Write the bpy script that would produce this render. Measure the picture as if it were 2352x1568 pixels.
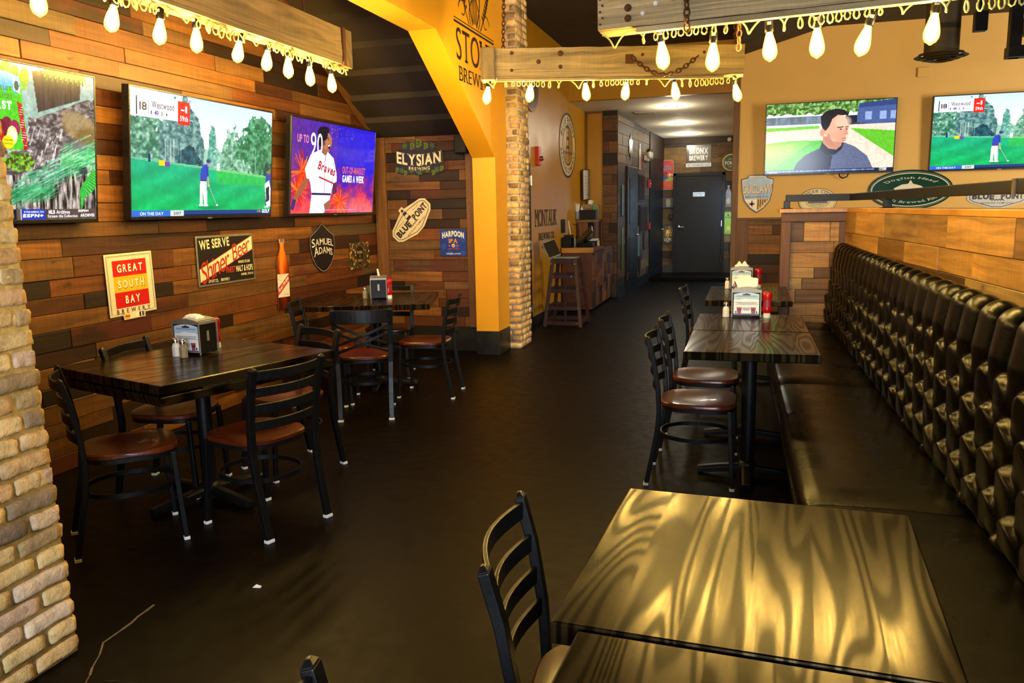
import bpy, bmesh, math, random
import numpy as np
from mathutils import Vector, Matrix, Euler

# ------------------------------------------------------------------ scene, camera, world, light, exposure
for o in list(bpy.data.objects):
    bpy.data.objects.remove(o, do_unlink=True)
SC = bpy.context.scene
COL = SC.collection
RND = random.Random(7)
PI = math.pi

camd = bpy.data.cameras.new('camera'); cam = bpy.data.objects.new('camera', camd); COL.objects.link(cam)
camd.sensor_width = 36.0; camd.lens = 1834.0 / 2352.0 * 36.0
camd.clip_start = 0.05; camd.clip_end = 100
_r = Vector((0.95962217, 0.28061794, -0.0194643)); _d = Vector((0.02735765, -0.16197432, -0.98641567)); _f = Vector((-0.27995865, 0.94605385, -0.1631112))
M3 = Matrix((( _r.x, -_d.x, -_f.x), (_r.y, -_d.y, -_f.y), (_r.z, -_d.z, -_f.z)))
cam.matrix_world = Matrix.Translation((0, 0, 1.5)) @ M3.to_4x4()
SC.camera = cam

SC.view_settings.view_transform = 'Standard'; SC.view_settings.look = 'None'
SC.view_settings.exposure = -0.18; SC.view_settings.gamma = 1.0; SC.view_settings.use_curve_mapping = False
SC.cycles.use_denoising = True
SC.cycles.max_bounces = 6; SC.cycles.diffuse_bounces = 3; SC.cycles.glossy_bounces = 3
SC.cycles.sample_clamp_indirect = 4.0

W = bpy.data.worlds.new('sky'); SC.world = W; W.use_nodes = True
_n = W.node_tree.nodes; _l = W.node_tree.links
_sky = _n.new('ShaderNodeTexSky'); _sky.sky_type = 'HOSEK_WILKIE'; _sky.sun_direction = (0.3, -0.6, 0.74)
_l.new(_sky.outputs[0], _n['Background'].inputs[0]); _n['Background'].inputs[1].default_value = 0.35

def area(name, loc, target, sx, sy, power, col):
    l = bpy.data.lights.new(name, 'AREA'); l.shape = 'RECTANGLE'; l.size = sx; l.size_y = sy; l.energy = power; l.color = col
    o = bpy.data.objects.new(name, l); COL.objects.link(o); o.location = loc
    o.rotation_euler = (Vector(target) - Vector(loc)).to_track_quat('-Z', 'Y').to_euler()
    return o
# daylight through the street windows behind the camera and through the side door of the corridor
area('daylight_street', (0.6, -3.05, 1.9), (-2.2, 2.0, 0.9), 3.0, 1.5, 460, (0.76, 0.88, 1.0))
area('daylight_corridor', (-0.15, 16.9, 1.2), (-1.7, 17.2, 0.5), 0.7, 1.7, 48, (0.50, 0.75, 1.0))
area('tan_wall_fill', (6.05, 8.2, 2.1), (1.2, 11.6, 2.3), 1.6, 2.4, 430, (1.0, 0.84, 0.58))  # warm fill lamp added to brighten the tan back wall
BULB_EMIT = 1150.0
BULB_COL = (1.0, 0.64, 0.15)

# ------------------------------------------------------------------ helpers
def lin(c):
    return tuple(((x / 12.92) if x <= 0.04045 else ((x + 0.055) / 1.055) ** 2.4) for x in c)
def hexc(h):
    return lin(tuple(int(h[i:i + 2], 16) / 255 for i in (0, 2, 4)))

def tag(o, label=None, cat=None, group=None, kind=None):
    if label: o['label'] = label
    if cat: o['category'] = cat
    if group: o['group'] = group
    if kind: o['kind'] = kind
    return o
def thing(name, label, cat, loc=(0, 0, 0), rot=(0, 0, 0), group=None):
    o = bpy.data.objects.new(name, None); COL.objects.link(o); o.empty_display_size = 0.05
    o.location = loc; o.rotation_euler = rot if not isinstance(rot, (int, float)) else (0, 0, rot)
    return tag(o, label, cat, group)
def copy_tree(o, parent=None):
    c = o.copy(); COL.objects.link(c)
    if parent is not None: c.parent = parent
    for ch in list(o.children): copy_tree(ch, c)
    return c

class MB:
    """collects polygons of one mesh; per-face material index, tone (r,g,b) and per-corner grain coordinates"""
    def __init__(s): s.v = []; s.f = []; s.m = []; s.c = []; s.g = []
    def add(s, vs, fs, mi=0, tone=None, g=None, M=None):
        b = len(s.v)
        for p in vs:
            p = Vector(p); s.v.append(tuple(M @ p) if M is not None else tuple(p))
        for k, fc in enumerate(fs):
            s.f.append([b + i for i in fc]); s.m.append(mi); s.c.append(tone)
            s.g.append([g[i] for i in fc] if g is not None else None)
        return s
    def box(s, c, d, mi=0, tone=None, M=None, taper=1.0, grain=None, seed=0.0):
        x, y, z = d[0] / 2, d[1] / 2, d[2] / 2
        vs = [(c[0] + a * x * (taper if k > 0 else 1), c[1] + b * y * (taper if k > 0 else 1), c[2] + k * z) for k in (-1, 1) for b in (-1, 1) for a in (-1, 1)]
        fs = [(0, 2, 3, 1), (4, 5, 7, 6), (0, 1, 5, 4), (2, 6, 7, 3), (0, 4, 6, 2), (1, 3, 7, 5)]
        g = None
        if grain is not None:
            ax = grain; o2 = [i for i in range(3) if i != ax]
            g = [(p[ax], p[o2[0]] + p[o2[1]] * 0.7, seed) for p in vs]
        return s.add(vs, fs, mi, tone, g, M)
    def bar(s, a, b, w, h=None, up=(0, 0, 1), mi=0, tone=None, M=None, grain=False, seed=0.0):
        """rectangular bar from a to b; w across, h along up"""
        h = w if h is None else h
        a = Vector(a); b = Vector(b); t = (b - a); L = t.length; t.normalize()
        u = Vector(up); u = u - t * u.dot(t)
        if u.length < 1e-4: u = Vector((0, 1, 0)) - t * t.y
        u.normalize(); r = t.cross(u)
        vs = []
        for e in (a, b):
            for i, j in ((-1, -1), (1, -1), (1, 1), (-1, 1)): vs.append(e + r * (i * w / 2) + u * (j * h / 2))
        fs = [(3, 2, 1, 0), (4, 5, 6, 7), (0, 1, 5, 4), (1, 2, 6, 5), (2, 3, 7, 6), (3, 0, 4, 7)]
        g = None
        if grain: g = [((0 if k < 4 else L), (k % 4) * 0.05, seed) for k in range(8)]
        return s.add(vs, fs, mi, tone, g, M)
    def sweep(s, pts, prof, ups=None, mi=0, M=None, closed=False, cap=True, scales=None):
        """sweep a closed 2-D profile along pts"""
        pts = [Vector(p) for p in pts]; n = len(pts); k = len(prof); vs = []
        for i, p in enumerate(pts):
            if closed: t = pts[(i + 1) % n] - pts[i - 1]
            else: t = pts[min(i + 1, n - 1)] - pts[max(i - 1, 0)]
            t.normalize()
            u = Vector(ups[i] if isinstance(ups, list) else (ups or (0, 0, 1)))
            u = u - t * u.dot(t)
            if u.length < 1e-4: u = Vector((0, 1, 0.01)) - t * t.y
            u.normalize(); r = t.cross(u); sc = scales[i] if scales else 1.0
            for a, b in prof: vs.append(p + r * (a * sc) + u * (b * sc))
        fs = []
        for i in range(n if closed else n - 1):
            j = (i + 1) % n
            for q in range(k): fs.append((i * k + q, i * k + (q + 1) % k, j * k + (q + 1) % k, j * k + q))
        if cap and not closed: fs += [tuple(range(k - 1, -1, -1)), tuple((n - 1) * k + q for q in range(k))]
        return s.add(vs, fs, mi, None, None, M)
    def tube(s, pts, r, n=8, mi=0, M=None, closed=False, scales=None, ups=None):
        return s.sweep(pts, [(r * math.cos(2 * PI * i / n), r * math.sin(2 * PI * i / n)) for i in range(n)], ups, mi, M, closed, True, scales)
    def lathe(s, prof, n=16, mi=0, M=None, ring=False):
        """profile [(r,z)] round z"""
        vs = []; k = len(prof)
        for i in range(n):
            a = 2 * PI * i / n
            for r, z in prof: vs.append((r * math.cos(a), r * math.sin(a), z))
        fs = []
        for i in range(n):
            j = (i + 1) % n
            for q in range(k - 1): fs.append((i * k + q, j * k + q, j * k + q + 1, i * k + q + 1))
        if ring: fs += [(i * k + k - 1, ((i + 1) % n) * k + k - 1, ((i + 1) % n) * k, i * k) for i in range(n)]
        else:
            if prof[0][0] > 1e-6: fs.append(tuple(i * k for i in range(n - 1, -1, -1)))
            if prof[-1][0] > 1e-6: fs.append(tuple(i * k + k - 1 for i in range(n)))
        return s.add(vs, fs, mi, None, None, M)
    def prism(s, poly, z0, z1, mi=0, M=None, tone=None):
        n = len(poly)
        vs = [(p[0], p[1], z0) for p in poly] + [(p[0], p[1], z1) for p in poly]
        fs = [tuple(range(n - 1, -1, -1)), tuple(range(n, 2 * n))] + [(i, (i + 1) % n, n + (i + 1) % n, n + i) for i in range(n)]
        return s.add(vs, fs, mi, tone, None, M)
    def build(s, name, mats, parent=None, smooth=False, bevel=0.0, seg=2, sub=0, loc=None, merge=False):
        me = bpy.data.meshes.new(name); me.from_pydata(s.v, [], s.f)
        for m in (mats if isinstance(mats, (list, tuple)) else [mats]): me.materials.append(m)
        me.polygons.foreach_set('material_index', s.m)
        if any(c is not None for c in s.c):
            at = me.color_attributes.new('bc', 'FLOAT_COLOR', 'CORNER'); buf = []
            for fc, c in zip(s.f, s.c):
                c = c or (0.5, 0.5, 0.5); buf += [c[0], c[1], c[2], 1.0] * len(fc)
            at.data.foreach_set('color', buf)
        if any(g is not None for g in s.g):
            at = me.attributes.new('gp', 'FLOAT_VECTOR', 'CORNER'); buf = []
            for fc, g in zip(s.f, s.g):
                for i in range(len(fc)): buf += list(g[i]) if g else [0, 0, 0]
            at.data.foreach_set('vector', buf)
        if merge or smooth or sub:
            bm = bmesh.new(); bm.from_mesh(me); bmesh.ops.remove_doubles(bm, verts=bm.verts, dist=1e-5)
            bmesh.ops.recalc_face_normals(bm, faces=bm.faces); bm.to_mesh(me); bm.free()
        if smooth: me.polygons.foreach_set('use_smooth', [True] * len(me.polygons))
        me.update()
        o = bpy.data.objects.new(name, me); COL.objects.link(o)
        if parent is not None: o.parent = parent
        if loc: o.location = loc
        if bevel > 0:
            b = o.modifiers.new('edge', 'BEVEL'); b.width = bevel; b.segments = seg; b.limit_method = 'ANGLE'; b.angle_limit = math.radians(40); b.harden_normals = False
        if sub:
            b = o.modifiers.new('soft', 'SUBSURF'); b.levels = sub; b.render_levels = sub
        if smooth and not sub:
            sharp = np.zeros(len(me.edges), dtype=bool)
            bm = bmesh.new(); bm.from_mesh(me); bm.edges.ensure_lookup_table()
            for e in bm.edges:
                if len(e.link_faces) == 2 and e.calc_face_angle(0) > math.radians(42): e.smooth = False
            bm.to_mesh(me); bm.free()
        return o

def struct(o, label=None):
    o['kind'] = 'structure'
    if label: o['label'] = label
    return o

# ------------------------------------------------------------------ materials
class NT:
    def __init__(s, name):
        s.m = bpy.data.materials.new(name); s.m.use_nodes = True; s.t = s.m.node_tree; s.n = s.t.nodes
        s.p = s.n['Principled BSDF']
    def new(s, t, **kw):
        x = s.n.new('ShaderNode' + t)
        for k, v in kw.items(): setattr(x, k, v)
        return x
    def link(s, a, b): s.t.links.new(a, b)
    def noise(s, vec, scale, detail=4, rough=0.55, dist=0.0):
        x = s.new('TexNoise'); x.inputs['Scale'].default_value = scale; x.inputs['Detail'].default_value = detail
        x.inputs['Roughness'].default_value = rough; x.inputs['Distortion'].default_value = dist
        if vec is not None: s.link(vec, x.inputs['Vector'])
        return x.outputs['Fac']
    def ramp(s, fac, stops):
        x = s.new('ValToRGB'); e = x.color_ramp.elements
        while len(e) < len(stops): e.new(0.5)
        for i, (p, c) in enumerate(stops):
            e[i].position = p; e[i].color = (c[0], c[1], c[2], 1) if not isinstance(c, (int, float)) else (c, c, c, 1)
        s.link(fac, x.inputs[0]); return x.outputs[0]
    def mix(s, fac, a, b, mode='MIX'):
        x = s.new('Mix'); x.data_type = 'RGBA'; x.blend_type = mode
        for val, i in ((fac, 0), (a, 6), (b, 7)):
            if isinstance(val, (int, float)): x.inputs[i].default_value = val
            elif isinstance(val, tuple): x.inputs[i].default_value = (val[0], val[1], val[2], 1)
            else: s.link(val, x.inputs[i])
        return x.outputs[2]
    def math(s, op, a, b=0.0):
        x = s.new('Math'); x.operation = op
        for i, v in enumerate((a, b)):
            if isinstance(v, (int, float)): x.inputs[i].default_value = v
            else: s.link(v, x.inputs[i])
        return x.outputs[0]
    def coords(s, which='Object'):
        return s.new('TexCoord').outputs[which]
    def mapv(s, vec, scale=(1, 1, 1), loc=(0, 0, 0)):
        x = s.new('Mapping'); x.inputs['Scale'].default_value = scale; x.inputs['Location'].default_value = loc
        s.link(vec, x.inputs['Vector']); return x.outputs[0]
    def bump(s, h, strength=0.3, dist=0.01):
        x = s.new('Bump'); x.inputs['Strength'].default_value = strength; x.inputs['Distance'].default_value = dist
        s.link(h, x.inputs['Height']); s.link(x.outputs[0], s.p.inputs['Normal'])
    def set(s, rough=None, metal=None, spec=None, coat=None, base=None):
        for k, v in (('Roughness', rough), ('Metallic', metal), ('Specular IOR Level', spec), ('Coat Weight', coat)):
            if v is None: continue
            if isinstance(v, (int, float)): s.p.inputs[k].default_value = v
            else: s.link(v, s.p.inputs[k])
        if base is not None:
            if isinstance(base, tuple): s.p.inputs['Base Color'].default_value = (base[0], base[1], base[2], 1)
            else: s.link(base, s.p.inputs['Base Color'])
        return s.m

def plain(name, col, rough=0.5, metal=0.0, var=0.25, scale=25.0, bump=0.0, bscale=120.0, coat=0.0, spec=0.5):
    t = NT(name); v = t.coords()
    n = t.noise(v, scale, 5)
    c = t.ramp(n, [(0.25, tuple(x * (1 - var) for x in col)), (0.75, tuple(min(1, x * (1 + var)) for x in col))])
    r = t.ramp(n, [(0.3, max(0.02, rough * 0.85)), (0.7, min(1, rough * 1.15))])
    if bump: t.bump(t.noise(v, bscale, 6), bump, 0.004)
    return t.set(r, metal, spec, coat, c)

def wood_attr(name, stops, gain=1.0, rough=0.6, grain_scale=(1.6, 26, 1), saw=0.35, bump=0.35, spots=True, contrast=0.6, spec=0.4, coat=0.0):
    """boards: tone and seed from 'bc', grain coordinates from 'gp'"""
    t = NT(name)
    a = t.new('Attribute', attribute_name='bc'); sp = t.new('SeparateColor'); t.link(a.outputs['Color'], sp.inputs[0])
    g = t.new('Attribute', attribute_name='gp'); v = g.outputs['Vector']
    warp = t.noise(t.mapv(v, (1.1, 5, 3)), 1.3, 3)
    wv = t.new('VectorMath', operation='MULTIPLY_ADD')
    cmb = t.new('CombineXYZ'); t.link(warp, cmb.inputs[1]); t.link(cmb.outputs[0], wv.inputs[0]); wv.inputs[1].default_value = (0, 0.09, 0); t.link(v, wv.inputs[2])
    n1 = t.noise(t.mapv(wv.outputs[0], grain_scale), 1.0, 8, 0.62, 0.5)
    n2 = t.noise(t.mapv(v, (0.8, 2.5, 7)), 1.4, 4)
    n3 = t.noise(t.mapv(v, (70, 2, 5)), 1.0, 3)                # saw marks across the board
    base = t.ramp(sp.outputs[0], stops)
    dark = t.ramp(n1, [(0.30, 1 - contrast), (0.62, 1.12)])
    c = t.mix(1.0, base, dark, 'MULTIPLY')
    c = t.mix(0.8, c, t.ramp(n2, [(0.3, 0.55), (0.7, 1.25)]), 'MULTIPLY')
    c = t.mix(saw, c, t.ramp(n3, [(0.35, 0.4), (0.6, 1.1)]), 'MULTIPLY')
    if spots:
        n4 = t.noise(t.mapv(v, (3, 7, 11)), 1.6, 5)
        c = t.mix(t.ramp(n4, [(0.66, 0.0), (0.74, 0.75)]), c, (0.012, 0.006, 0.003))
    red = t.math('MULTIPLY', t.ramp(sp.outputs[2], [(0.955, 0.0), (0.965, 1.0)]), t.ramp(n2, [(0.42, 0.0), (0.5, 0.8)]))
    c = t.mix(red, c, (0.075, 0.011, 0.007))
    if gain != 1.0: c = t.mix(1.0, c, (gain, gain, gain), 'MULTIPLY')
    t.bump(t.math('ADD', n1, t.math('MULTIPLY', n3, saw)), bump, 0.006)
    return t.set(rough, 0.0, spec, coat, c)

def attr_col(name, rough=0.4, emit=0.0, spec=0.5, coat=0.0):
    t = NT(name); a = t.new('Attribute', attribute_name='pic')
    if emit:
        t.set(rough, 0, spec, coat, (0.004, 0.004, 0.005))
        t.link(a.outputs['Color'], t.p.inputs['Emission Color']); t.p.inputs['Emission Strength'].default_value = emit
    else:
        n = t.noise(t.coords(), 60, 3)
        t.set(t.ramp(n, [(0.3, rough * .85), (0.7, rough * 1.15)]), 0, spec, coat, a.outputs['Color'])
    return t.m
def glow(name, col, strength, base=(0, 0, 0)):
    t = NT(name); t.set(0.4, 0, 0.2, 0, base)
    t.p.inputs['Emission Color'].default_value = (col[0], col[1], col[2], 1); t.p.inputs['Emission Strength'].default_value = strength
    return t.m
_flat = {}
def flat(h, rough=0.45):
    if (h, rough) not in _flat: _flat[(h, rough)] = plain('paint_' + h, hexc(h), rough, 0, 0.06, 40)
    return _flat[(h, rough)]
_em = {}
SCREEN = 1.5
def lit(h, k=SCREEN):
    if (h, k) not in _em: _em[(h, k)] = glow('lit_' + h, hexc(h), k)
    return _em[(h, k)]

RUSTIC = [(a_, tuple(0.66 * q_ * s_ for q_, s_ in zip(c_, (1.04, 0.88, 0.66)))) for a_, c_ in [(0.0, hexc('24130a')), (0.16, hexc('3d2010')), (0.34, hexc('6e3d1c')), (0.5, hexc('8d5726')), (0.66, hexc('7c5a33')), (0.82, hexc('a9743a')), (1.0, hexc('6b5a42'))]]
MAT = {}
MAT['planks'] = wood_attr('reclaimed_planks', RUSTIC, 1.0, 0.55)
MAT['planks_pale'] = wood_attr('pale_reclaimed_planks', [(0.0, hexc('4a3018')), (0.2, hexc('7d5a30')), (0.5, hexc('b98a4c')), (0.8, hexc('a2783f')), (1.0, hexc('9c8357'))], 1.0, 0.5, contrast=0.5, saw=0.2)
MAT['planks_grey'] = wood_attr('weathered_planks', [(0.0, hexc('2a1b0b')), (0.3, hexc('46301a')), (0.6, hexc('604520')), (1.0, hexc('7c5c2e'))], 1.0, 0.6, saw=0.4)
MAT['beam'] = wood_attr('hewn_timber', [(0.0, hexc('7d6a48')), (0.5, hexc('a08a60')), (1.0, hexc('bda679'))], 1.0, 0.75, (1.2, 18, 1), 0.12, 0.5, True, 0.6)
MAT['trim'] = wood_attr('trim_board', [(0.0, hexc('5a3718')), (1.0, hexc('80552a'))], 1.0, 0.5, saw=0.15, spots=False, contrast=0.4)
MAT['ledge'] = wood_attr('oak_ledge', [(0.0, hexc('a8742e')), (1.0, hexc('c08a3c'))], 1.0, 0.35, saw=0.05, spots=False, contrast=0.35, bump=0.15)
def table_mat():
    t = NT('dark_oak_top'); a = t.new('Attribute', attribute_name='bc'); sp = t.new('SeparateColor'); t.link(a.outputs['Color'], sp.inputs[0])
    v = t.new('Attribute', attribute_name='gp').outputs['Vector']
    low = t.noise(t.mapv(v, (0.5, 5.2, 1)), 1.0, 2, 0.4, 0.3)
    ring = t.math('SINE', t.math('MULTIPLY', low, 120.0)); ring = t.math('ADD', t.math('MULTIPLY', ring, 0.5), 0.5)
    rr = t.ramp(ring, [(0.15, 0.0), (0.8, 1.0)])
    pore = t.ramp(t.noise(t.mapv(v, (9, 230, 1)), 1.0, 4, 0.6), [(0.38, 0.0), (0.55, 1.0)])
    g = t.mix(0.35, rr, pore, 'MULTIPLY')
    dark = t.ramp(sp.outputs[0], [(0.0, (0.002, 0.0012, 0.0005)), (1.0, (0.004, 0.0024, 0.001))])
    pale = t.ramp(sp.outputs[0], [(0.0, (0.014, 0.0085, 0.0033)), (1.0, (0.020, 0.012, 0.0045))])
    c = t.mix(g, dark, pale)
    t.p.inputs['Specular Tint'].default_value = (1.0, 0.72, 0.34, 1)
    return t.set(t.ramp(g, [(0.0, 0.24), (1.0, 0.20)]), 0, t.ramp(g, [(0.0, 0.035), (1.0, 0.17)]), 0, c)
MAT['table'] = table_mat()
MAT['seat'] = wood_attr('cherry_seat', [(0.0, hexc('4a190b')), (1.0, hexc('642a12'))], 1.0, 0.28, (2.5, 30, 1), 0.0, 0.12, False, 0.45, 0.5, 0.15)
MAT['steel'] = plain('black_powder_coat', (0.004, 0.004, 0.0045), 0.38, 0.0, 0.2, 60, 0.10, 300, 0.0, 0.28)
MAT['black'] = plain('black_plastic', (0.0025, 0.0025, 0.003), 0.42, 0, 0.2, 40, 0, 120, 0, 0.2)
MAT['bezel'] = plain('tv_bezel', (0.008, 0.008, 0.009), 0.3, 0, 0.15, 40)
MAT['white'] = plain('white_plastic', (0.75, 0.75, 0.73), 0.4, 0, 0.05)
MAT['chrome'] = plain('polished_metal', (0.7, 0.7, 0.68), 0.18, 1.0, 0.08)
MAT['rust'] = plain('rusty_iron', (0.10, 0.035, 0.012), 0.75, 0.4, 0.5, 60, 0.5, 150)
MAT['ochre'] = plain('ochre_wall_paint', hexc('d69a1c'), 0.45, 0, 0.04, 3.0, 0.10, 260, 0, 0.4)
MAT['tan'] = plain('tan_wall_paint', hexc('cda55c'), 0.6, 0, 0.04, 3.0, 0.10, 220)
MAT['brownwall'] = plain('brown_ochre_paint', hexc('b5821c'), 0.36, 0, 0.05, 3.0, 0.08, 200, 0, 0.3)
MAT['dark_ceiling'] = plain('dark_brown_ceiling', (0.030, 0.020, 0.010), 0.8, 0, 0.2, 2.5)
MAT['hall_ceiling'] = plain('pale_ceiling', hexc('d6ccb8'), 0.85, 0, 0.06, 4)
MAT['baseboard'] = plain('black_baseboard', (0.010, 0.009, 0.009), 0.4, 0, 0.2, 10)
MAT['door'] = plain('black_door_paint', (0.006, 0.006, 0.006), 0.45, 0, 0.12, 8, 0, 120, 0, 0.25)
MAT['paper'] = plain('paper_tissue', (0.82, 0.82, 0.80), 0.8, 0, 0.03, 30, 0.15, 200)
MAT['red'] = plain('ketchup_red', hexc('a80d10'), 0.25, 0, 0.1)
MAT['redpaint'] = plain('fire_red', hexc('b3170f'), 0.4, 0, 0.1)
MAT['tin'] = plain('tin_grey', hexc('8f8a80'), 0.45, 0.6, 0.15)
def leather():
    t = NT('olive_leather'); v = t.coords()
    n = t.noise(v, 5, 4); vo = t.new('TexVoronoi'); vo.feature = 'DISTANCE_TO_EDGE'; vo.inputs['Scale'].default_value = 1.0
    wv = t.new('VectorMath', operation='MULTIPLY_ADD'); cm = t.new('CombineXYZ'); wn = t.noise(v, 30, 3); [t.link(wn, cm.inputs[q]) for q in range(3)]
    t.link(cm.outputs[0], wv.inputs[0]); wv.inputs[1].default_value = (0.9, 0.9, 0.9); t.link(t.mapv(v, (18, 48, 30)), wv.inputs[2]); t.link(wv.outputs[0], vo.inputs['Vector'])
    cr = t.math('MULTIPLY', t.ramp(vo.outputs['Distance'], [(0.0, 1.0), (0.045, 0.0)]), t.ramp(t.noise(v, 7, 3), [(0.35, 0.0), (0.6, 1.0)]))
    c = t.ramp(n, [(0.3, (0.0012, 0.0009, 0.0005)), (0.7, (0.0028, 0.0021, 0.0011))])
    c = t.mix(t.math('MULTIPLY', cr, 0.35), c, (0.035, 0.026, 0.012))
    t.bump(t.math('ADD', t.math('MULTIPLY', cr, 0.6), t.noise(v, 160, 4)), 0.10, 0.002)
    return t.set(t.ramp(n, [(0.3, 0.24), (0.7, 0.34)]), 0, 0.14, 0.0, c)
MAT['leather'] = leather()

def floor_mat():
    t = NT('stained_concrete'); v = t.coords()
    n = t.noise(v, 0.9, 6, 0.6, 0.4); n2 = t.noise(v, 14, 6); sp = t.noise(v, 70, 2)
    c = t.ramp(n, [(0.3, (0.0022, 0.0014, 0.0011)), (0.7, (0.0055, 0.0038, 0.0026))])
    c = t.mix(0.5, c, t.ramp(n2, [(0.3, 0.6), (0.7, 1.3)]), 'MULTIPLY')
    c = t.mix(t.ramp(sp, [(0.795, 0.0), (0.81, 0.8)]), c, (0.25, 0.2, 0.14))
    sc = t.noise(t.mapv(v, (1.2, 14, 1)), 3, 5, 0.6, 1.0)
    c = t.mix(t.ramp(sc, [(0.70, 0.0), (0.73, 0.25)]), c, (0.10, 0.07, 0.04))
    t.bump(t.math('ADD', n2, t.math('MULTIPLY', t.noise(v, 120, 3), 0.3)), 0.12, 0.01)
    return t.set(t.ramp(n2, [(0.25, 0.34), (0.75, 0.52)]), 0, 0.06, 0.0, c)
MAT['floor'] = floor_mat()

def brick_mat():
    t = NT('tumbled_brick'); v = t.coords()
    a = t.new('Attribute', attribute_name='bc'); sp = t.new('SeparateColor'); t.link(a.outputs['Color'], sp.inputs[0])
    base = t.ramp(sp.outputs[0], [(0.0, hexc('85705a')), (0.15, hexc('a98c62')), (0.35, hexc('dcb87a')), (0.6, hexc('ecca8c')), (0.8, hexc('cfa06c')), (0.92, hexc('e2c6a4')), (1.0, hexc('c89c84'))])
    n = t.noise(v, 26, 7, 0.65); n2 = t.noise(v, 90, 4); n3 = t.noise(v, 9, 4)
    c = t.mix(0.8, base, t.ramp(n, [(0.28, 0.5), (0.5, 1.0), (0.75, 1.3)]), 'MULTIPLY')
    c = t.mix(0.6, c, t.ramp(n3, [(0.3, 0.6), (0.7, 1.2)]), 'MULTIPLY')
    pit = t.ramp(n2, [(0.68, 0.0), (0.74, 0.8)])
    c = t.mix(pit, c, (0.035, 0.022, 0.013))
    t.bump(t.math('ADD', n, t.math('MULTIPLY', n2, -0.6)), 0.7, 0.012)
    return t.set(0.85, 0, 0.25, 0, c)
MAT['brick'] = brick_mat()
def mortar_mat():
    t = NT('mortar'); v = t.coords(); n = t.noise(v, 30, 6)
    t.bump(t.noise(v, 80, 5), 0.5, 0.008)
    return t.set(0.95, 0, 0.2, 0, t.ramp(n, [(0.3, hexc('9a9284')), (0.7, hexc('c6bdac'))]))
MAT['mortar'] = mortar_mat()

# ------------------------------------------------------------------ planked surfaces
def planks(name, o, u, v, n, wu, wv, mat, row=(0.10, 0.15), ln=(0.5, 1.7), th=0.018, rnd=1, parent=None, rowlist=None):
    """boards running along u, stacked along v, facing n, over wu x wv from corner o"""
    R = random.Random(rnd); mb = MB(); o = Vector(o); u = Vector(u); v = Vector(v); n = Vector(n)
    M = Matrix((( u.x, v.x, n.x, o.x), (u.y, v.y, n.y, o.y), (u.z, v.z, n.z, o.z), (0, 0, 0, 1)))
    y = 0.0; last = 0.5; ri = 0
    while y < wv - 0.01:
        h = rowlist[ri % len(rowlist)] if rowlist else R.uniform(*row); ri += 1; h = min(h, wv - y)
        if wv - y - h < 0.05: h = wv - y
        x = -R.uniform(0, ln[1] * 0.8)
        while x < wu - 0.005:
            L = R.uniform(*ln); a = max(0, x); b = min(wu, x + L); x += L
            if b - a < 0.02: continue
            tone = R.random()
            if abs(tone - last) < 0.12: tone = (tone + 0.37) % 1
            last = tone; seed = R.random() * 50; g = 0.0012; z = th * R.uniform(0.55, 1.0); k = R.random()
            a2, b2, y2, h2 = a + g, b - g, y + g, y + h - g
            e = 0.0025
            vs = [(a2, y2, 0), (b2, y2, 0), (b2, h2, 0), (a2, h2, 0), (a2, y2, z - e), (b2, y2, z - e), (b2, h2, z - e), (a2, h2, z - e), (a2 + e, y2 + e, z), (b2 - e, y2 + e, z), (b2 - e, h2 - e, z), (a2 + e, h2 - e, z)]
            fs = [(8, 9, 10, 11)]
            for q in range(4):
                r2 = (q + 1) % 4
                fs += [(q, r2, 4 + r2, 4 + q), (4 + q, 4 + r2, 8 + r2, 8 + q)]
            mb.add(vs, fs, 0, (tone, seed / 50, k), [(p[0] + seed * 3, p[1] + seed, seed) for p in vs], M)
        y += h
    # backing
    mb.add([(0, 0, -0.02), (wu, 0, -0.02), (wu, wv, -0.02), (0, wv, -0.02), (0, 0, 0.002), (wu, 0, 0.002), (wu, wv, 0.002), (0, wv, 0.002)],
           [(3, 2, 1, 0), (4, 5, 6, 7), (0, 1, 5, 4), (1, 2, 6, 5), (2, 3, 7, 6), (3, 0, 4, 7)], 1, (0.1, 0.1, 0.1), [(0, 0, 0)] * 8, M)
    ob = mb.build(name, [mat, MAT['black']], parent)
    return ob

def board(mb, o, d, tone=0.5, seed=1.0, k=0.1, axis=0):
    mb.box((o[0] + d[0] / 2, o[1] + d[1] / 2, o[2] + d[2] / 2), d, 0, (tone, seed / 50, k), None, 1.0, axis, seed)

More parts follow.
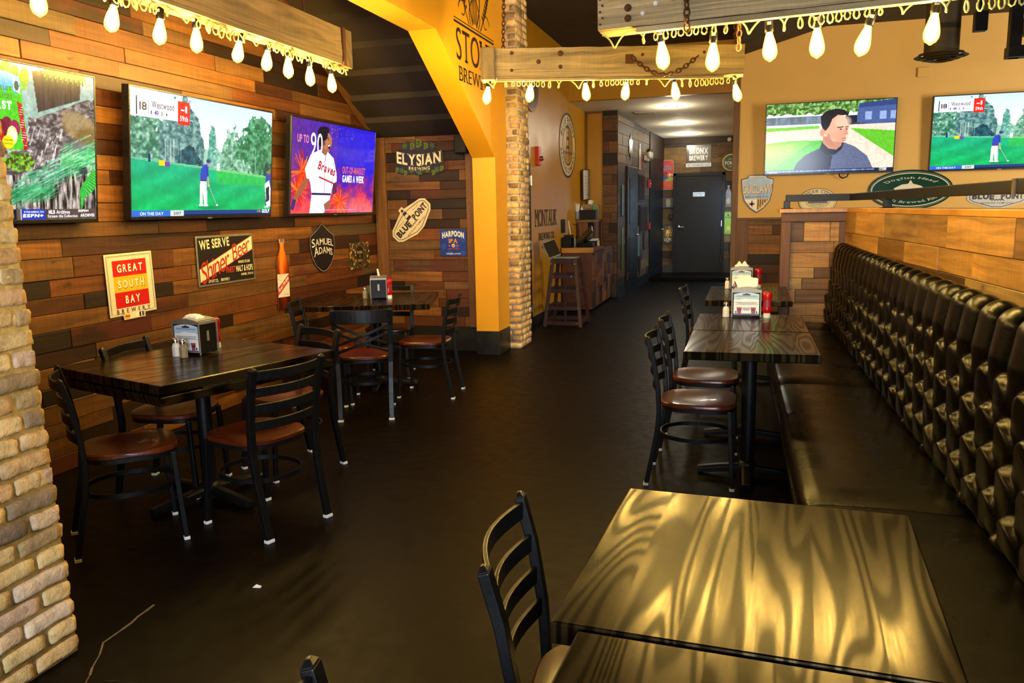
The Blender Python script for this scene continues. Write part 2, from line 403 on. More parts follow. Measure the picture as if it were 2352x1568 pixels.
# ------------------------------------------------------------------ brick columns
def noise3(p, s):
    x, y, z = p[0] * s, p[1] * s, p[2] * s
    return (math.sin(x * 1.7 + 1.3 * math.sin(y * 2.1 + z)) + math.sin(y * 2.3 + 1.7 * math.sin(z * 1.9 + x * 0.7)) + math.sin(z * 2.9 + 1.1 * math.sin(x * 2.3 + y))) / 3
def brick_box(mb, c, d, R, nx=6, ny=4, nz=4):
    """tumbled brick: a rounded, worn box"""
    tone = (R.random(), R.random(), R.random()); off = R.uniform(0, 100)
    hx, hy, hz = d[0] / 2, d[1] / 2, d[2] / 2; r = min(hx, hy, hz) * 0.42
    idx = {}; vs = []; fs = []
    def vert(i, j, k):
        key = (i, j, k)
        if key in idx: return idx[key]
        p = Vector(((i / nx * 2 - 1) * hx, (j / ny * 2 - 1) * hy, (k / nz * 2 - 1) * hz))
        q = Vector((max(-hx + r, min(hx - r, p.x)), max(-hy + r, min(hy - r, p.y)), max(-hz + r, min(hz - r, p.z))))
        dv = p - q
        if dv.length > 1e-6: p = q + dv.normalized() * min(dv.length, r)
        w = Vector((p.x + off, p.y + off * 0.7, p.z))
        nd = noise3(w, 26) * 0.0035 + noise3(w, 70) * 0.0022
        p = p + (p.normalized() * nd)
        p.z += noise3((w.x, w.y, 0), 14) * 0.004
        idx[key] = len(vs); vs.append((c[0] + p.x, c[1] + p.y, c[2] + p.z)); return idx[key]
    for i in range(nx):
        for j in range(ny):
            for k, fl in ((0, 1), (nz, 0)):
                q = [vert(i, j, k), vert(i + 1, j, k), vert(i + 1, j + 1, k), vert(i, j + 1, k)]; fs.append(tuple(reversed(q)) if fl else tuple(q))
    for i in range(nx):
        for k in range(nz):
            for j, fl in ((0, 0), (ny, 1)):
                q = [vert(i, j, k), vert(i + 1, j, k), vert(i + 1, j, k + 1), vert(i, j, k + 1)]; fs.append(tuple(reversed(q)) if fl else tuple(q))
    for j in range(ny):
        for k in range(nz):
            for i, fl in ((0, 1), (nx, 0)):
                q = [vert(i, j, k), vert(i, j + 1, k), vert(i, j + 1, k + 1), vert(i, j, k + 1)]; fs.append(tuple(reversed(q)) if fl else tuple(q))
    mb.add(vs, fs, 0, tone)

def brick_column(name, x0, x1, y0, y1, z1, course, faces, seed, label, fine=True, lean=None):
    R = random.Random(seed); mb = MB(); n = int(z1 / course) + 1; m = 0.011
    for k in range(n):
        zc = k * course + course / 2
        for fc in faces:
            L = (y1 - y0) if fc in ('+x', '-x') else (x1 - x0)
            a = 0.0; first = True
            while a < L - 0.02:
                ln = R.uniform(0.17, 0.225)
                if R.random() < 0.3: ln *= 0.5
                if first and k % 2: ln *= 0.55
                first = False
                if L - a - ln < 0.06: ln = L - a
                ln = min(ln, L - a)
                dep = 0.09; pr = R.uniform(-0.004, 0.005)
                if fc == '+x': c = (x1 - dep / 2 + pr, y1 - a - ln / 2, zc); d = (dep, ln - m, course - m)
                elif fc == '-y': c = (x1 - a - ln / 2, y0 + dep / 2 - pr, zc); d = (ln - m, dep, course - m)
                elif fc == '+y': c = (x0 + a + ln / 2, y1 - dep / 2 + pr, zc); d = (ln - m, dep, course - m)
                if lean: c = (c[0] + lean * (zc), c[1], c[2])
                q = (7, 4, 4) if fine else (3, 2, 2)
                if fc == '+x': q = (q[1], q[0], q[2])
                brick_box(mb, c, d, R, *q); a += ln
    co = 0.010
    hz = n * course
    vs = [(x0 + co, y0 + co, 0), (x1 - co, y0 + co, 0), (x1 - co, y1 - co, 0), (x0 + co, y1 - co, 0)]
    vs = vs + [(p[0] + (lean or 0) * hz, p[1], hz) for p in vs]
    mb.add(vs, [(3, 2, 1, 0), (4, 5, 6, 7), (0, 1, 5, 4), (1, 2, 6, 5), (2, 3, 7, 6), (3, 0, 4, 7)], 1)
    o = mb.build(name, [MAT['brick'], MAT['mortar']])
    o.data.polygons.foreach_set('use_smooth', [True] * len(o.data.polygons))
    return struct(o, label)

# ------------------------------------------------------------------ the room
XL, YE = -3.90, 8.05            # planked dining wall, end wall of the dining bay
XA = -2.463                     # yellow arch wall
CZ = 3.80                       # ceiling of the main room
def slab(name, lo, hi, m, label=None, bevel=0.0):
    mb = MB(); mb.box([(a + b) / 2 for a, b in zip(lo, hi)], [b - a for a, b in zip(lo, hi)])
    return struct(mb.build(name, m, bevel=bevel), label)

slab('floor', (-4.1, -3.3, -0.12), (6.2, 18.2, 0.0), MAT['floor'], 'near-black stained concrete floor with worn scratches')
slab('ceiling', (-4.1, -3.3, CZ), (6.2, 12.3, CZ + 0.1), MAT['dark_ceiling'], 'dark brown ceiling above the hanging beams')
struct(planks('wall_left', (XL, -3.2, 0.0), (0, 1, 0), (0, 0, 1), (1, 0, 0), 11.3, 3.8, MAT['planks'], (0.085, 0.125), (0.5, 1.7), 0.02, 11), 'dining wall of mixed dark and orange reclaimed planks')
struct(planks('wall_bay_end', (XL, YE, 0.26), (1, 0, 0), (0, 0, 1), (0, -1, 0), 1.21, 2.02, MAT['planks'], (0.085, 0.13), (0.45, 1.0), 0.018, 5), 'end wall of reclaimed planks in the dining bay')
slab('baseboard_bay', (XL, YE - 0.012, 0.0), (-2.70, YE + 0.05, 0.26), MAT['baseboard'])
mb = MB(); board(mb, (XL + 0.02, YE - 0.05, 0.26), (0.13, 0.045, 2.02), 0.6, 3, axis=2); o = mb.build('trim_1', MAT['trim'], bevel=0.003); struct(o, 'corner board where the two planked walls meet')
mb = MB(); board(mb, (-2.84, YE - 0.04, 0.26), (0.13, 0.035, 2.02), 0.5, 9, axis=2); struct(mb.build('trim_2', MAT['trim'], bevel=0.003), 'upright board beside the yellow pillar')
# sloping underside of the stair above the bay
mb = MB(); y0, z0, sl = YE + 0.04, 2.28, -0.62
for k in range(9):
    ya = y0 - k * 0.30; yb = ya - 0.30
    za, zb = z0 + (y0 - ya) * 0.62, z0 + (y0 - yb) * 0.62
    st = 0.055
    vs = [(XL, ya, za), (-2.71, ya, za), (-2.71, yb, zb - st), (XL, yb, zb - st), (XL, yb, zb), (-2.71, yb, zb), (XL, ya, za + 0.12), (-2.71, ya, za + 0.12), (XL, yb, zb + 0.12), (-2.71, yb, zb + 0.12)]
    mb.add(vs, [(0, 1, 2, 3), (3, 2, 5, 4), (6, 8, 9, 7), (0, 6, 7, 1), (4, 5, 9, 8)])
struct(mb.build('ceiling_stair_slope', MAT['dark_ceiling']), 'dark sloping stepped underside of a stair over the dining bay')
mb = MB()
a, b = Vector((XL + 0.035, YE - 0.05, 2.33)), Vector((XL + 0.035, 5.75, 3.74))
mb.bar(a, b, 0.03, 0.15, (0, 0.5, 0.8), 0, (0.5, 0.1, 0.1), None, True, 4.0)
struct(mb.build('trim_3', MAT['trim'], bevel=0.003), 'slanting board along the stair slope on the planked wall')

# yellow arch wall: flat header, haunch, pillar, in one profile extruded through its thickness
TH = 0.245
prof = [(YE + 0.9, 0.0), (7.85, 0.0), (7.85, 2.022), (6.33, 2.95), (1.0, 2.95), (1.0, CZ), (YE + 0.9, CZ)]
mb = MB()
vs = [(XA, y, z) for y, z in prof] + [(XA - TH, y, z) for y, z in prof]; n = len(prof)
mb.add(vs, [tuple(range(n)), tuple(range(2 * n - 1, n - 1, -1))] + [((i + 1) % n, i, n + i, n + (i + 1) % n) for i in range(n)])
struct(mb.build('wall_arch', MAT['ochre'], bevel=0.004), 'bright yellow wall with a slanting haunch down to a pillar')
slab('baseboard_arch', (XA - TH - 0.006, 7.84, 0), (XA + 0.008, 8.24, 0.25), MAT['baseboard'], None, 0.003)
brick_column('brick_column', -2.56, -2.338, 8.25, 8.72, CZ, 0.0685, ('-y', '+x'), 3, 'tan brick column beside the yellow pillar', False)
brick_column('brick_pillar', -3.05, -2.215, 0.55, 2.065, 2.9, 0.0675, ('+x', '+y'), 8, 'tumbled tan brick pillar at the near end of the arch', True, -0.040)

# ochre-brown wall with the lettering, returning to the corridor block
slab('wall_host', (-2.75, 8.72, 0.0), (-2.65, 13.69, CZ), MAT['brownwall'], 'glossy brown-ochre wall behind the host stand')
slab('wall_host_return', (-2.75, 13.69, 0.0), (-2.2, 13.79, CZ), MAT['ochre'])
slab('baseboard_host', (-2.65, 8.8, 0.0), (-2.638, 13.69, 0.12), MAT['baseboard'])
dr = thing('door_1', 'narrow black door edge in the host wall beside the brick column', None, (-2.64, 9.3, 0)); dr['kind'] = 'structure'
mb = MB(); mb.box((0, 0, 1.03), (0.05, 1.0, 2.06)); mb.build('door_panel', MAT['door'], dr, bevel=0.004)
for z in (0.25, 1.05, 1.85):
    mb = MB(); mb.tube([(0.034, 0.49, z - 0.06), (0.034, 0.49, z + 0.06)], 0.010, 8); mb.box((0.027, 0.47, z), (0.006, 0.05, 0.11)); mb.build('hinge', MAT['chrome'], dr)
slab('wall_bulkhead', (-2.75, 12.2, 3.085), (-0.10, 12.3, CZ), MAT['brownwall'], 'brown bulkhead over the corridor mouth')
# corridor
mb = MB(); mb.add([(-2.75, 12.29, 3.10), (0.1, 12.29, 3.10), (0.1, 18.2, 2.92), (-2.75, 18.2, 2.92), (-2.75, 12.29, 3.2), (0.1, 12.29, 3.2), (0.1, 18.2, 3.2), (-2.75, 18.2, 3.2)],
    [(0, 1, 2, 3), (7, 6, 5, 4), (0, 4, 5, 1), (1, 5, 6, 2), (2, 6, 7, 3), (3, 7, 4, 0)])
struct(mb.build('ceiling_corridor', MAT['hall_ceiling']), 'pale ceiling of the back corridor')
HA, HB = Vector((-2.10, 13.42, 0)), Vector((-1.945, 16.46, 0))
hd = (HB - HA).normalized(); hn = Vector((hd.y, -hd.x, 0))
struct(planks('wall_corridor', HA, hd, (0, 0, 1), hn, (HB - HA).length, 2.99, MAT['planks_grey'], (0.14, 0.2), (0.5, 1.5), 0.014, 21), 'weathered plank wall along the corridor')
struct(planks('wall_corridor_end_face', (-2.345, 13.42, 0), (1, 0, 0), (0, 0, 1), (0, -1, 0), 0.245, 2.99, MAT['planks'], (0.14, 0.2), (0.3, 0.6), 0.014, 22), 'narrow plank face at the corridor corner')
mb = MB(); mb.add([tuple(HA + Vector((0, 0, 2.99))), tuple(HB + Vector((0, 0, 2.99))), tuple(HB + Vector((-0.2, 0.3, 2.99))), (-2.345, 13.42, 2.99), (-2.345, 13.42, 3.1), tuple(HB + Vector((-0.2, 0.3, 3.1))), tuple(HB + Vector((0, 0, 3.1))), tuple(HA + Vector((0, 0, 3.1)))],
   [(0, 1, 2, 3), (4, 5, 6, 7), (0, 7, 6, 1), (1, 6, 5, 2), (2, 5, 4, 3), (3, 4, 7, 0)])
struct(mb.build('trim_4', MAT['planks_grey']), 'dark crown board under the corridor ceiling')
mb = MB(); mb.bar(tuple(HA + hn * 0.012 + Vector((0, 0, 0.09))), tuple(HB + hn * 0.012 + Vector((0, 0, 0.09))), 0.02, 0.18); mb.box((-2.23, 13.40, 0.09), (0.25, 0.02, 0.18)); struct(mb.build('baseboard_corridor', MAT['baseboard']))
YH = 17.8
struct(planks('wall_corridor_end', (-1.86, YH, 0.0), (1, 0, 0), (0, 0, 1), (0, -1, 0), 1.9, 3.1, MAT['planks_grey'], (0.14, 0.2), (0.4, 1.2), 0.014, 23), 'weathered plank wall at the end of the corridor')
mb = MB(); mb.box((-1.0, YH - 0.03, 2.88), (1.9, 0.06, 0.14)); struct(mb.build('trim_5', MAT['planks_grey']), 'dark crown board on the corridor end wall')
slab('wall_corridor_side', (0.0, 12.3, 0.0), (0.1, 18.2, 3.2), MAT['brownwall'])
slab('baseboard_corridor_end', (-1.86, YH - 0.03, 0.07), (-0.0, YH - 0.014, 0.24), MAT['baseboard'])
slab('floor_step', (-1.95, 16.46, 0.0), (0.0, YH, 0.07), MAT['floor'], 'raised black threshold at the end of the corridor', 0.006)
dr = thing('door_2', 'black slab door open a crack at the end of the plank corridor', None, (-1.94, 16.5, 0.07)); dr['kind'] = 'structure'
dv = Vector((0.13, 1.28, 0)); 
mb = MB(); mb.bar((0, 0, 1.2), (0.13, 1.28, 1.2), 0.05, 2.4); mb.build('door_panel', MAT['door'], dr, bevel=0.003)
mb = MB(); mb.tube([(0.16, 1.0, 0.95), (0.21, 1.0, 0.95), (0.21, 0.9, 0.95)], 0.012, 8); mb.build('handle', MAT['chrome'], dr)
mb = MB(); mb.bar((-1.945, 16.46, 2.80), (-1.80, 17.85, 2.80), 0.06, 0.66); struct(mb.build('wall_corridor_lintel', MAT['planks_grey']))
dr = thing('door_3', 'wide black door with lever handle in the corridor end wall', None, (-1.03, YH - 0.02, 0.07)); dr['kind'] = 'structure'
mb = MB(); mb.box((0, 0, 1.02), (0.96, 0.045, 2.04)); mb.build('door_panel', MAT['door'], dr, bevel=0.004)
mb = MB()
for x in (-0.51, 0.51): mb.box((x, -0.01, 1.06), (0.06, 0.07, 2.12))
mb.box((0, -0.01, 2.09), (1.08, 0.07, 0.06)); mb.build('door_frame', MAT['door'], dr, bevel=0.003)
mb = MB(); Mh = Matrix.Translation((-0.41, -0.035, 0.98)) @ Matrix.Rotation(PI / 2, 4, 'X')
mb.lathe([(0.0, 0.0), (0.036, 0.0), (0.036, 0.012), (0.014, 0.02), (0.014, 0.055), (0, 0.055)], 14, 0, Mh); mb.tube([(-0.42, -0.085, 0.98), (-0.30, -0.085, 0.98)], 0.012, 8)
mb.build('lever_handle', MAT['chrome'], dr, True)
for z in (0.3, 1.05, 1.8):
    mb = MB(); mb.tube([(0.475, -0.036, z - 0.06), (0.475, -0.036, z + 0.06)], 0.011, 8); mb.build('hinge', MAT['chrome'], dr)
dr = thing('door_4', 'black panelled door in the corridor side wall with lever handle', None, tuple(HA + hd * 1.15), math.atan2(hd.y, hd.x)); dr['kind'] = 'structure'
mb = MB(); mb.box((0, -0.02, 1.1), (1.0, 0.05, 2.2)); mb.build('door_panel', MAT['door'], dr, bevel=0.004)
for z, h in ((0.6, 0.75), (1.6, 0.8)):
    mb = MB(); mb.box((0, -0.047, z), (0.62, 0.012, h)); mb.build('door_inset', MAT['door'], dr, bevel=0.005)
mb = MB(); mb.tube([(0.40, -0.045, 1.0), (0.40, -0.10, 1.0), (0.28, -0.10, 1.0)], 0.013, 8); mb.build('lever_handle', MAT['chrome'], dr, True)
for z in (0.3, 1.1, 1.9):
    mb = MB(); mb.tube([(-0.49, -0.05, z - 0.07), (-0.49, -0.05, z + 0.07)], 0.013, 8); mb.build('hinge', MAT['chrome'], dr)

# back wall with the televisions and its wainscot
YB = 11.8
slab('wall_back', (-0.20, YB, 0.0), (6.2, YB + 0.1, CZ), MAT['tan'], 'tan painted back wall')
mb = MB(); board(mb, (-0.235, YB - 0.035, 0.0), (0.085, 0.16, CZ), 0.5, 2, axis=2); struct(mb.build('trim_6', MAT['trim'], bevel=0.004), 'upright wooden board at the corridor mouth')
struct(planks('wall_wainscot', (-0.15, YB, 0.0), (1, 0, 0), (0, 0, 1), (0, -1, 0), 6.0, 1.29, MAT['planks'], (0.12, 0.16), (0.6, 1.6), 0.016, 31), 'low plank wainscot below the tan wall')
mb = MB(); board(mb, (-0.15, YB - 0.045, 1.29), (6.2, 0.05, 0.03), 0.6, 7, axis=0); struct(mb.build('trim_7', MAT['trim'], bevel=0.003), 'thin wooden rail on top of the wainscot')
mb = MB(); board(mb, (-0.16, YB - 0.04, 0.0), (0.16, 0.04, 1.29), 0.3, 17, axis=2); struct(mb.build('trim_8', MAT['trim'], bevel=0.003), 'upright board at the end of the wainscot')
mb = MB(); vs = [(-0.2, YB - 0.02, 3.49), (0.93, YB - 0.02, 3.80), (-0.2, YB - 0.02, 3.80), (-0.2, 9.6, 3.49), (0.93, 9.6, 3.80), (-0.2, 9.6, 3.80)]
mb.add(vs, [(0, 2, 1), (3, 4, 5), (0, 1, 4, 3), (1, 2, 5, 4), (2, 0, 3, 5)]); struct(mb.build('ceiling_slope', MAT['dark_ceiling']), 'dark sloping bulkhead in the ceiling corner')
slab('wall_right', (6.2, -3.3, 0.0), (6.3, YB + 0.1, CZ), MAT['tan'])
# street wall behind the camera with the window that lets the daylight in
mb = MB()
for lo, hi in (((-4.1, -3.3, 0), (-1.0, -3.2, CZ)), ((2.2, -3.3, 0), (6.2, -3.2, CZ)), ((-1.0, -3.3, 0), (2.2, -3.2, 1.1)), ((-1.0, -3.3, 2.7), (2.2, -3.2, CZ))):
    mb.box([(a + b) / 2 for a, b in zip(lo, hi)], [b - a for a, b in zip(lo, hi)])
struct(mb.build('wall_street', MAT['ochre']))
mb = MB()
for x in (-1.0, 0.6, 2.2): mb.box((x, -3.25, 1.9), (0.06, 0.09, 1.6))
for z in (1.1, 2.7): mb.box((0.6, -3.25, z), (3.2, 0.09, 0.06))
struct(mb.build('window_1', MAT['black']))
# cracks in the floor by the brick pillar
mb = MB()
def crack(pts, w):
    R = random.Random(len(pts)); P = []
    for a, b in zip(pts, pts[1:]):
        for t in range(6): P.append(Vector(a).lerp(Vector(b), t / 6) + Vector((R.uniform(-.004, .004), R.uniform(-.004, .004), 0)))
    P.append(Vector(pts[-1]))
    for a, b in zip(P, P[1:]): mb.bar((a.x, a.y, 0.0012), (b.x, b.y, 0.0012), w * R.uniform(0.4, 1.3), 0.0024)
crack([(-2.19, 2.40, 0), (-2.17, 2.12, 0), (-2.04, 1.90, 0), (-2.02, 1.72, 0)], 0.007)
crack([(-2.02, 1.72, 0), (-2.15, 1.66, 0), (-2.28, 1.62, 0)], 0.004)
crack([(-2.02, 1.72, 0), (-1.90, 1.70, 0), (-1.80, 1.67, 0), (-1.66, 1.66, 0)], 0.007)
struct(mb.build('floor_crack', plain('crack_dust', hexc('6d5a3e'), 0.9, 0, 0.4, 80)), 'pale cracks in the floor by the brick pillar')

mb = MB()
for y in (7.3, 8.2, 9.1): mb.box((6.17, y, 2.1), (0.06, 0.06, 2.5))
for z in (0.88, 3.32): mb.box((6.17, 8.2, z), (0.06, 1.86, 0.06))
struct(mb.build('fill_lamp_frame', MAT['black']))  # made-up window frame on the solid side wall, behind the added fill lamp
# ------------------------------------------------------------------ partition, railing, booth bench
PF = Vector((0.85, 7.70, 0)); pu = Vector((0.0765, -1, 0)).normalized(); pn = Vector((-pu.y * -1, pu.x * -1, 0)); pn = Vector((pu.y, -pu.x, 0))
struct(planks('wall_partition', PF, pu, (0, 0, 1), pn, 9.0, 1.42, MAT['planks_pale'], (0.10, 0.15), (0.5, 1.5), 0.03, 44), 'partition wall of pale reclaimed boards behind the bench')
struct(planks('wall_partition_end', (0.36, 7.70, 0), (1, 0, 0), (0, 0, 1), (0, -1, 0), 0.44, 1.34, MAT['planks_pale'], (0.09, 0.14), (0.2, 0.6), 0.02, 45), 'short return of the partition at the far end of the bench')
mb = MB()
board(mb, (0.285, 7.66, 0), (0.085, 0.17, 1.34), 0.2, 12, axis=2); board(mb, (0.775, 7.665, 0), (0.07, 0.06, 1.34), 0.0, 14, axis=2); board(mb, (0.285, 7.655, 1.34), (0.58, 0.06, 0.08), 0.1, 13, axis=0)
struct(mb.build('trim_9', MAT['trim'], bevel=0.004), 'dark posts and head board framing the partition return')
mb = MB()
mb.add([(0.265, 7.63, 1.42), (0.83, 7.63, 1.42), (0.83 + 0.0765 * 9, -1.37, 1.42), (1.06 + 0.0765 * 9, -1.37, 1.42), (1.05, 7.90, 1.42), (0.265, 7.90, 1.42)] +
       [(0.265, 7.63, 1.457), (0.83, 7.63, 1.457), (0.83 + 0.0765 * 9, -1.37, 1.457), (1.06 + 0.0765 * 9, -1.37, 1.457), (1.05, 7.90, 1.457), (0.265, 7.90, 1.457)],
       [(5, 4, 3, 2, 1, 0), (6, 7, 8, 9, 10, 11)] + [(i, (i + 1) % 6, 6 + (i + 1) % 6, 6 + i) for i in range(6)], 0, (0.6, 0.1, 0.1),
       [(y, x, 2) for x, y in ((0.265, 7.63), (0.83, 7.63), (1.5, -1.37), (1.75, -1.37), (1.05, 7.9), (0.265, 7.9))] * 2)
struct(mb.build('trim_10', MAT['ledge'], bevel=0.004), 'pale oak ledge capping the partition')
rail = thing('hand_rail', 'square black steel rail standing on the oak ledge', 'railing', (0.32, 7.76, 1.457))
mb = MB(); mb.sweep([(0, 0, 0.093), (0.57, 0, 0.093), (0.57 + 0.0765 * 6.5, -6.5, 0.105)], [(-.031, -.031), (.031, -.031), (.031, .031), (-.031, .031)]); mb.build('top_rail', MAT['steel'], rail, bevel=0.004)
for x, y in ((0.012, 0), (0.66, -1.25), (0.9, -4.4)):
    mb = MB(); mb.box((x, y, 0.035), (0.055, 0.055, 0.07)); mb.box((x, y, 0.003), (0.10, 0.10, 0.006)); mb.build('post', MAT['steel'], rail, bevel=0.003)
mb = MB(); mb.bar((0.845, -3.62, 0.101), (0.8475, -3.66, 0.101), 0.069, 0.069); mb.build('weld_joint', plain('rubbed_steel', (0.10, 0.08, 0.045), 0.4, 0.5, 0.3), rail)

bench = thing('booth_bench', 'long black tufted leather booth bench along the plank partition', 'bench', (0.26, 0, 0), 0.0132)
Y0, Y1 = -0.8, 7.62
def cushion(ya, yb):
    mb = MB(); ny = max(4, int((yb - ya) / 0.08)); prof = [(-0.005, 0.335), (-0.012, 0.36), (-0.014, 0.41), (-0.006, 0.438), (0.012, 0.452), (0.06, 0.459), (0.25, 0.462), (0.50, 0.455), (0.53, 0.45), (0.53, 0.335)]
    vs = []
    for i in range(ny + 1):
        t = i / ny; y = ya + (yb - ya) * t
        e = min(y - ya, yb - y); dip = 0.016 * math.exp(-e / 0.03); y2 = y
        for x, z in prof: vs.append((x + (0.012 * math.exp(-e / 0.02) if x < 0.02 else 0), y2, z - (dip if z > 0.36 else 0)))
    k = len(prof)
    fs = [(i * k + q, i * k + (q + 1) % k, (i + 1) * k + (q + 1) % k, (i + 1) * k + q) for i in range(ny) for q in range(k)]
    fs += [tuple(range(k)), tuple(ny * k + q for q in range(k - 1, -1, -1))]
    mb.add(vs, fs); return mb.build('seat_cushion', MAT['leather'], bench, True)
for ya, yb in ((Y0, 0.9), (0.905, 2.90), (2.905, 4.93), (4.935, 7.1), (7.105, 7.6)): cushion(ya, yb)
mb = MB(); mb.tube([(-0.012, y, 0.355 + 0.004 * math.sin(y * 9)) for y in np.linspace(Y0, 7.6, 90)], 0.008, 6); mb.build('piping', MAT['leather'], bench, True)
mb = MB(); mb.box((0.30, (Y0 + 7.6) / 2, 0.17), (0.52, 7.6 - Y0, 0.33)); mb.build('plinth', MAT['black'], bench)
# tufted back
path = []
for i in range(84):
    t = i / 83; path.append((0.512 + 0.085 * t ** 1.3, 0.44 + 0.65 * t))
cr = 0.036; ccx, ccz = 0.597 + cr, 1.09
for i in range(1, 15):
    a = PI - i / 14 * (PI * 0.95); path.append((ccx + cr * math.cos(a), ccz + cr * math.sin(a)))
path = [Vector((x, 0, z)) for x, z in path]; acc = [0.0]
for a, b in zip(path, path[1:]): acc.append(acc[-1] + (b - a).length)
nrm = []
for i in range(len(path)):
    t = (path[min(i + 1, len(path) - 1)] - path[max(i - 1, 0)]).normalized(); nrm.append(Vector((-t.z, 0, t.x)))
DU, ROW, VT, LEN = 0.20, 0.118, 0.455, 0.25
nu = int((Y1 - Y0) / 0.0125); S_ = np.array(acc)[None, :]; A_ = (Y0 + (Y1 - Y0) * np.arange(nu + 1) / nu)[:, None] / DU
H_ = np.zeros((nu + 1, len(path)))
for r_ in range(-1, 5):                                       # overlapping pads, each row shifted by half a pad
    x = A_ + (0.5 if r_ % 2 else 0.0); x = x - np.round(x); wob = 0.012 * np.sin(A_ * 2.7 + r_)
    dome = np.sqrt(np.clip(1 - (2 * x) ** 2, 0, 1)) ** 1.1
    if r_ < 0:
        t = np.clip((VT + 0.10 - S_) / 0.20, 0, 1); h = dome * (1 - t) ** 0.8 * np.where(S_ > VT - 0.1, 1.0, 0.0)
    else:
        top = VT - r_ * ROW + wob + 0.075 * (1 - (2 * x) ** 2); t = (top - S_) / LEN
        e = np.clip(t / 0.15, 0, 1); h = dome * (e * e * (3 - 2 * e)) * np.clip(1 - t, 0, 1) ** 0.75
    H_ = np.maximum(H_, h)
H_ *= np.clip(S_ / 0.05, 0, 1); vs = []
for i in range(nu + 1):
    y = Y0 + (Y1 - Y0) * i / nu
    for q_, (p, n) in enumerate(zip(path, nrm)):
        v_ = p + n * (0.062 * H_[i, q_] - 0.03); vs.append((v_.x, y, v_.z))
k = len(path); fs = [(i * k + q, (i + 1) * k + q, (i + 1) * k + q + 1, i * k + q + 1) for i in range(nu) for q in range(k - 1)]
mb = MB(); mb.add(vs, fs); o = mb.build('tufted_backrest', MAT['leather'], bench); o.data.polygons.foreach_set('use_smooth', [True] * len(o.data.polygons))
# make normals face the seat
bm = bmesh.new(); bm.from_mesh(o.data)
if bm.faces and sum(f.normal.x for f in list(bm.faces)[:400]) > 0: bmesh.ops.reverse_faces(bm, faces=bm.faces)
bm.to_mesh(o.data); bm.free(); o.data.polygons.foreach_set('use_smooth', [True] * len(o.data.polygons))
mb = MB(); mb.box((0.625, (Y0 + Y1) / 2, 0.72), (0.07, Y1 - Y0, 0.70)); mb.build('back_panel', MAT['black'], bench)

# ------------------------------------------------------------------ chairs
def sup(a, n): c, s = math.cos(a), math.sin(a); return (math.copysign(abs(c) ** (2 / n), c), math.copysign(abs(s) ** (2 / n), s))
def seat_outline(a):
    x, y = sup(a, 3.4); w = 0.21 - 0.022 * (1 - (y + 1) / 2) ** 1.2
    return x * w, y * 0.203
def seat_mesh():
    mb = MB(); N = 40; rings = [0.0, 0.25, 0.45, 0.62, 0.78, 0.9, 0.97, 1.0, 1.0, 0.97]; vs = []; g = []
    for ri, r in enumerate(rings):
        for i in range(N):
            x, y = seat_outline(2 * PI * i / N); x *= r; y *= r
            d = math.exp(-(((x / 0.13) ** 2) + ((y + 0.03) / 0.115) ** 2) ** 1.5)
            z = 0.462 - 0.016 * d
            if ri == 7: z = 0.455
            if ri == 8: z = 0.440
            if ri == 9: z = 0.434
            vs.append((x, y, z)); g.append((x * 1.0 + 0.3, y * 1.0, 1.0))
    fs = [(r * N + i, r * N + (i + 1) % N, (r + 1) * N + (i + 1) % N, (r + 1) * N + i) for r in range(len(rings) - 1) for i in range(N)]
    fs.append(tuple((len(rings) - 1) * N + i for i in range(N - 1, -1, -1)))
    # joined staves of differing tone
    for f in fs:
        xm = sum(vs[i][0] for i in f) / len(f); st = int((xm + 0.25) / 0.062)
        mb.add([], [], 0)
    mb.v = vs; mb.f = [list(f) for f in fs]; mb.m = [0] * len(fs)
    R = random.Random(4); tones = [R.random() for _ in range(12)]
    mb.c = [(tones[int((sum(vs[i][0] for i in f) / len(f) + 0.3) / 0.066)], 0.3, 0.1) for f in fs]; mb.g = [[g[i] for i in f] for f in fs]
    return mb
SQ = lambda w, h: [(-w / 2, -h / 2), (w / 2, -h / 2), (w / 2, h / 2), (-w / 2, h / 2)]
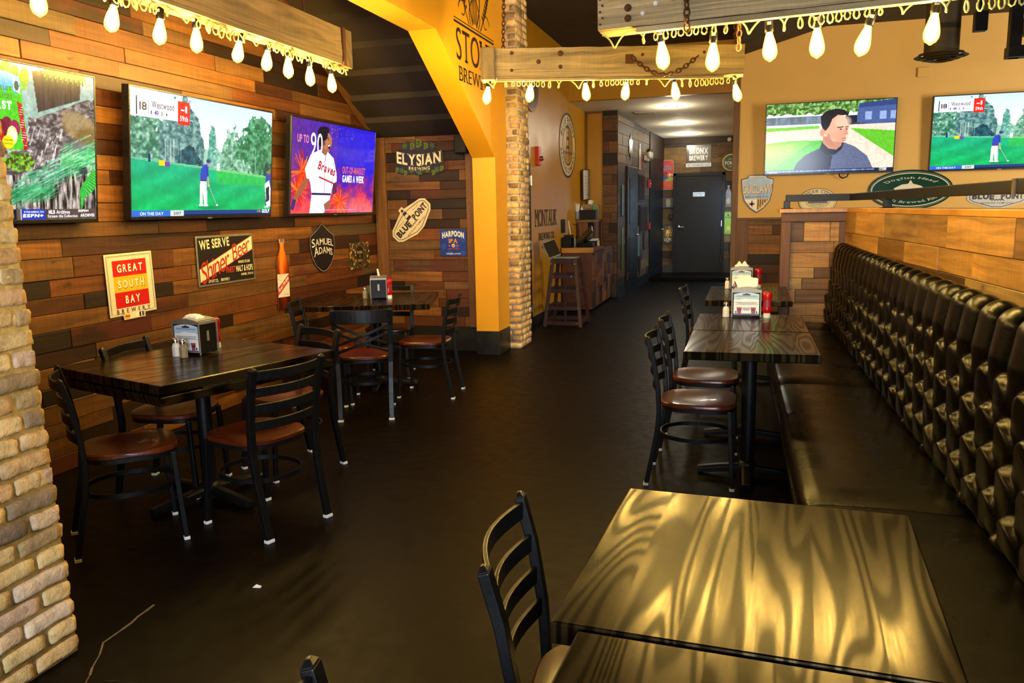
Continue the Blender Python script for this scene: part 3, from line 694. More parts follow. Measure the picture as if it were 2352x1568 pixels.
def make_chair(kind, label, group):
    t = thing('dining_chair', label, 'chair', group=group)
    seat_mesh().build('seat', MAT['seat'], t, True)
    for s in (-1, 1):
        mb = MB(); mb.sweep([(s * 0.168, 0.165, 0.43), (s * 0.176, 0.178, 0.2), (s * 0.184, 0.19, 0.014)], SQ(0.028, 0.022), (0, 1, 0))
        l = mb.build('front_leg', MAT['steel'], t, bevel=0.003)
        mb = MB(); mb.box((s * 0.184, 0.19, 0.008), (0.032, 0.027, 0.016)); mb.build('glide', MAT['white'], l, bevel=0.003)
        top = 0.815
        pts = [(s * 0.183, -0.262, 0.014), (s * 0.184, -0.235, 0.15), (s * 0.187, -0.207, 0.30), (s * 0.191, -0.196, 0.42), (s * 0.195, -0.204, 0.55), (s * 0.20, -0.228, 0.70), (s * 0.204, -0.258, top)]
        mb = MB(); mb.sweep(pts, SQ(0.036, 0.024), (0, 1, 0))
        d = (Vector(pts[-1]) - Vector(pts[-2])).normalized()
        mb.sweep([Vector(pts[-1]), Vector(pts[-1]) + d * 0.012], SQ(0.036, 0.024), (0, 1, 0), scales=[1.0, 0.35])
        l = mb.build('rear_leg', MAT['steel'], t, bevel=0.003)
        mb = MB(); mb.box((s * 0.183, -0.263, 0.008), (0.042, 0.03, 0.016)); mb.build('glide', MAT['white'], l, bevel=0.003)
    def arc(z, y0, half, dip, n=12): return [(half * (2 * i / n - 1), y0 - dip * math.cos((2 * i / n - 1) * PI / 2), z) for i in range(n + 1)]
    def ypost(z):
        for a, b in zip(pts, pts[1:]):
            if a[2] <= z <= b[2]: return a[1] + (b[1] - a[1]) * (z - a[2]) / (b[2] - a[2])
        return pts[-1][1]
    if kind == 'ladder':
        for z in (0.785, 0.705, 0.625, 0.545):
            mb = MB(); mb.sweep(arc(z, ypost(z), 0.195, 0.042), SQ(0.011, 0.044)); mb.build('slat', MAT['steel'], t, bevel=0.003)
    else:
        mb = MB(); mb.sweep(arc(0.765, ypost(0.765), 0.196, 0.042), SQ(0.012, 0.10)); mb.build('top_rail', MAT['steel'], t, bevel=0.004)
        for sg in (-1, 1):
            for off in (0.0, 0.055):
                P = []
                for i in range(11):
                    q = i / 10; z = 0.70 - off - 0.15 * q; x = sg * (2 * q - 1) * 0.19
                    P.append((x, ypost(z) - 0.038 * math.cos((2 * q - 1) * PI / 2) + sg * 0.005, z))
                mb = MB(); mb.sweep(P, SQ(0.010, 0.02)); mb.build('cross_bar', MAT['steel'], t, bevel=0.002)
    ring = [(seat_outline(2 * PI * i / 36)[0] * 0.92, seat_outline(2 * PI * i / 36)[1] * 0.92, 0.424) for i in range(36)]
    mb = MB(); mb.sweep(ring, SQ(0.018, 0.02), closed=True); mb.build('seat_frame', MAT['steel'], t, True)
    hoop = []
    for i in range(40):
        a = 2 * PI * i / 40; x, y = sup(a, 2.2); hoop.append((x * 0.185, y * 0.196 - 0.008, 0.262))
    mb = MB(); mb.sweep(hoop, SQ(0.010, 0.022), closed=True); mb.build('stretcher', MAT['steel'], t, True)
    return t
ladder = make_chair('ladder', '', None); ladder_used = False
def place(x, y, deg, label, group):
    global ladder_used
    o = ladder if not ladder_used else copy_tree(ladder); ladder_used = True
    o.location = (x, y, 0); o.rotation_euler = (0, 0, math.radians(deg)); tag(o, label, None, group)
    return o
G1, G2, G3 = 'chairs round the near plank-wall table', 'chairs round the far bay table', 'chairs facing the booth bench'
place(-2.285, 3.285, 73, 'ladder-back metal chair with blue-lit frame on the aisle side of the table', G1)
place(-2.60, 4.03, 152, 'ladder-back chair at the far end of the nearer bay table', G1)
place(-3.02, 3.60, -80, 'ladder-back chair between the nearer bay table and the plank wall', G1)
place(-2.76, 2.965, -43, 'dark ladder-back chair half hidden by the brick pillar', G1)
place(-2.53, 6.04, 97, 'ladder-back chair on the aisle side of the far bay table', G2)
place(-3.20, 5.64, -70, 'ladder-back chair at the plank-wall side of the far bay table', G2)
place(-3.15, 6.66, 198, 'ladder-back chair pushed in behind the far bay table', G2)
place(-0.235, 1.60, -84, 'black ladder-back chair beside the large golden-lit table', G3)
place(-0.34, 0.84, -80, 'black ladder-back chair, only its top slat showing at the picture edge', G3)
place(-0.235, 4.40, -90, 'ladder-back chair at the near table of the joined pair by the bench', G3)
place(-0.23, 5.05, -90, 'ladder-back chair at the second table of the joined pair by the bench', G3)
place(-0.26, 6.95, -92, 'ladder-back chair at the farthest table along the bench', G3)
xb = make_chair('cross', 'cross-back metal chair with wide top rail at the far bay table', G2)
xb.location = (-2.735, 5.36, 0); xb.rotation_euler = (0, 0, math.radians(23))

# ------------------------------------------------------------------ tables
def make_table(w, d, label, x, y, deg=0.0, group=None, double=False, tone=0.5, seed=3.0, foot=0.27):
    t = thing('dining_table', label, 'table', (x, y, 0), math.radians(deg), group)
    mb = MB(); R = random.Random(int(seed * 10)); n = 6; sw = d / n if w >= d else w / n
    # glued-up staves running front to back
    bw = w / n
    vs0 = []
    nb = n
    for i in range(nb):
        xa, xb_ = -w / 2 + i * bw, -w / 2 + (i + 1) * bw; sd = seed + i * 0.9
        V = [(xa, -d / 2, 0.718), (xb_, -d / 2, 0.718), (xb_, d / 2, 0.718), (xa, d / 2, 0.718), (xa, -d / 2, 0.762), (xb_, -d / 2, 0.762), (xb_, d / 2, 0.762), (xa, d / 2, 0.762)]
        F = [(3, 2, 1, 0), (4, 5, 6, 7), (0, 1, 5, 4), (2, 3, 7, 6)] + ([(3, 0, 4, 7)] if i == 0 else []) + ([(1, 2, 6, 5)] if i == nb - 1 else [])
        mb.add(V, F, 0, (R.random(), 0.2, 0.1), [(p[1] + sd * 3, p[0] + sd * 0.31, sd) for p in V])
    mb.build('tabletop', MAT['table'], t, bevel=0.005, merge=True)
    if double:
        mb = MB(); mb.box((0, 0, 0.685), (w * 0.985, d * 0.985, 0.044), 0, (0.3, 0.2, 0.1), None, 1.0, 1, seed + 2); mb.build('folded_leaf', MAT['table'], t, bevel=0.005)
        mb = MB(); mb.box((0, 0, 0.7125), (w * 0.9, d * 0.9, 0.012)); mb.build('leaf_hinge', MAT['black'], t)
        mb = MB(); mb.box((w / 2 - 0.004, -0.12, 0.7135), (0.012, 0.36, 0.010)); mb.build('slide_rail', MAT['chrome'], t)
    zt = 0.663 if double else 0.718
    mb = MB(); mb.lathe([(0.0, 0.05), (0.055, 0.05), (0.05, 0.08), (0.038, 0.09), (0.038, zt - 0.02), (0.05, zt - 0.012), (0.05, zt), (0, zt)], 20); mb.build('column', MAT['steel'], t, True)
    for i in range(4):
        a = PI / 4 * 0 + i * PI / 2; u = Vector((math.cos(a), math.sin(a), 0))
        mb = MB(); mb.sweep([u * 0.02 + Vector((0, 0, 0.055)), u * (foot * 0.6) + Vector((0, 0, 0.042)), u * foot + Vector((0, 0, 0.026))], [(-.03, -.026), (.03, -.026), (.03, .004), (.018, .016), (-.018, .016), (-.03, .004)], scales=[1.0, 0.95, 0.85]); mb.build('foot', MAT['steel'], t, bevel=0.003)
    mb = MB()
    for a in (0, PI / 2): mb.bar((math.cos(a) * -0.2, math.sin(a) * -0.2, zt - 0.008), (math.cos(a) * 0.2, math.sin(a) * 0.2, zt - 0.008), 0.05, 0.012)
    mb.build('top_plate', MAT['steel'], t)
    return t
GT = 'square tables in a line by the booth bench'
make_table(0.92, 1.04, 'dark double-thick dining table at an angle near the brick pillar', -2.75, 3.496, -18.0, None, True, 0.5, 5.0, 0.34)
make_table(1.0, 1.01, 'dark square dining table in the far corner of the bay', -3.07, 6.265, 17.5, None, False, 0.5, 8.0, 0.33)
make_table(0.675, 0.735, 'table with golden reflections of bulbs on its grain, nearest whole one', 0.032, 1.655, -3.2, GT, False, 0.5, 1.0)
make_table(0.675, 0.735, 'table cut by the bottom edge of the picture, behind it the golden-lit one', 0.045, 0.905, -3.2, GT, False, 0.5, 14.0)
make_table(0.67, 0.745, 'bare table at the near end of the joined pair by the bench', 0.03, 4.50, 0, GT, False, 0.5, 2.0)
make_table(0.67, 0.76, 'table holding the tall-tissue napkin box, in the joined pair by the bench', 0.026, 5.265, 0, GT, False, 0.5, 21.0)
make_table(0.66, 1.15, 'farthest table along the bench, close to the partition return', 0.015, 7.03, 0, GT, False, 0.5, 27.0)

# ------------------------------------------------------------------ hanging timbers, string lights, bulbs
ORD = ['first', 'second', 'third', 'fourth', 'fifth', 'sixth', 'seventh', 'eighth', 'ninth']
def chain(mb, pts, r=0.013, wire=0.0045):
    """links along a polyline"""
    P = [Vector(p) for p in pts]; step = r * 2.3; segs = []
    L = sum((b - a).length for a, b in zip(P, P[1:])); n = max(2, int(L / step)); cur = 0; acc2 = 0.0
    def at(s):
        for a, b in zip(P, P[1:]):
            l = (b - a).length
            if s <= l: return a.lerp(b, s / l), (b - a).normalized()
            s -= l
        return P[-1], (P[-1] - P[-2]).normalized()
    for i in range(n):
        p, t = at((i + 0.5) * L / n); x = Vector((0.3, 0.9, 0.2)).cross(t)
        if x.length < 0.05: x = Vector((1, 0, 0))
        x.normalize(); y = t.cross(x)
        if i % 2: x = y
        ring = [p + t * (r * 1.55 * math.cos(2 * PI * q / 12)) + x * (r * math.sin(2 * PI * q / 12)) for q in range(12)]
        nrm_ = t.cross(x); mb.tube(ring, wire, 5, 0, None, True, None, tuple(nrm_))
def hewn(mb, L, w, h, seed, seg=26, amp=0.006):
    """rough timber along +x from 0, centred in y, bottom at z=0"""
    R = random.Random(seed); prof = [(-w / 2, 0), (-w / 6, 0), (w / 6, 0), (w / 2, 0), (w / 2, h * .33), (w / 2, h * .66), (w / 2, h), (w / 6, h), (-w / 6, h), (-w / 2, h), (-w / 2, h * .66), (-w / 2, h * .33)]
    k = len(prof); vs = []
    for i in range(seg + 1):
        x = L * i / seg
        for q, (y, z) in enumerate(prof):
            c = 0.5 if q in (0, 3, 6, 9) else 1.0
            vs.append((x + (R.uniform(-.004, .004) if i in (0, seg) else 0), y + R.uniform(-amp, amp) * c - (0.006 * math.copysign(1, y) if q in (0, 3, 6, 9) else 0), z + R.uniform(-amp, amp) * 0.4 + (0.004 if q in (0, 3) else 0)))
    fs = [(i * k + q, i * k + (q + 1) % k, (i + 1) * k + (q + 1) % k, (i + 1) * k + q) for i in range(seg) for q in range(k)]
    fs += [tuple(range(k - 1, -1, -1)), tuple(seg * k + q for q in range(k))]
    fs = [tuple(reversed(f)) for f in fs]
    per = [0]; 
    for a, b in zip(prof, prof[1:]): per.append(per[-1] + math.hypot(b[0] - a[0], b[1] - a[1]))
    g = [(v[0] + seed, per[j % k] + seed * 0.37, seed) for j, v in enumerate(vs)]
    mb.add(vs, fs, 0, (R.random(), 0.3, 0.1), g)
GLASS = [(0.0, -0.128), (0.004, -0.127), (0.010, -0.122), (0.022, -0.114), (0.0295, -0.100), (0.032, -0.086), (0.030, -0.068), (0.025, -0.045), (0.019, -0.024), (0.0145, -0.008), (0.0135, 0.0)]
def bulb_glass():
    t = NT('glowing_glass'); lw = t.new('LayerWeight'); lw.inputs[0].default_value = 0.35
    t.set(0.08, 0, 0.5, 0, (0.2, 0.12, 0.03))
    t.p.inputs['Emission Color'].default_value = (1.0, 0.50, 0.04, 1); t.p.inputs['Emission Strength'].default_value = 2.2; t.p.inputs['Alpha'].default_value = 0.30
    return t.m
MAT['bulb'] = bulb_glass(); MAT['hot'] = glow('hot_filament_glow', BULB_COL, BULB_EMIT)
MAT['cord'] = plain('green_gold_cord', hexc('d9d06a'), 0.5, 0, 0.15)
bulb0 = None
def bulb(p, tilt, label, group, up):
    """p: top of the glass; up: point where the cord leaves the timber"""
    global bulb0
    if bulb0 is None:
        r = thing('edison_bulb', label, 'light bulb')
        mb = MB(); mb.lathe(list(reversed(GLASS)), 20); mb.build('glass_globe', MAT['bulb'], r, True)
        mb = MB(); mb.lathe([(r_ * 0.66, z * 0.86 - 0.006) for r_, z in reversed(GLASS)], 16); mb.build('filament', MAT['hot'], r, True)
        mb = MB(); mb.lathe([(0.0, 0.058), (0.013, 0.056), (0.017, 0.048), (0.0185, 0.02), (0.0195, 0.016), (0.0195, 0.0), (0.016, -0.004), (0.0, -0.004)], 16); s = mb.build('socket', MAT['black'], r, True)
        mb = MB(); mb.box((0, -0.0185, 0.034), (0.018, 0.003, 0.014)); mb.build('maker_tag', MAT['white'], s)
        r.scale = (1.1, 1.1, 1.1); bulb0 = r
    else: r = copy_tree(bulb0)
    r.location = p; r.rotation_euler = tilt; tag(r, label, 'light bulb', group)
    return r
def beam_set(A, B, w, h, seed, label, bulbs, cordlabel, gname, where, coils, parts=None):
    """timber with its bottom-centre line from A to B; bulbs: centres of the glass"""
    A = Vector(A); B = Vector(B); L = (B - A).length; d = (B - A).normalized()
    yaw = math.atan2(d.y, d.x); pit = -math.asin(d.z)
    t = thing('hanging_timber', label, 'wooden beam', A, (0, pit, yaw), 'old timbers hung as light fittings')
    mb = MB(); hewn(mb, L, w, h, seed); mb.build('timber', MAT['beam'], t)
    if parts: parts(t, L, w, h)
    # cord: runs below the timber in loose coils, with a drop to every socket
    c = thing('string_light_cord', cordlabel, 'electric cord', A, (0, pit, yaw), 'coiled cords of the string lights')
    Mi = t.matrix_basis.inverted() if False else (Matrix.Translation(A) @ Euler((0, pit, yaw)).to_matrix().to_4x4()).inverted()
    R = random.Random(seed + 5); pts = []
    n = int(L / 0.004); ph = 0.0; amp = coils * 1.35
    for i in range(n + 1):
        x = L * i / n; ph += 1.15 * (0.7 + 0.5 * math.sin(x * 9 + seed))
        dens = 0.65 + 0.35 * (0.5 + 0.5 * math.sin(x * 7.3 + seed * 2))
        pts.append((x + 0.022 * math.sin(ph * 0.5), 0.014 * math.cos(ph * 0.31) * dens - w * 0.22, -0.006 - amp * (0.52 - 0.5 * math.cos(ph * 0.5)) * dens))
    mb = MB(); mb.tube(pts, 0.0045, 5); mb.build('coiled_wire', MAT['cord'], c)
    mb = MB()
    nb = len(bulbs)
    for i, (p, tx, ty) in enumerate(bulbs):
        p = Vector(p); rot = Euler((tx, ty, 0)); ctr = p
        top = ctr + rot.to_matrix() @ Vector((0, 0, 0.066)); sk = ctr + rot.to_matrix() @ Vector((0, 0, 0.066 + 0.056))
        bulb(top, rot, where % ORD[i], gname, None)
        q = Mi @ sk; e = Vector((q.x + 0.01, -w * 0.1, -0.001))
        mb.tube([q, q.lerp(e, 0.5) + Vector((0.008, 0, 0.004)), e], 0.003, 5)
    mb.build('drop_wire', MAT['cord'], c)
    return t
def bolts(t, spots, w, z0=0):
    for x, z, m, r in spots:
        mb = MB(); mb.lathe([(0.0, 0.012), (r * 0.55, 0.010), (r * 0.6, 0.004), (r, 0.003), (r, -0.002), (0, -0.002)], 12, 0, Matrix.Translation((x, -w / 2 - 0.002, z)) @ Matrix.Rotation(PI / 2, 4, 'X')); mb.build('bolt_head', m, t, True)
def parts1(t, L, w, h):
    mb = MB(); mb.box((L - 0.12, 0, h / 2), (0.045, w + 0.02, h + 0.016)); mb.build('strap', MAT['rust'], t, bevel=0.004)
    mb = MB(); mb.box((L - 0.05, 0, h / 2 - 0.004), (0.12, w + 0.012, h + 0.012), 0, (0.2, 0.1, 0.1), None, 1.0, 1, 4.0); mb.build('end_block', MAT['beam'], t, bevel=0.008)
    mb = MB(); chain(mb, [(L - 0.55, 0, h), (L - 0.6, 0, 3.8 - 2.60)]); mb.build('chain', MAT['rust'], t, True); mb = MB(); chain(mb, [(0.8, 0, h), (0.8, 0, 3.8 - 2.60)]); mb.build('chain', MAT['rust'], t, True)
b1 = [((-3.03, 2.987, 2.452), 0, 0), ((-3.03, 3.422, 2.466), -.28, 0), ((-3.03, 3.757, 2.470), -.18, 0), ((-3.03, 4.056, 2.482), -.08, 0), ((-3.03, 4.449, 2.488), -.30, 0), ((-3.03, 4.756, 2.486), -.24, 0), ((-3.03, 5.009, 2.480), -.06, 0), ((-3.03, 5.292, 2.468), .02, .02), ((-3.03, 5.606, 2.464), .08, 0)]
beam_set((-3.03, 2.3, 2.597), (-3.03, 5.80, 2.597), 0.15, 0.265, 3, 'heavy hewn timber hung in front of the planked dining wall', b1, 'looping cord under the timber by the planked wall',
         'bulbs over the planked wall', '%s glowing pear bulb, counted from the near end of the timber by the planks', 0.045, parts1)
def parts2(t, L, w, h):
    mb = MB(); mb.box((0.055, 0, h / 2), (0.115, w + 0.03, h + 0.02), 0, (0.1, 0.1, 0.1), None, 1.0, 2, 7.0); mb.build('end_block', MAT['beam'], t, bevel=0.008)
    mb = MB(); chain(mb, [(0.17, 0, h), (0.19, 0, 1.30)]); mb.build('chain', MAT['rust'], t, True); mb = MB(); chain(mb, [(L - 0.06, -0.02, h), (L - 0.08, 0, 1.30)])
    mid = [(1.17 + 0.5 * q, -w / 2 - 0.016, 0.14 - 0.135 * math.sin(PI * q)) for q in np.linspace(0, 1, 14)]
    mb.build('chain', MAT['rust'], t, True); mb = MB(); chain(mb, mid, 0.014, 0.005); mb.build('chain', MAT['rust'], t, True)
    mb = MB(); mb.box((1.15, -w / 2 - 0.004, 0.13), (0.06, 0.012, 0.07)); mb.build('hook_plate', MAT['rust'], t, bevel=0.004)
    mb = MB(); mb.box((1.0, -w / 2 + 0.018, -0.011), (1.75, 0.034, 0.020), 0, (0.9, 0.1, 0.1), None, 1.0, 0, 3.0); mb.build('batten', MAT['beam'], t, bevel=0.003)
    bolts(t, [(0.24, 0.19, MAT['rust'], 0.014), (0.24, 0.06, MAT['rust'], 0.012), (0.45, 0.12, MAT['rust'], 0.018), (0.62, 0.18, MAT['rust'], 0.022), (0.62, 0.08, MAT['rust'], 0.016), (1.25, 0.16, MAT['rust'], 0.012), (1.72, 0.17, MAT['rust'], 0.012)], w)
b2 = [((-2.017, 6.258, 2.399), 0, .16), ((-1.686, 6.333, 2.407), 0, .10), ((-1.255, 6.432, 2.404), 0, -.08), ((-0.953, 6.501, 2.402), 0, .12), ((-0.577, 6.587, 2.391), 0, -.14), ((-0.115, 6.693, 2.365), 0, -.22)]
beam_set((-2.055, 6.25, 2.512), (-0.082, 6.70, 2.485), 0.15, 0.225, 17, 'weathered timber with a draped chain hung across the corridor mouth', b2, 'zigzag cord under the timber across the corridor mouth',
         'bulbs across the corridor mouth', '%s small glowing bulb under the chain-draped timber, from the brick column', 0.052, parts2)
def parts3(t, L, w, h):
    mb = MB(); mb.box((1.45, -w / 2 + 0.022, -0.014), (2.5, 0.042, 0.028), 0, (0.9, 0.1, 0.1), None, 1.0, 0, 13.0); mb.build('batten', MAT['beam'], t, bevel=0.004)
    mb = MB(); chain(mb, [(0.46, -w / 2 - 0.015, -0.05), (0.45, -w / 2 - 0.015, h + 0.02), (0.45, 0, 1.35)], 0.015, 0.005); mb.build('chain', MAT['rust'], t, True); mb = MB(); chain(mb, [(0.69, 0.02, -0.14), (0.69, 0.02, -0.01)], 0.012, 0.004); mb.build('chain', MAT['rust'], t, True); mb = MB(); chain(mb, [(1.8, 0, h), (1.8, 0, 1.35)], 0.015, 0.005); mb.build('chain', MAT['rust'], t, True)
    R = MAT['rust']; Wt = MAT['white']
    bolts(t, [(0.16, 0.045, R, 0.018), (0.16, 0.095, R, 0.019), (0.16, 0.15, R, 0.016), (0.30, 0.10, Wt, 0.011), (0.235, 0.06, Wt, 0.010), (0.66, 0.10, R, 0.018), (0.66, 0.155, R, 0.018), (1.3, 0.12, R, 0.018)], w)
    mb = MB()
    for i in range(6): mb.lathe([(0, .003), (.006, .003), (.006, -.002), (0, -.002)], 8, 0, Matrix.Translation((0.015 + 0.012 * (i % 2), -w / 2 - 0.003, 0.03 + i * 0.03)) @ Matrix.Rotation(PI / 2, 4, 'X'))
    mb.build('nail', MAT['rust'], t)
b3 = [((-0.444, 4.31, 2.262), 0, -.10), ((-0.193, 4.285, 2.233), 0, .02), ((0.076, 4.254, 2.258), 0, -.06), ((0.29, 4.229, 2.255), 0, -.03), ((0.494, 4.205, 2.245), 0, .26), ((0.774, 4.173, 2.270), 0, .10)]
beam_set((-0.757, 4.351, 2.392), (1.75, 4.06, 2.40), 0.20, 0.30, 29, 'broad bolted plank-sided timber hung nearest above the bench tables', b3, 'tangled cord under the broad bolted timber',
         'bulbs above the bench', '%s large bright bulb under the broad bolted timber, from its sawn end', 0.055, parts3)

# ------------------------------------------------------------------ things on the tables
def glyph_lines(mb, x, z, w, n, mi, R, y, h=0.0016):
    for i in range(n):
        k = x - w / 2
        while k < x + w / 2:
            l = R.uniform(0.003, 0.009); mb.box((k + l / 2, y, z - i * h * 2.1), (l, 0.0004, h), mi); k += l + 0.0022
def napkin_box(label, x, y, deg, nap, grp='napkin boxes on the tables'):
    t = thing('napkin_dispenser', label, 'napkin holder', (x, y, 0.762), math.radians(deg), grp)
    w, d, h = 0.19, 0.14, 0.185
    mb = MB(); mb.box((0, 0, h / 2 + 0.004), (w - 0.014, d - 0.014, h - 0.008)); mb.build('body', MAT['black'], t, bevel=0.003)
    # silver shell: curved lid and end frames
    N = 12; prof = [(-w / 2 + w * i / N, 0.181 + 0.016 * math.sin(PI * i / N)) for i in range(N + 1)]
    poly = [(-w / 2, 0.166)] + prof + [(w / 2, 0.166)]
    mb = MB(); n = len(poly)
    vs = [(p[0], -d / 2, p[1]) for p in poly] + [(p[0], d / 2, p[1]) for p in poly]
    mb.add(vs, [tuple(range(n - 1, -1, -1)), tuple(range(n, 2 * n))] + [(i, (i + 1) % n, n + (i + 1) % n, n + i) for i in range(n)]); mb.build('lid', MAT['tin'], t, True)
    for sy in (-1, 1):
        for sx in (-1, 1): mb = MB(); mb.box((sx * (w / 2 - 0.004), sy * (d / 2 - 0.003), 0.085), (0.008, 0.007, 0.166)); mb.build('corner_post', MAT['tin'], t, bevel=0.002)
        mb = MB(); R = random.Random(3); s = sy
        yf = s * (d / 2 - 0.005)
        # advertising card: pale blue sky to white with printed lines and two cups
        P = [(-0.081, 0.016), (0.081, 0.016), (0.081, 0.155)] + [(0.081 - 0.162 * i / 8, 0.155 + 0.011 * math.sin(PI * i / 8)) for i in range(1, 8)] + [(-0.081, 0.155)]
        mb.add([(p[0], yf, p[1]) for p in P], [tuple(range(len(P)))], 0)
        mb.add([(-0.081, yf + s * .0006, 0.118), (0.081, yf + s * .0006, 0.118), (0.081, yf + s * .0006, 0.155), (-0.081, yf + s * .0006, 0.155)], [(0, 1, 2, 3)], 1)
        cl = [(-0.081, 0.108), (-0.06, 0.114), (-0.03, 0.124), (0.0, 0.128), (0.02, 0.122), (0.045, 0.126), (0.081, 0.116), (0.081, 0.10), (-0.081, 0.10)]
        mb.add([(p[0], yf + s * .001, p[1]) for p in cl], [tuple(range(len(cl)))], 0)
        mb.box((0, yf + s * .001, 0.152), (0.05, 0.0008, 0.009), 2); mb.box((0, yf + s * .001, 0.157), (0.018, 0.0008, 0.006), 2)
        glyph_lines(mb, 0, 0.143, 0.13, 2, 3, R, yf + s * .0012, 0.0018)
        glyph_lines(mb, 0, 0.101, 0.14, 1, 3, R, yf + s * .0012, 0.0034); glyph_lines(mb, 0, 0.093, 0.11, 1, 3, R, yf + s * .0012, 0.0028); glyph_lines(mb, 0, 0.087, 0.14, 1, 3, R, yf + s * .0012, 0.0022)
        glyph_lines(mb, 0, 0.066, 0.045, 7, 4, R, yf + s * .0012, 0.0014)
        for cx in (-0.045, 0.045):
            mb.add([(cx - 0.011, yf + s * .0014, 0.024), (cx + 0.011, yf + s * .0014, 0.024), (cx + 0.017, yf + s * .0014, 0.068), (cx - 0.017, yf + s * .0014, 0.068)], [(0, 1, 2, 3)], 5)
            mb.box((cx, yf + s * .0018, 0.050), (0.024, 0.0006, 0.010), 2); mb.box((cx, yf + s * .0018, 0.071), (0.034, 0.0006, 0.006), 0)
        for cx in (-0.066, 0.066): mb.box((cx, yf + s * .0014, 0.036), (0.008, 0.0006, 0.014), 2)
        for cx in (-0.045, 0.045): mb.add([(cx - .009, yf + s * .0014, .122), (cx, yf + s * .0014, .126), (cx + .009, yf + s * .0014, .122), (cx, yf + s * .0014, .1235)], [(0, 1, 2, 3)], 4)
        mb.box((0, yf + s * .0014, 0.022), (0.160, 0.0006, 0.009), 6)
        mb.build('printed_card', [flat('e8ecf0', 0.35), flat('a9cbe6', 0.35), flat('2b2540', 0.4), flat('1f3c50', 0.4), flat('5c6470', 0.4), flat('9c3b3f', 0.4), flat('4b5a86', 0.4)], t)
    for sx in (-1, 1):
        mb = MB(); mb.box((sx * (w / 2 - 0.0068), 0, 0.10), (0.002, 0.016, 0.055)); mb.build('slot_window', MAT['tin'], t)
    # tissue standing out of the lid
    mb = MB(); n = 14; vs = []
    if nap == 'fold':
        for j in range(5):
            q = j / 4
            for i in range(n + 1):
                u = i / n * 2 - 1
                vs.append((u * (0.062 + 0.014 * q) + 0.004 * math.sin(q * 5), 0.012 * math.sin(u * 2.5 + q) + 0.022 * q * q, 0.190 + q * (0.055 + 0.02 * math.cos(u * 1.4)) + 0.003 * math.sin(u * 9)))
    elif nap == 'spike':
        for j in range(5):
            q = j / 4
            for i in range(n + 1):
                u = i / n * 2 - 1
                vs.append((u * 0.034 * (1 - 0.75 * q) + 0.02 * q, 0.012 * math.sin(u * 3) * (1 - q * .5) + 0.01 * q, 0.190 + q * 0.062))
    elif nap == 'peaks':
        for j in range(5):
            q = j / 4
            for i in range(n + 1):
                u = i / n * 2 - 1
                vs.append((u * 0.06, 0.010 * math.sin(u * 3 + q * 2), 0.190 + q * (0.018 + 0.04 * max(0, 1 - abs(abs(u) - 0.38) * 2.4))))
    else:
        for j in range(7):
            q = j / 6 * 2 - 1
            for i in range(n + 1):
                u = i / n * 2 - 1
                vs.append((u * 0.055 + 0.004 * math.sin(q * 4), q * 0.034 + 0.003 * math.sin(u * 5), 0.191 + 0.024 * (1 - u * u) ** 0.5 * (1 - q * q) ** 0.4 + 0.002 * math.sin(u * 11 + q * 7)))
    k = n + 1; rows = len(vs) // k
    mb.add(vs, [(j * k + i, j * k + i + 1, (j + 1) * k + i + 1, (j + 1) * k + i) for j in range(rows - 1) for i in range(n)])
    o = mb.build('paper_napkin', MAT['paper'], t, True); s_ = o.modifiers.new('thick', 'SOLIDIFY'); s_.thickness = 0.0015
    return t
napkin_box('grey napkin box by the salt and pepper pair on the angled table', -2.865, 3.625, -6, 'flat')
napkin_box('napkin box turned side-on with an upright tissue spike, far bay table', -3.06, 6.31, 112, 'spike')
napkin_box('napkin box with a tall folded white tissue, on the joined bench tables', 0.002, 5.545, 0, 'fold')
napkin_box('napkin box with two tissue peaks on the farthest bench table', -0.045, 7.45, 0, 'peaks')
MAT['salt'] = plain('salt_fill', hexc('d8d6d2'), 0.35, 0, 0.06, 60); MAT['pepper'] = plain('pepper_fill', hexc('8a7a5c'), 0.35, 0, 0.35, 160)
def shaker(label, x, y, m, z=0.762, fill='salt'):
    t = thing(fill + '_shaker', label, 'shaker', (x, y, z), 0.3, 'salt and pepper shakers')
    mb = MB(); mb.lathe([(0.0, 0.0), (0.021, 0.0), (0.0225, 0.004), (0.0225, 0.052), (0.019, 0.062), (0.0155, 0.070), (0.0155, 0.074), (0, 0.074)], 8); mb.build('glass_body', m, t, bevel=0.002)
    mb = MB(); mb.lathe([(0.0, 0.074), (0.017, 0.074), (0.017, 0.083), (0.0185, 0.084), (0.0185, 0.092), (0.015, 0.098), (0.006, 0.1015), (0, 0.102)], 16); mb.build('metal_cap', MAT['chrome'], t, True)
    return t
shaker('salt shaker behind the pepper one on the angled table', -2.905, 3.515, MAT['salt'])
shaker('pepper shaker in front of the napkin box on the angled table', -2.838, 3.487, MAT['pepper'], 0.762, 'pepper')
shaker('pepper shaker beside the side-on napkin box of the far bay table', -3.165, 6.245, MAT['pepper'], 0.762, 'pepper')
shaker('salt shaker beside the tall-tissue napkin box on the joined tables', -0.127, 5.485, MAT['salt'])
shaker('salt shaker on the farthest bench table', -0.165, 7.40, MAT['salt'])
MAT['cream'] = flat('d9d6c4', 0.4)
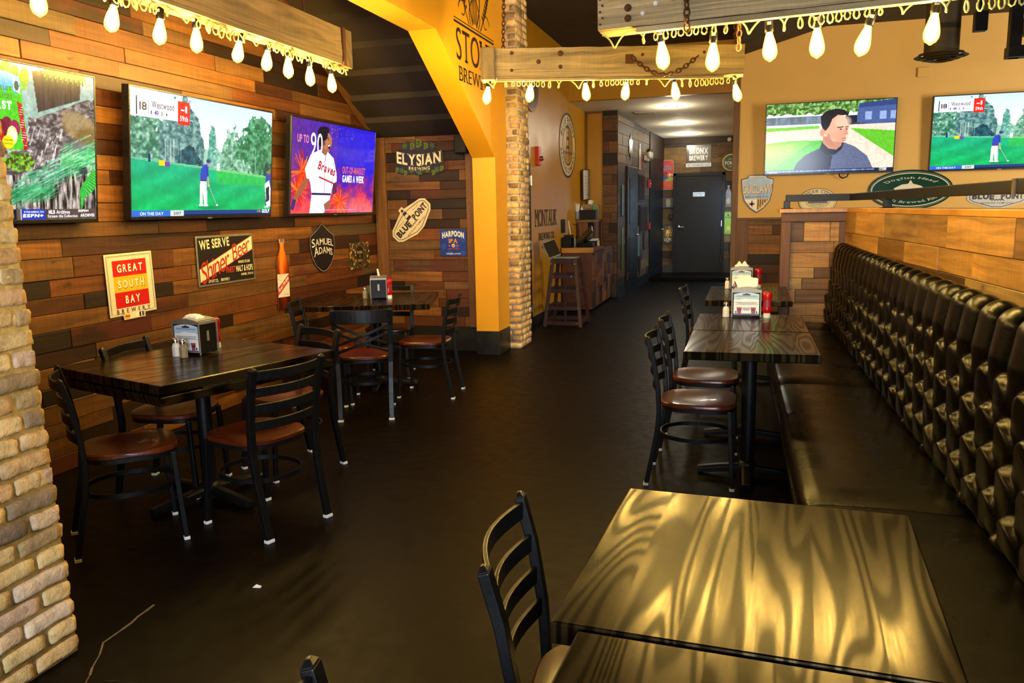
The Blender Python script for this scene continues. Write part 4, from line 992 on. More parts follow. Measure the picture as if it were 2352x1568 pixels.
def ketchup(label, x, y, deg=0):
    t = thing('ketchup_bottle', label, 'bottle', (x, y, 0.762), math.radians(deg), 'upside-down ketchup bottles')
    mb = MB(); mb.lathe([(0, 0.0), (0.0235, 0.0), (0.025, 0.004), (0.023, 0.030), (0, 0.030)], 18); mb.build('white_cap', MAT['white'], t, True)
    mb = MB(); S = Matrix.Diagonal((1, 0.72, 1, 1)); mb.lathe([(0, 0.030), (0.022, 0.031), (0.030, 0.044), (0.032, 0.058), (0.027, 0.080), (0.0265, 0.10), (0.030, 0.13), (0.033, 0.148), (0.030, 0.164), (0.018, 0.172), (0, 0.173)], 20, 0, S); mb.build('bottle_body', MAT['red'], t, True)
    mb = MB()
    vs = []
    for j in range(2):
        for i in range(9): a = -PI / 2 - 0.55 + 1.1 * i / 8; vs.append((0.0305 * math.cos(a), 0.0305 * 0.72 * math.sin(a) - 0.002, 0.07 + 0.05 * j))
    mb.add(vs, [(i, i + 1, 10 + i, 9 + i) for i in range(8)]); mb.build('label_sticker', flat('7d2638', 0.4), t)
    return t
ketchup('red ketchup bottle beside the tall-tissue napkin box', 0.133, 5.49, 0)
ketchup('red ketchup bottle on the farthest bench table', 0.10, 7.50, 10)
ketchup('red ketchup bottle hidden behind the napkin box of the angled table', -2.868, 3.80, 0)
ketchup('red ketchup bottle beside the side-on napkin box, far bay table', -2.955, 6.285, 60)
mb = MB(); mb.add([(0, 0, 0), (0.035, 0.005, 0), (0.03, 0.022, 0), (0.004, 0.02, 0), (0.014, 0.01, 0.012)], [(3, 2, 1, 0), (0, 1, 4), (1, 2, 4), (2, 3, 4), (3, 0, 4)])
o = mb.build('paper_scrap', MAT['paper'], None, loc=(-1.90, 2.62, 0.0005)); tag(o, 'small torn scrap lying on the dark floor', 'litter')
# ------------------------------------------------------------------ lettering
_gl = {}
def glyph(ch, bold):
    k = (ch, bold)
    if k in _gl: return _gl[k]
    cu = bpy.data.curves.new('t', 'FONT'); cu.body = ch; cu.resolution_u = 4; cu.offset = bold; cu.fill_mode = 'FRONT'
    ob = bpy.data.objects.new('t', cu); COL.objects.link(ob)
    dg = bpy.context.evaluated_depsgraph_get(); ev = ob.evaluated_get(dg); me = ev.to_mesh()
    vs = [(v.co.x, v.co.y) for v in me.vertices]; fs = [tuple(p.vertices) for p in me.polygons]
    ev.to_mesh_clear(); bpy.data.objects.remove(ob); bpy.data.curves.remove(cu)
    if vs:
        x0 = min(v[0] for v in vs); x1 = max(v[0] for v in vs); vs = [(x - x0, y) for x, y in vs]; _gl[k] = (vs, fs, x1 - x0)
    else: _gl[k] = ([], [], 0.25)
    return _gl[k]
def serifed(vs, fs, t=0.05, s=0.07):
    """slab feet on the flat ends of the stems"""
    if not vs: return vs, fs
    ys = [v[1] for v in vs]; lo, hi = min(ys), max(ys)
    cnt = {}
    for f in fs:
        for i in range(len(f)):
            e = tuple(sorted((f[i], f[(i + 1) % len(f)]))); cnt[e] = cnt.get(e, 0) + 1
    vs = list(vs); fs = list(fs)
    for (a, b), c in cnt.items():
        if c != 1: continue
        (xa, ya), (xb, yb) = vs[a], vs[b]
        if abs(ya - yb) < 1e-3 and 0.03 < abs(xa - xb) < 0.26 and (abs(ya - lo) < 0.01 or abs(ya - hi) < 0.01):
            x0, x1 = min(xa, xb) - s, max(xa, xb) + s; y0, y1 = (ya, ya + t) if abs(ya - lo) < 0.01 else (ya - t, ya)
            n = len(vs); vs += [(x0, y0), (x1, y0), (x1, y1), (x0, y1)]; fs.append((n, n + 1, n + 2, n + 3))
    return vs, fs
def layout(s, bold=0.0, gap=0.09, serif=False, caps=False):
    """flat geometry of a line of text: list of (verts, faces, x offset)"""
    out = []; x = 0.0
    for i, ch in enumerate(s):
        if ch == ' ': x += 0.30; continue
        vs, fs, w = glyph(ch, bold)
        if serif: vs, fs = serifed(vs, fs)
        sc = 1.0
        if caps and i > 0 and s[i - 1] != ' ': sc = 0.80
        out.append(([(a * sc, b * sc) for a, b in vs], fs, x)); x += w * sc + gap
    return out, x - gap
def text(root, s, x, y, w, h, m, z=0.004, rot=0.0, shear=0.0, arc=None, bold=0.02, serif=False, name='lettering', gap=0.09, bend=0.0, caps=False, taper=0.0, mb=None, outline=None):
    """put s into a box w x h centred on (x, y) of the sign's plane. arc=(cx, cy, radius, mid angle, +1 top / -1 bottom)"""
    lay, L = layout(s, bold, gap, serif, caps)
    allv = [(a + o, b) for vs, fs, o in lay for a, b in vs]
    x0, x1 = min(v[0] for v in allv), max(v[0] for v in allv); y0, y1 = min(v[1] for v in allv), max(v[1] for v in allv)
    own = mb is None; words_ = []; sp_ = [len(w_) for w_ in s.split()]; cnt_ = 0; wi_ = 0
    if own: mb = MB(); words_.append(mb)
    cr, sr = math.cos(rot), math.sin(rot)
    for vs, fs, o in lay:
        if own and cnt_ == sp_[wi_]: mb = MB(); words_.append(mb); wi_ += 1; cnt_ = 0
        cnt_ += 1
        P = []
        for a, b in vs:
            u = ((a + o - x0) / (x1 - x0) - 0.5) * w; v = ((b - y0) / max(1e-6, y1 - y0) - 0.5) * h
            if taper: u *= 1 + taper * v / h
            u += shear * v
            if bend: v += bend * (1 - (2 * u / w) ** 2)
            if arc:
                cx, cy, r, mid, sg = arc[:5]
                if sg > 0: ang = mid - u / r; rr = r + v
                else: ang = mid + u / r; rr = r - v
                P.append((cx + rr * math.cos(ang), cy + rr * math.sin(ang) * (arc[5] if len(arc) > 5 else 1), z))
            else: P.append((x + u * cr - v * sr, y + u * sr + v * cr, z))
        mb.add(P, fs)
    return [w_.build(name, m, root) for w_ in words_][0] if own else None

# ------------------------------------------------------------------ painted pictures (screens and printed signs)
class Cv:
    def __init__(s, w, h, col='000000'):
        s.w, s.h = w, h; s.asp = w / h
        s.X, s.Y = np.meshgrid((np.arange(w) + 0.5) / w, (np.arange(h) + 0.5) / h); s.a = np.zeros((h, w, 3)); s.a[:] = s.c(col)
    def c(s, h): return np.array([int(h[i:i + 2], 16) / 255 for i in (0, 2, 4)])
    def blend(s, m, col):
        col = s.c(col) if isinstance(col, str) else np.asarray(col); s.a = s.a * (1 - m[..., None]) + col * m[..., None]
    def rect(s, x0, y0, x1, y1, col, al=1.0): s.blend(((s.X >= x0) & (s.X < x1) & (s.Y >= y0) & (s.Y < y1)) * al, col)
    def ell(s, cx, cy, rx, ry, col, ang=0.0, soft=0.0, al=1.0):
        c, n = math.cos(ang), math.sin(ang); dx, dy = (s.X - cx) * s.asp, s.Y - cy
        d = np.sqrt(((dx * c + dy * n) / (rx * s.asp)) ** 2 + ((-dx * n + dy * c) / ry) ** 2)
        s.blend((np.clip((1 + soft - d) / max(soft, 0.04), 0, 1)) * al, col)
    def inside(s, pts):
        m = np.zeros(s.X.shape, bool); n = len(pts)
        for i in range(n):
            x0, y0 = pts[i]; x1, y1 = pts[(i + 1) % n]
            if y0 == y1: continue
            c = ((y0 > s.Y) != (y1 > s.Y)) & (s.X < (x1 - x0) * (s.Y - y0) / (y1 - y0) + x0); m ^= c
        return m
    def poly(s, pts, col, al=1.0): s.blend(s.inside(pts) * al, col)
    def line(s, x0, y0, x1, y1, w, col, al=1.0):
        dx, dy = (x1 - x0) * s.asp, y1 - y0; L2 = dx * dx + dy * dy + 1e-9
        t = np.clip((((s.X - x0) * s.asp) * dx + (s.Y - y0) * dy) / L2, 0, 1)
        d = np.hypot((s.X - x0) * s.asp - t * dx, s.Y - y0 - t * dy); s.blend(np.clip((w - d) / (w * 0.5), 0, 1) * al, col)
    def grad(s, c0, c1, y0=0.0, y1=1.0, mask=None, horiz=False):
        t = np.clip(((s.X if horiz else s.Y) - y0) / (y1 - y0), 0, 1)[..., None]; g = s.c(c0) * (1 - t) + s.c(c1) * t
        m = np.ones(s.X.shape) if mask is None else mask * 1.0; s.a = s.a * (1 - m[..., None]) + g * m[..., None]
    def noise(s, fx, fy, seed, oct=4):
        R = np.random.RandomState(seed); out = np.zeros(s.X.shape); amp = 1.0; tot = 0
        for o in range(oct):
            gx, gy = int(fx * 2 ** o) + 2, int(fy * 2 ** o) + 2; G = R.rand(gy + 1, gx + 1)
            x = s.X * (gx - 1); y = s.Y * (gy - 1); i = x.astype(int); j = y.astype(int); u = x - i; v = y - j; u = u * u * (3 - 2 * u); v = v * v * (3 - 2 * v)
            out += amp * (G[j, i] * (1 - u) * (1 - v) + G[j, i + 1] * u * (1 - v) + G[j + 1, i] * (1 - u) * v + G[j + 1, i + 1] * u * v); tot += amp; amp *= 0.55
        return out / tot
    def mul(s, f, m=None):
        f = f[..., None] if getattr(f, 'ndim', 0) == 2 else f
        b = np.clip(s.a * f, 0, 1); s.a = b if m is None else s.a * (1 - m[..., None]) + b * m[..., None]
def picture(root, cv, w, h, m, x=0.0, y=0.0, z=0.003, name='picture', mask=None):
    """a fine grid carrying the painted colours; (x, y) centre"""
    H, Wd = cv.h, cv.w
    xs = np.linspace(-w / 2, w / 2, Wd + 1) + x; ys = np.linspace(h / 2, -h / 2, H + 1) + y
    co = np.zeros(((H + 1) * (Wd + 1), 3)); co[:, 0] = np.tile(xs, H + 1); co[:, 1] = np.repeat(ys, Wd + 1); co[:, 2] = z
    idx = np.arange((H + 1) * (Wd + 1)).reshape(H + 1, Wd + 1)
    q = np.stack([idx[1:, :-1], idx[1:, 1:], idx[:-1, 1:], idx[:-1, :-1]], -1).reshape(-1, 4); col = cv.a.reshape(-1, 3)
    if mask is not None: k = mask.reshape(-1); q = q[k]; col = col[k]
    l = np.where(col <= 0.04045, col / 12.92, ((col + 0.055) / 1.055) ** 2.4)
    me = bpy.data.meshes.new(name); me.vertices.add(len(co)); me.vertices.foreach_set('co', co.ravel()); n = len(q)
    me.loops.add(4 * n); me.loops.foreach_set('vertex_index', q.ravel().astype(np.int32)); me.polygons.add(n)
    me.polygons.foreach_set('loop_start', np.arange(0, 4 * n, 4, dtype=np.int32))
    me.update(calc_edges=True)
    at = me.color_attributes.new('pic', 'FLOAT_COLOR', 'CORNER'); at.data.foreach_set('color', np.repeat(np.concatenate([l, np.ones((n, 1))], 1), 4, axis=0).ravel())
    me.materials.append(m); o = bpy.data.objects.new(name, me); COL.objects.link(o); o.parent = root
    return o
MAT['screen'] = attr_col('lit_screen', 0.14, SCREEN, 0.3)
MAT['print'] = attr_col('printed_tin', 0.38)
MAT['print_gloss'] = attr_col('glossy_print', 0.2)

EX, EY = (PI / 2, 0, PI / 2), (PI / 2, 0, 0)              # sign planes: facing +x, facing -y
def sign(name, label, cat, loc, face, roll=0.0, group=None):
    r = thing(name, label, cat, loc, group=group)
    r.rotation_euler = (Euler(face).to_matrix() @ Matrix.Rotation(roll, 3, 'Z')).to_euler(); return r
def plate(root, poly, m, z0=0.0, z1=0.004, name='panel', bevel=0.0015):
    mb = MB(); mb.prism(poly, z0, z1); return mb.build(name, m, root, bevel=bevel)
def rrect(w, h, r, n=5, x=0, y=0):
    P = []
    for cx, cy, a0 in ((w / 2 - r, h / 2 - r, 0), (-w / 2 + r, h / 2 - r, PI / 2), (-w / 2 + r, -h / 2 + r, PI), (w / 2 - r, -h / 2 + r, 1.5 * PI)):
        for i in range(n + 1): a = a0 + PI / 2 * i / n; P.append((x + cx + r * math.cos(a), y + cy + r * math.sin(a)))
    return P
def ellp(rx, ry, n=48, x=0, y=0): return [(x + rx * math.cos(2 * PI * i / n), y + ry * math.sin(2 * PI * i / n)) for i in range(n)]
def outline(root, poly, wd, m, z, name='border_line', inset=0.0, closed=True):
    mb = MB(); n = len(poly); cx = sum(p[0] for p in poly) / n; cy = sum(p[1] for p in poly) / n
    P = [Vector((p[0], p[1], z)) for p in poly]; vs = []; rng = range(n)
    for i in rng:
        a, b = P[i - 1] if (closed or i) else P[i], P[(i + 1) % n] if (closed or i < n - 1) else P[i]
        t = (b - a); t.normalize(); q = Vector((-t.y, t.x, 0)); vs += [P[i] + q * (wd / 2), P[i] - q * (wd / 2)]
    fs = [(2 * i, 2 * i + 1, 2 * ((i + 1) % n) + 1, 2 * ((i + 1) % n)) for i in range(n if closed else n - 1)]
    mb.add(vs, fs); return mb.build(name, m, root)
def scale(poly, sx, sy=None): sy = sx if sy is None else sy; return [(p[0] * sx, p[1] * sy) for p in poly]

# ------------------------------------------------------------------ televisions
def tv(name_label, loc, face, w, h, cv, tilt=0.0):
    r = sign('television', name_label, 'television', loc, face, 0.0, 'wall televisions')
    r.rotation_euler = (Euler(face).to_matrix() @ Matrix.Rotation(tilt, 3, 'X')).to_euler()
    mb = MB(); b = 0.012
    mb.box((0, 0, -0.025), (w, h, 0.05)); mb.build('case', MAT['bezel'], r, bevel=0.004)
    mb = MB()
    for s in (-1, 1): mb.box((s * (w / 2 - b / 2), 0, 0.002), (b, h, 0.008)); 
    mb.box((0, h / 2 - b / 2, 0.002), (w, b, 0.008)); mb.box((0, -h / 2 + 0.011, 0.002), (w, 0.022, 0.008)); mb.build('bezel', MAT['bezel'], r, bevel=0.002)
    mb = MB(); mb.box((0, -h / 2 + 0.004, 0.007), (0.05, 0.008, 0.003)); mb.build('maker_badge', MAT['tin'], r)
    mb = MB(); mb.box((0, 0, -0.062), (0.5, 0.4, 0.03)); mb.build('wall_bracket', MAT['black'], r)
    picture(r, cv, w - 2 * b, h - b - 0.022, MAT['screen'], 0, 0.005, 0.003, 'screen')
    return r
def scr(r, s, u, v, wu, hv, W_, H_, h, k=SCREEN, **kw):
    """lettering on a screen in fractions of the picture (v downwards)"""
    return text(r, s, (u - 0.5) * W_, (0.5 - v) * H_ + 0.005, wu * W_, hv * H_, lit(h, k), 0.0042, name='screen_caption', **kw)

def golf():
    c = Cv(300, 169); c.grad('c9def5', 'f4f8ff', 0, 0.5)
    n = c.noise(9, 6, 1, 5); n2 = c.noise(40, 24, 2, 3); X, Y = c.X, c.Y
    far = Y > 0.40 + 0.05 * c.noise(20, 2, 9) ; c.blend(far * 1.0, '9cc7b0')
    def trees(cx, wd, top, dark, light, seed, base=0.62):
        nn = c.noise(26, 16, seed, 4); e = np.abs(X - cx) / wd; t = top + 0.30 * e ** 2.2 + 0.16 * (nn - 0.5)
        m = (Y > t) & (Y < base) & (e < 1.05 + 0.4 * (nn - 0.5)) & ((c.noise(50, 30, seed + 50, 2) > 0.28) | (Y > t + 0.12))
        k = np.clip((c.noise(50, 34, seed + 7, 3) - 0.3) * 2.2, 0, 1)[..., None]; col = c.c(dark) * (1 - k) + c.c(light) * k
        c.a = np.where(m[..., None], col, c.a)
    trees(0.10, 0.22, 0.16, '2f6a55', '9fd0b4', 11); trees(0.31, 0.14, 0.02, '335f63', '8fb9b0', 12); trees(0.52, 0.035, 0.18, '3f8a78', '8fc8b8', 13, 0.6)
    trees(0.67, 0.09, 0.20, '3a7a5c', 'a5d2b4', 14); trees(0.90, 0.20, 0.06, '1f6440', '67b284', 15, 0.66); trees(0.36, 0.11, 0.40, '163a48', '2c6470', 16); trees(0.97, 0.06, 0.45, '17423c', '2d6b52', 17, 0.70)
    trees(0.55, 0.06, 0.42, '5ea38c', 'b4dccb', 18); trees(0.75, 0.12, 0.47, '5b9c7e', 'b8dcc0', 19)
    for x in (0.20, 0.235, 0.255, 0.30, 0.86): c.rect(x, 0.36, x + 0.005, 0.60, 'd7d6c6', 0.6)
    g = Y > 0.53 + 0.10 * np.clip(X - 0.1, 0, 1) + 0.01 * n; st = 0.9 + 0.16 * n + 0.06 * np.sin((X + Y * 1.5) * 22)
    c.grad('1fae86', '12b25c', 0.5, 0.95, g); c.mul(st, g * 1.0); c.grad('30c050', '2aa866', 0.55, 0.9, g & (X > 0.55) & (Y < 0.72)); c.mul(0.85 + 0.3 * n2, g * 0.6)
    c.blend((g & (Y < 0.545 + 0.10 * X)) * 0.5, 'b8cfa6')
    c.rect(0.165, 0.545, 0.20, 0.585, 'f2d21a'); c.rect(0.20, 0.55, 0.23, 0.59, '7a3fa0'); c.rect(0.10, 0.50, 0.112, 0.56, '23306a'); c.rect(0.555, 0.53, 0.575, 0.60, 'f2f2f0')
    # player
    W = 'f6f4ee'; B = '3347b8'
    c.poly([(.432, .69), (.475, .69), (.478, .80), (.485, .905), (.462, .905), (.452, .79), (.448, .905), (.430, .90)], W); c.poly([(.468, .70), (.480, .70), (.484, .90), (.470, .90)], 'cfd0dc')
    c.poly([(.432, .70), (.436, .60), (.455, .555), (.478, .545), (.492, .575), (.484, .64), (.476, .70)], B); c.line(.480, .58, .488, .66, .014, '2a3a9c'); c.line(.488, .66, .492, .73, .010, 'd9a07c'); c.ell(.4935, .735, .006, .011, 'e6b490')
    c.ell(.490, .535, .011, .024, 'c98f6b'); c.ell(.488, .520, .013, .018, '2b3794'); c.line(.492, .522, .506, .528, .006, '2b3794'); c.rect(.432, .685, .478, .70, '5b2b52')
    c.line(.494, .735, .552, .905, .0035, 'b9c0c4'); c.ell(.556, .908, .008, .008, 'dfe3e6'); c.ell(.440, .908, .016, .010, 'fafafa'); c.ell(.474, .912, .017, .010, 'fafafa')
    c.ell(.50, .93, .07, .012, '0b7a4c', 0, 0.4, 0.5)
    c.rect(.955, .60, 1, .93, '274a9a'); c.poly([(.945, .70), (.985, .66), (1, .74), (1, .92), (.965, .93)], 'eef0f6'); c.poly([(.955, .74), (.985, .72), (.99, .86), (.962, .88)], '26303f'); c.ell(.985, .58, .012, .025, '9a6a50')
    # graphics
    c.rect(0, .955, 1, 1, '0c1d4a'); c.rect(0, .955, .235, 1, '2f6ad6'); c.rect(.235, .95, .32, 1, 'd5dbe6'); c.rect(.32, .955, 1, .99, '24407c')
    c.rect(.02, .055, .295, .215, 'f7f7fa'); c.rect(.285, .05, .36, .235, 'e2281c'); c.rect(.035, .06, .041, .20, '1b1f4a'); c.rect(.105, .075, .107, .19, '9aa'+'0b0'); c.ell(.152, .172, .011, .020, '5a2aa8')
    return c
GV = golf()
def golf_text(r, w, h):
    A = (w - .024, h - .034, )
    T = lambda *a, **k: scr(r, a[0], a[1], a[2], a[3], a[4], A[0], A[1], a[5], **k)
    T('18', .073, .132, .042, .062, '1b1f3a'); T('Westwood', .190, .108, .135, .055, '1b1f3a', bold=.01); T('1', .120, .173, .006, .03, '1b1f3a'); T('2', .152, .173, .010, .026, 'f4f0ff'); T('3', .182, .173, .010, .03, '1b1f3a'); T('4', .212, .173, .011, .03, '1b1f3a')
    T('-1', .322, .108, .04, .055, 'ffffff', bold=.04); T('59th', .322, .185, .052, .045, 'ffffff')
    T('ON THIS DAY', .118, .978, .14, .026, 'ffffff', bold=.01); T('2017', .277, .977, .05, .026, '26304a'); T('GOLF', .955, .968, .065, .036, 'ffffff', bold=.04); T('LIVE', .962, .925, .035, .022, 'ffffff')
    r2 = MB()
    for i, hx in enumerate(('f7c31e', 'f26a21', 'd9203a', '7a4aa8', '2c7be0', '3fae49')):
        a = PI * i / 5; m_ = MB(); cx, cy = (.893 - .5) * A[0], (.5 - .968) * A[1] + .002
        m_.add([(cx, cy, .0042), (cx + .022 * math.cos(a - .28), cy + .022 * math.sin(a - .28) * .9, .0042), (cx + .024 * math.cos(a), cy + .024 * math.sin(a) * .9, .0042), (cx + .022 * math.cos(a + .28), cy + .022 * math.sin(a + .28) * .9, .0042)], [(0, 1, 2, 3)]); m_.build('screen_emblem', lit(hx), r)
XS = XL + 0.145
r = tv('wall television showing a golfer in white trousers, hung over the three-coloured tin sign', (XS, 5.065, 1.897), EX, 1.59, 0.84, GV, .10); golf_text(r, 1.59, .84)
def forest():
    c = Cv(360, 200); X = (c.X - .58) / .42; Y = c.Y; n = c.noise(20, 8, 3, 5)
    U = lambda x: .58 + .42 * x
    V = lambda pts: [(U(x), y) for x, y in pts]
    c.grad('b9cfc8', '86a898', 0, .4); c.mul(.75 + .5 * n)
    for x, y, s in ((-.3, .05, .05), (.02, .03, .03), (.10, .04, .035), (.18, .06, .035), (.05, .10, .02)): c.ell(U(x), y, s * .42, s * 1.1, '5fae35', .5, .4)
    c.ell(U(.27), .09, .016, .06, '9fc832', .2, .4)
    T = V([(.35, .03), (.86, -.02), (.84, .17), (.40, .29)]); c.poly(T, '3a3034'); k = c.noise(90, 3, 5, 3); c.mul(.45 + 1.1 * k, c.inside(T) * 1.0)
    for i in range(26): c.line(U(.50 + .016 * i), -.01, U(.46 + .018 * i), .03 + .02 * (i % 3), .008, ('4fae2e', '7fcf55', '2f7d24')[i % 3])
    def bark(mask, fx, fy, seed, d, l, amt=2.5):
        g = c.noise(fx, fy, seed, 5); k = np.clip((g - .34) * amt, 0, 1)[..., None]; col = c.c(d) * (1 - k) + c.c(l) * k; c.a = np.where(mask[..., None], col, c.a)
    edge = .33 - .17 * np.clip((X - .38) / .55, 0, 1) + .02 * (n - .5)
    bark(((Y > edge) & (X > .30)) | (Y > .42), 50, 45, 8, '4a4244', 'cfc4c0'); bark((Y > edge) & (Y < edge + .09) & (X > .38), 70, 60, 9, '3a3436', 'a89c9c')
    for i in range(50):
        R = random.Random(i); x, y = R.uniform(.30, .80), R.uniform(.36, .62); c.line(U(x), y, U(x) - .012, y + R.uniform(.03, .10), R.uniform(.003, .008), ('3a3234', 'e0d6d2', '6a5a54')[i % 3], .8)
    c.ell(U(.84), .36, .07, .075, 'a08458', .3, .5, .9); c.ell(U(.93), .42, .05, .05, '7d6234', 0, .5, .8); c.ell(U(.76), .30, .04, .04, '9c8a68', .3, .5, .7)
    lo = (Y > .62 + .10 * (1 - X)); bark(lo, 110, 9, 21, '201c1c', 'd6c8bc', 2.9); c.ell(U(.78), .52, .05, .06, '6a6060', 0, .6, .7)
    def streak(x0, y0, x1, y1, w, cols, k, seed, slant=.5):
        R = random.Random(seed)
        for i in range(k):
            t = R.random(); x = x0 + (x1 - x0) * t; y = y0 + (y1 - y0) * t + R.gauss(0, w); l = R.uniform(.015, .05); c.line(U(x), y, U(x) + l, y - l * slant * 1.7, R.uniform(.003, .007), cols[R.randrange(len(cols))], .55)
    streak(.12, .84, .92, .56, .045, ('57b98a', '8fdcb4', '3f9a70', 'b8e8d0', '2c7a50'), 420, 1); streak(.60, .62, 1.0, .56, .05, ('49c06a', '7fe098', '2c9a4a', 'a8e6b4'), 260, 2); streak(.05, .86, .50, .82, .025, ('2f9a5c', '54c080', '1f7040'), 160, 3)
    for i in range(40):
        t = i / 39; x, y = .97 - .14 * t, .64 + .22 * t
        for s in (-1, 1): c.line(U(x), y, U(x + s * .09 * math.sin(PI * min(1, .15 + t))), y + .05 - .015 * s, .006, ('35b83c', '1c8a2c', '58d65a')[i % 3], .9)
    c.ell(U(.86), .66, .016, .02, '202a34', 0, .6, .7)
    for i in range(120):
        R = random.Random(i + 900); a = R.uniform(0, 6.28); r0 = R.random() ** .5; c.ell(U(.20 + .14 * math.cos(a) * r0), .62 + .06 * math.sin(a) * r0, .007, .012, ('3d7a1c', '6fb02c', '2a5a16', '8ac23c', '5a3a20')[i % 5], 0, 0, .9)
    P = V([(-.9, .03), (.10, .06), (.21, .08), (.235, .10), (.29, .54), (.0, .55), (-.9, .55)]); c.poly(P, '49c628')
    S = V([(-.9, .03), (.10, .06), (.21, .08), (.235, .10), (.245, .17)] + [(.24 - .05 * i, .165 + (.03 if i % 2 else -.02)) for i in range(23)]); c.grad('b4e6fa', '35b0e8', .05, .19, c.inside(S))
    c.poly(V([(.20, .24), (.245, .25), (.29, .54), (.25, .545)]), 'b81c2c')
    for i in range(16): y = .27 + .016 * i; c.line(U(.222 + .03 * (y - .24)), y, U(.246 + .12 * (y - .25)), y + .002, .0022, 'f0dcd8', .9)
    c.poly(V([(.165, .09), (.225, .11), (.235, .19), (.175, .17)]), 'eef6f4'); c.ell(U(.20), .14, .010, .032, '2c5a4a')
    for x, y, rx, ry, col in ((.10, .39, .05, .05, '7a1838'), (.17, .41, .05, .055, '9a2450'), (.05, .42, .05, .06, '6a1230'), (.145, .455, .05, .06, 'dfe7a0'), (.15, .46, .03, .035, 'f2f4cf')): c.ell(U(x), y, rx * .42, ry, col)
    c.poly(V([(-.2, .33), (.03, .34), (.09, .52), (.08, .55), (-.2, .55)]), 'c21a20'); c.ell(U(.105), .50, .024, .042, 'f4e21a')
    c.mul(.88 + .24 * c.noise(120, 70, 4, 2))
    c.rect(0, .93, 1, 1, '5c4a44'); c.mul(.75 + .5 * c.noise(60, 3, 4, 2), (Y > .93) * 1.0); c.rect(0, .93, .645, 1, '0d1c33'); c.rect(.665, .93, .765, 1, '2438a8'); c.rect(.66, .93, .6635, 1, 'eef'+'0f5')
    return c
r = tv('wall television showing tree bark and ferns, partly behind the near brick pillar', (XS, 3.21, 1.897), EX, 1.59, 0.85, forest(), .10)
A = (1.566, .816)
T = lambda *a, **k: scr(r, a[0], a[1], a[2], a[3], a[4], A[0], A[1], a[5], **k)
T('FRUIT', .615, .165, .06, .03, '2c8a24', bold=.05); T('SNACKS', .615, .215, .06, .03, '2c8a24', bold=.05); T('FIRST', .600, .27, .085, .055, 'ffffff', bold=.05); T('LIQUID', .624, .488, .035, .012, '3a4a10', bold=.03); T('CENTERS', .624, .510, .032, .010, '3a4a10', bold=.03)
T('STREAMING ON', .715, .948, .082, .013, 'e6ecff'); T('ESPN+', .712, .973, .085, .024, 'ffffff', bold=.05, shear=.15)
T('MLB Archives', .825, .950, .095, .026, 'ffffff', bold=.02); T('Stream the Collection', .84, .978, .135, .020, 'f2f2f2'); T('ESPN+', .937, .943, .05, .018, 'ffffff', bold=.05, shear=.15); T('ARCHIVES', .955, .975, .068, .022, 'ffffff', bold=.04)
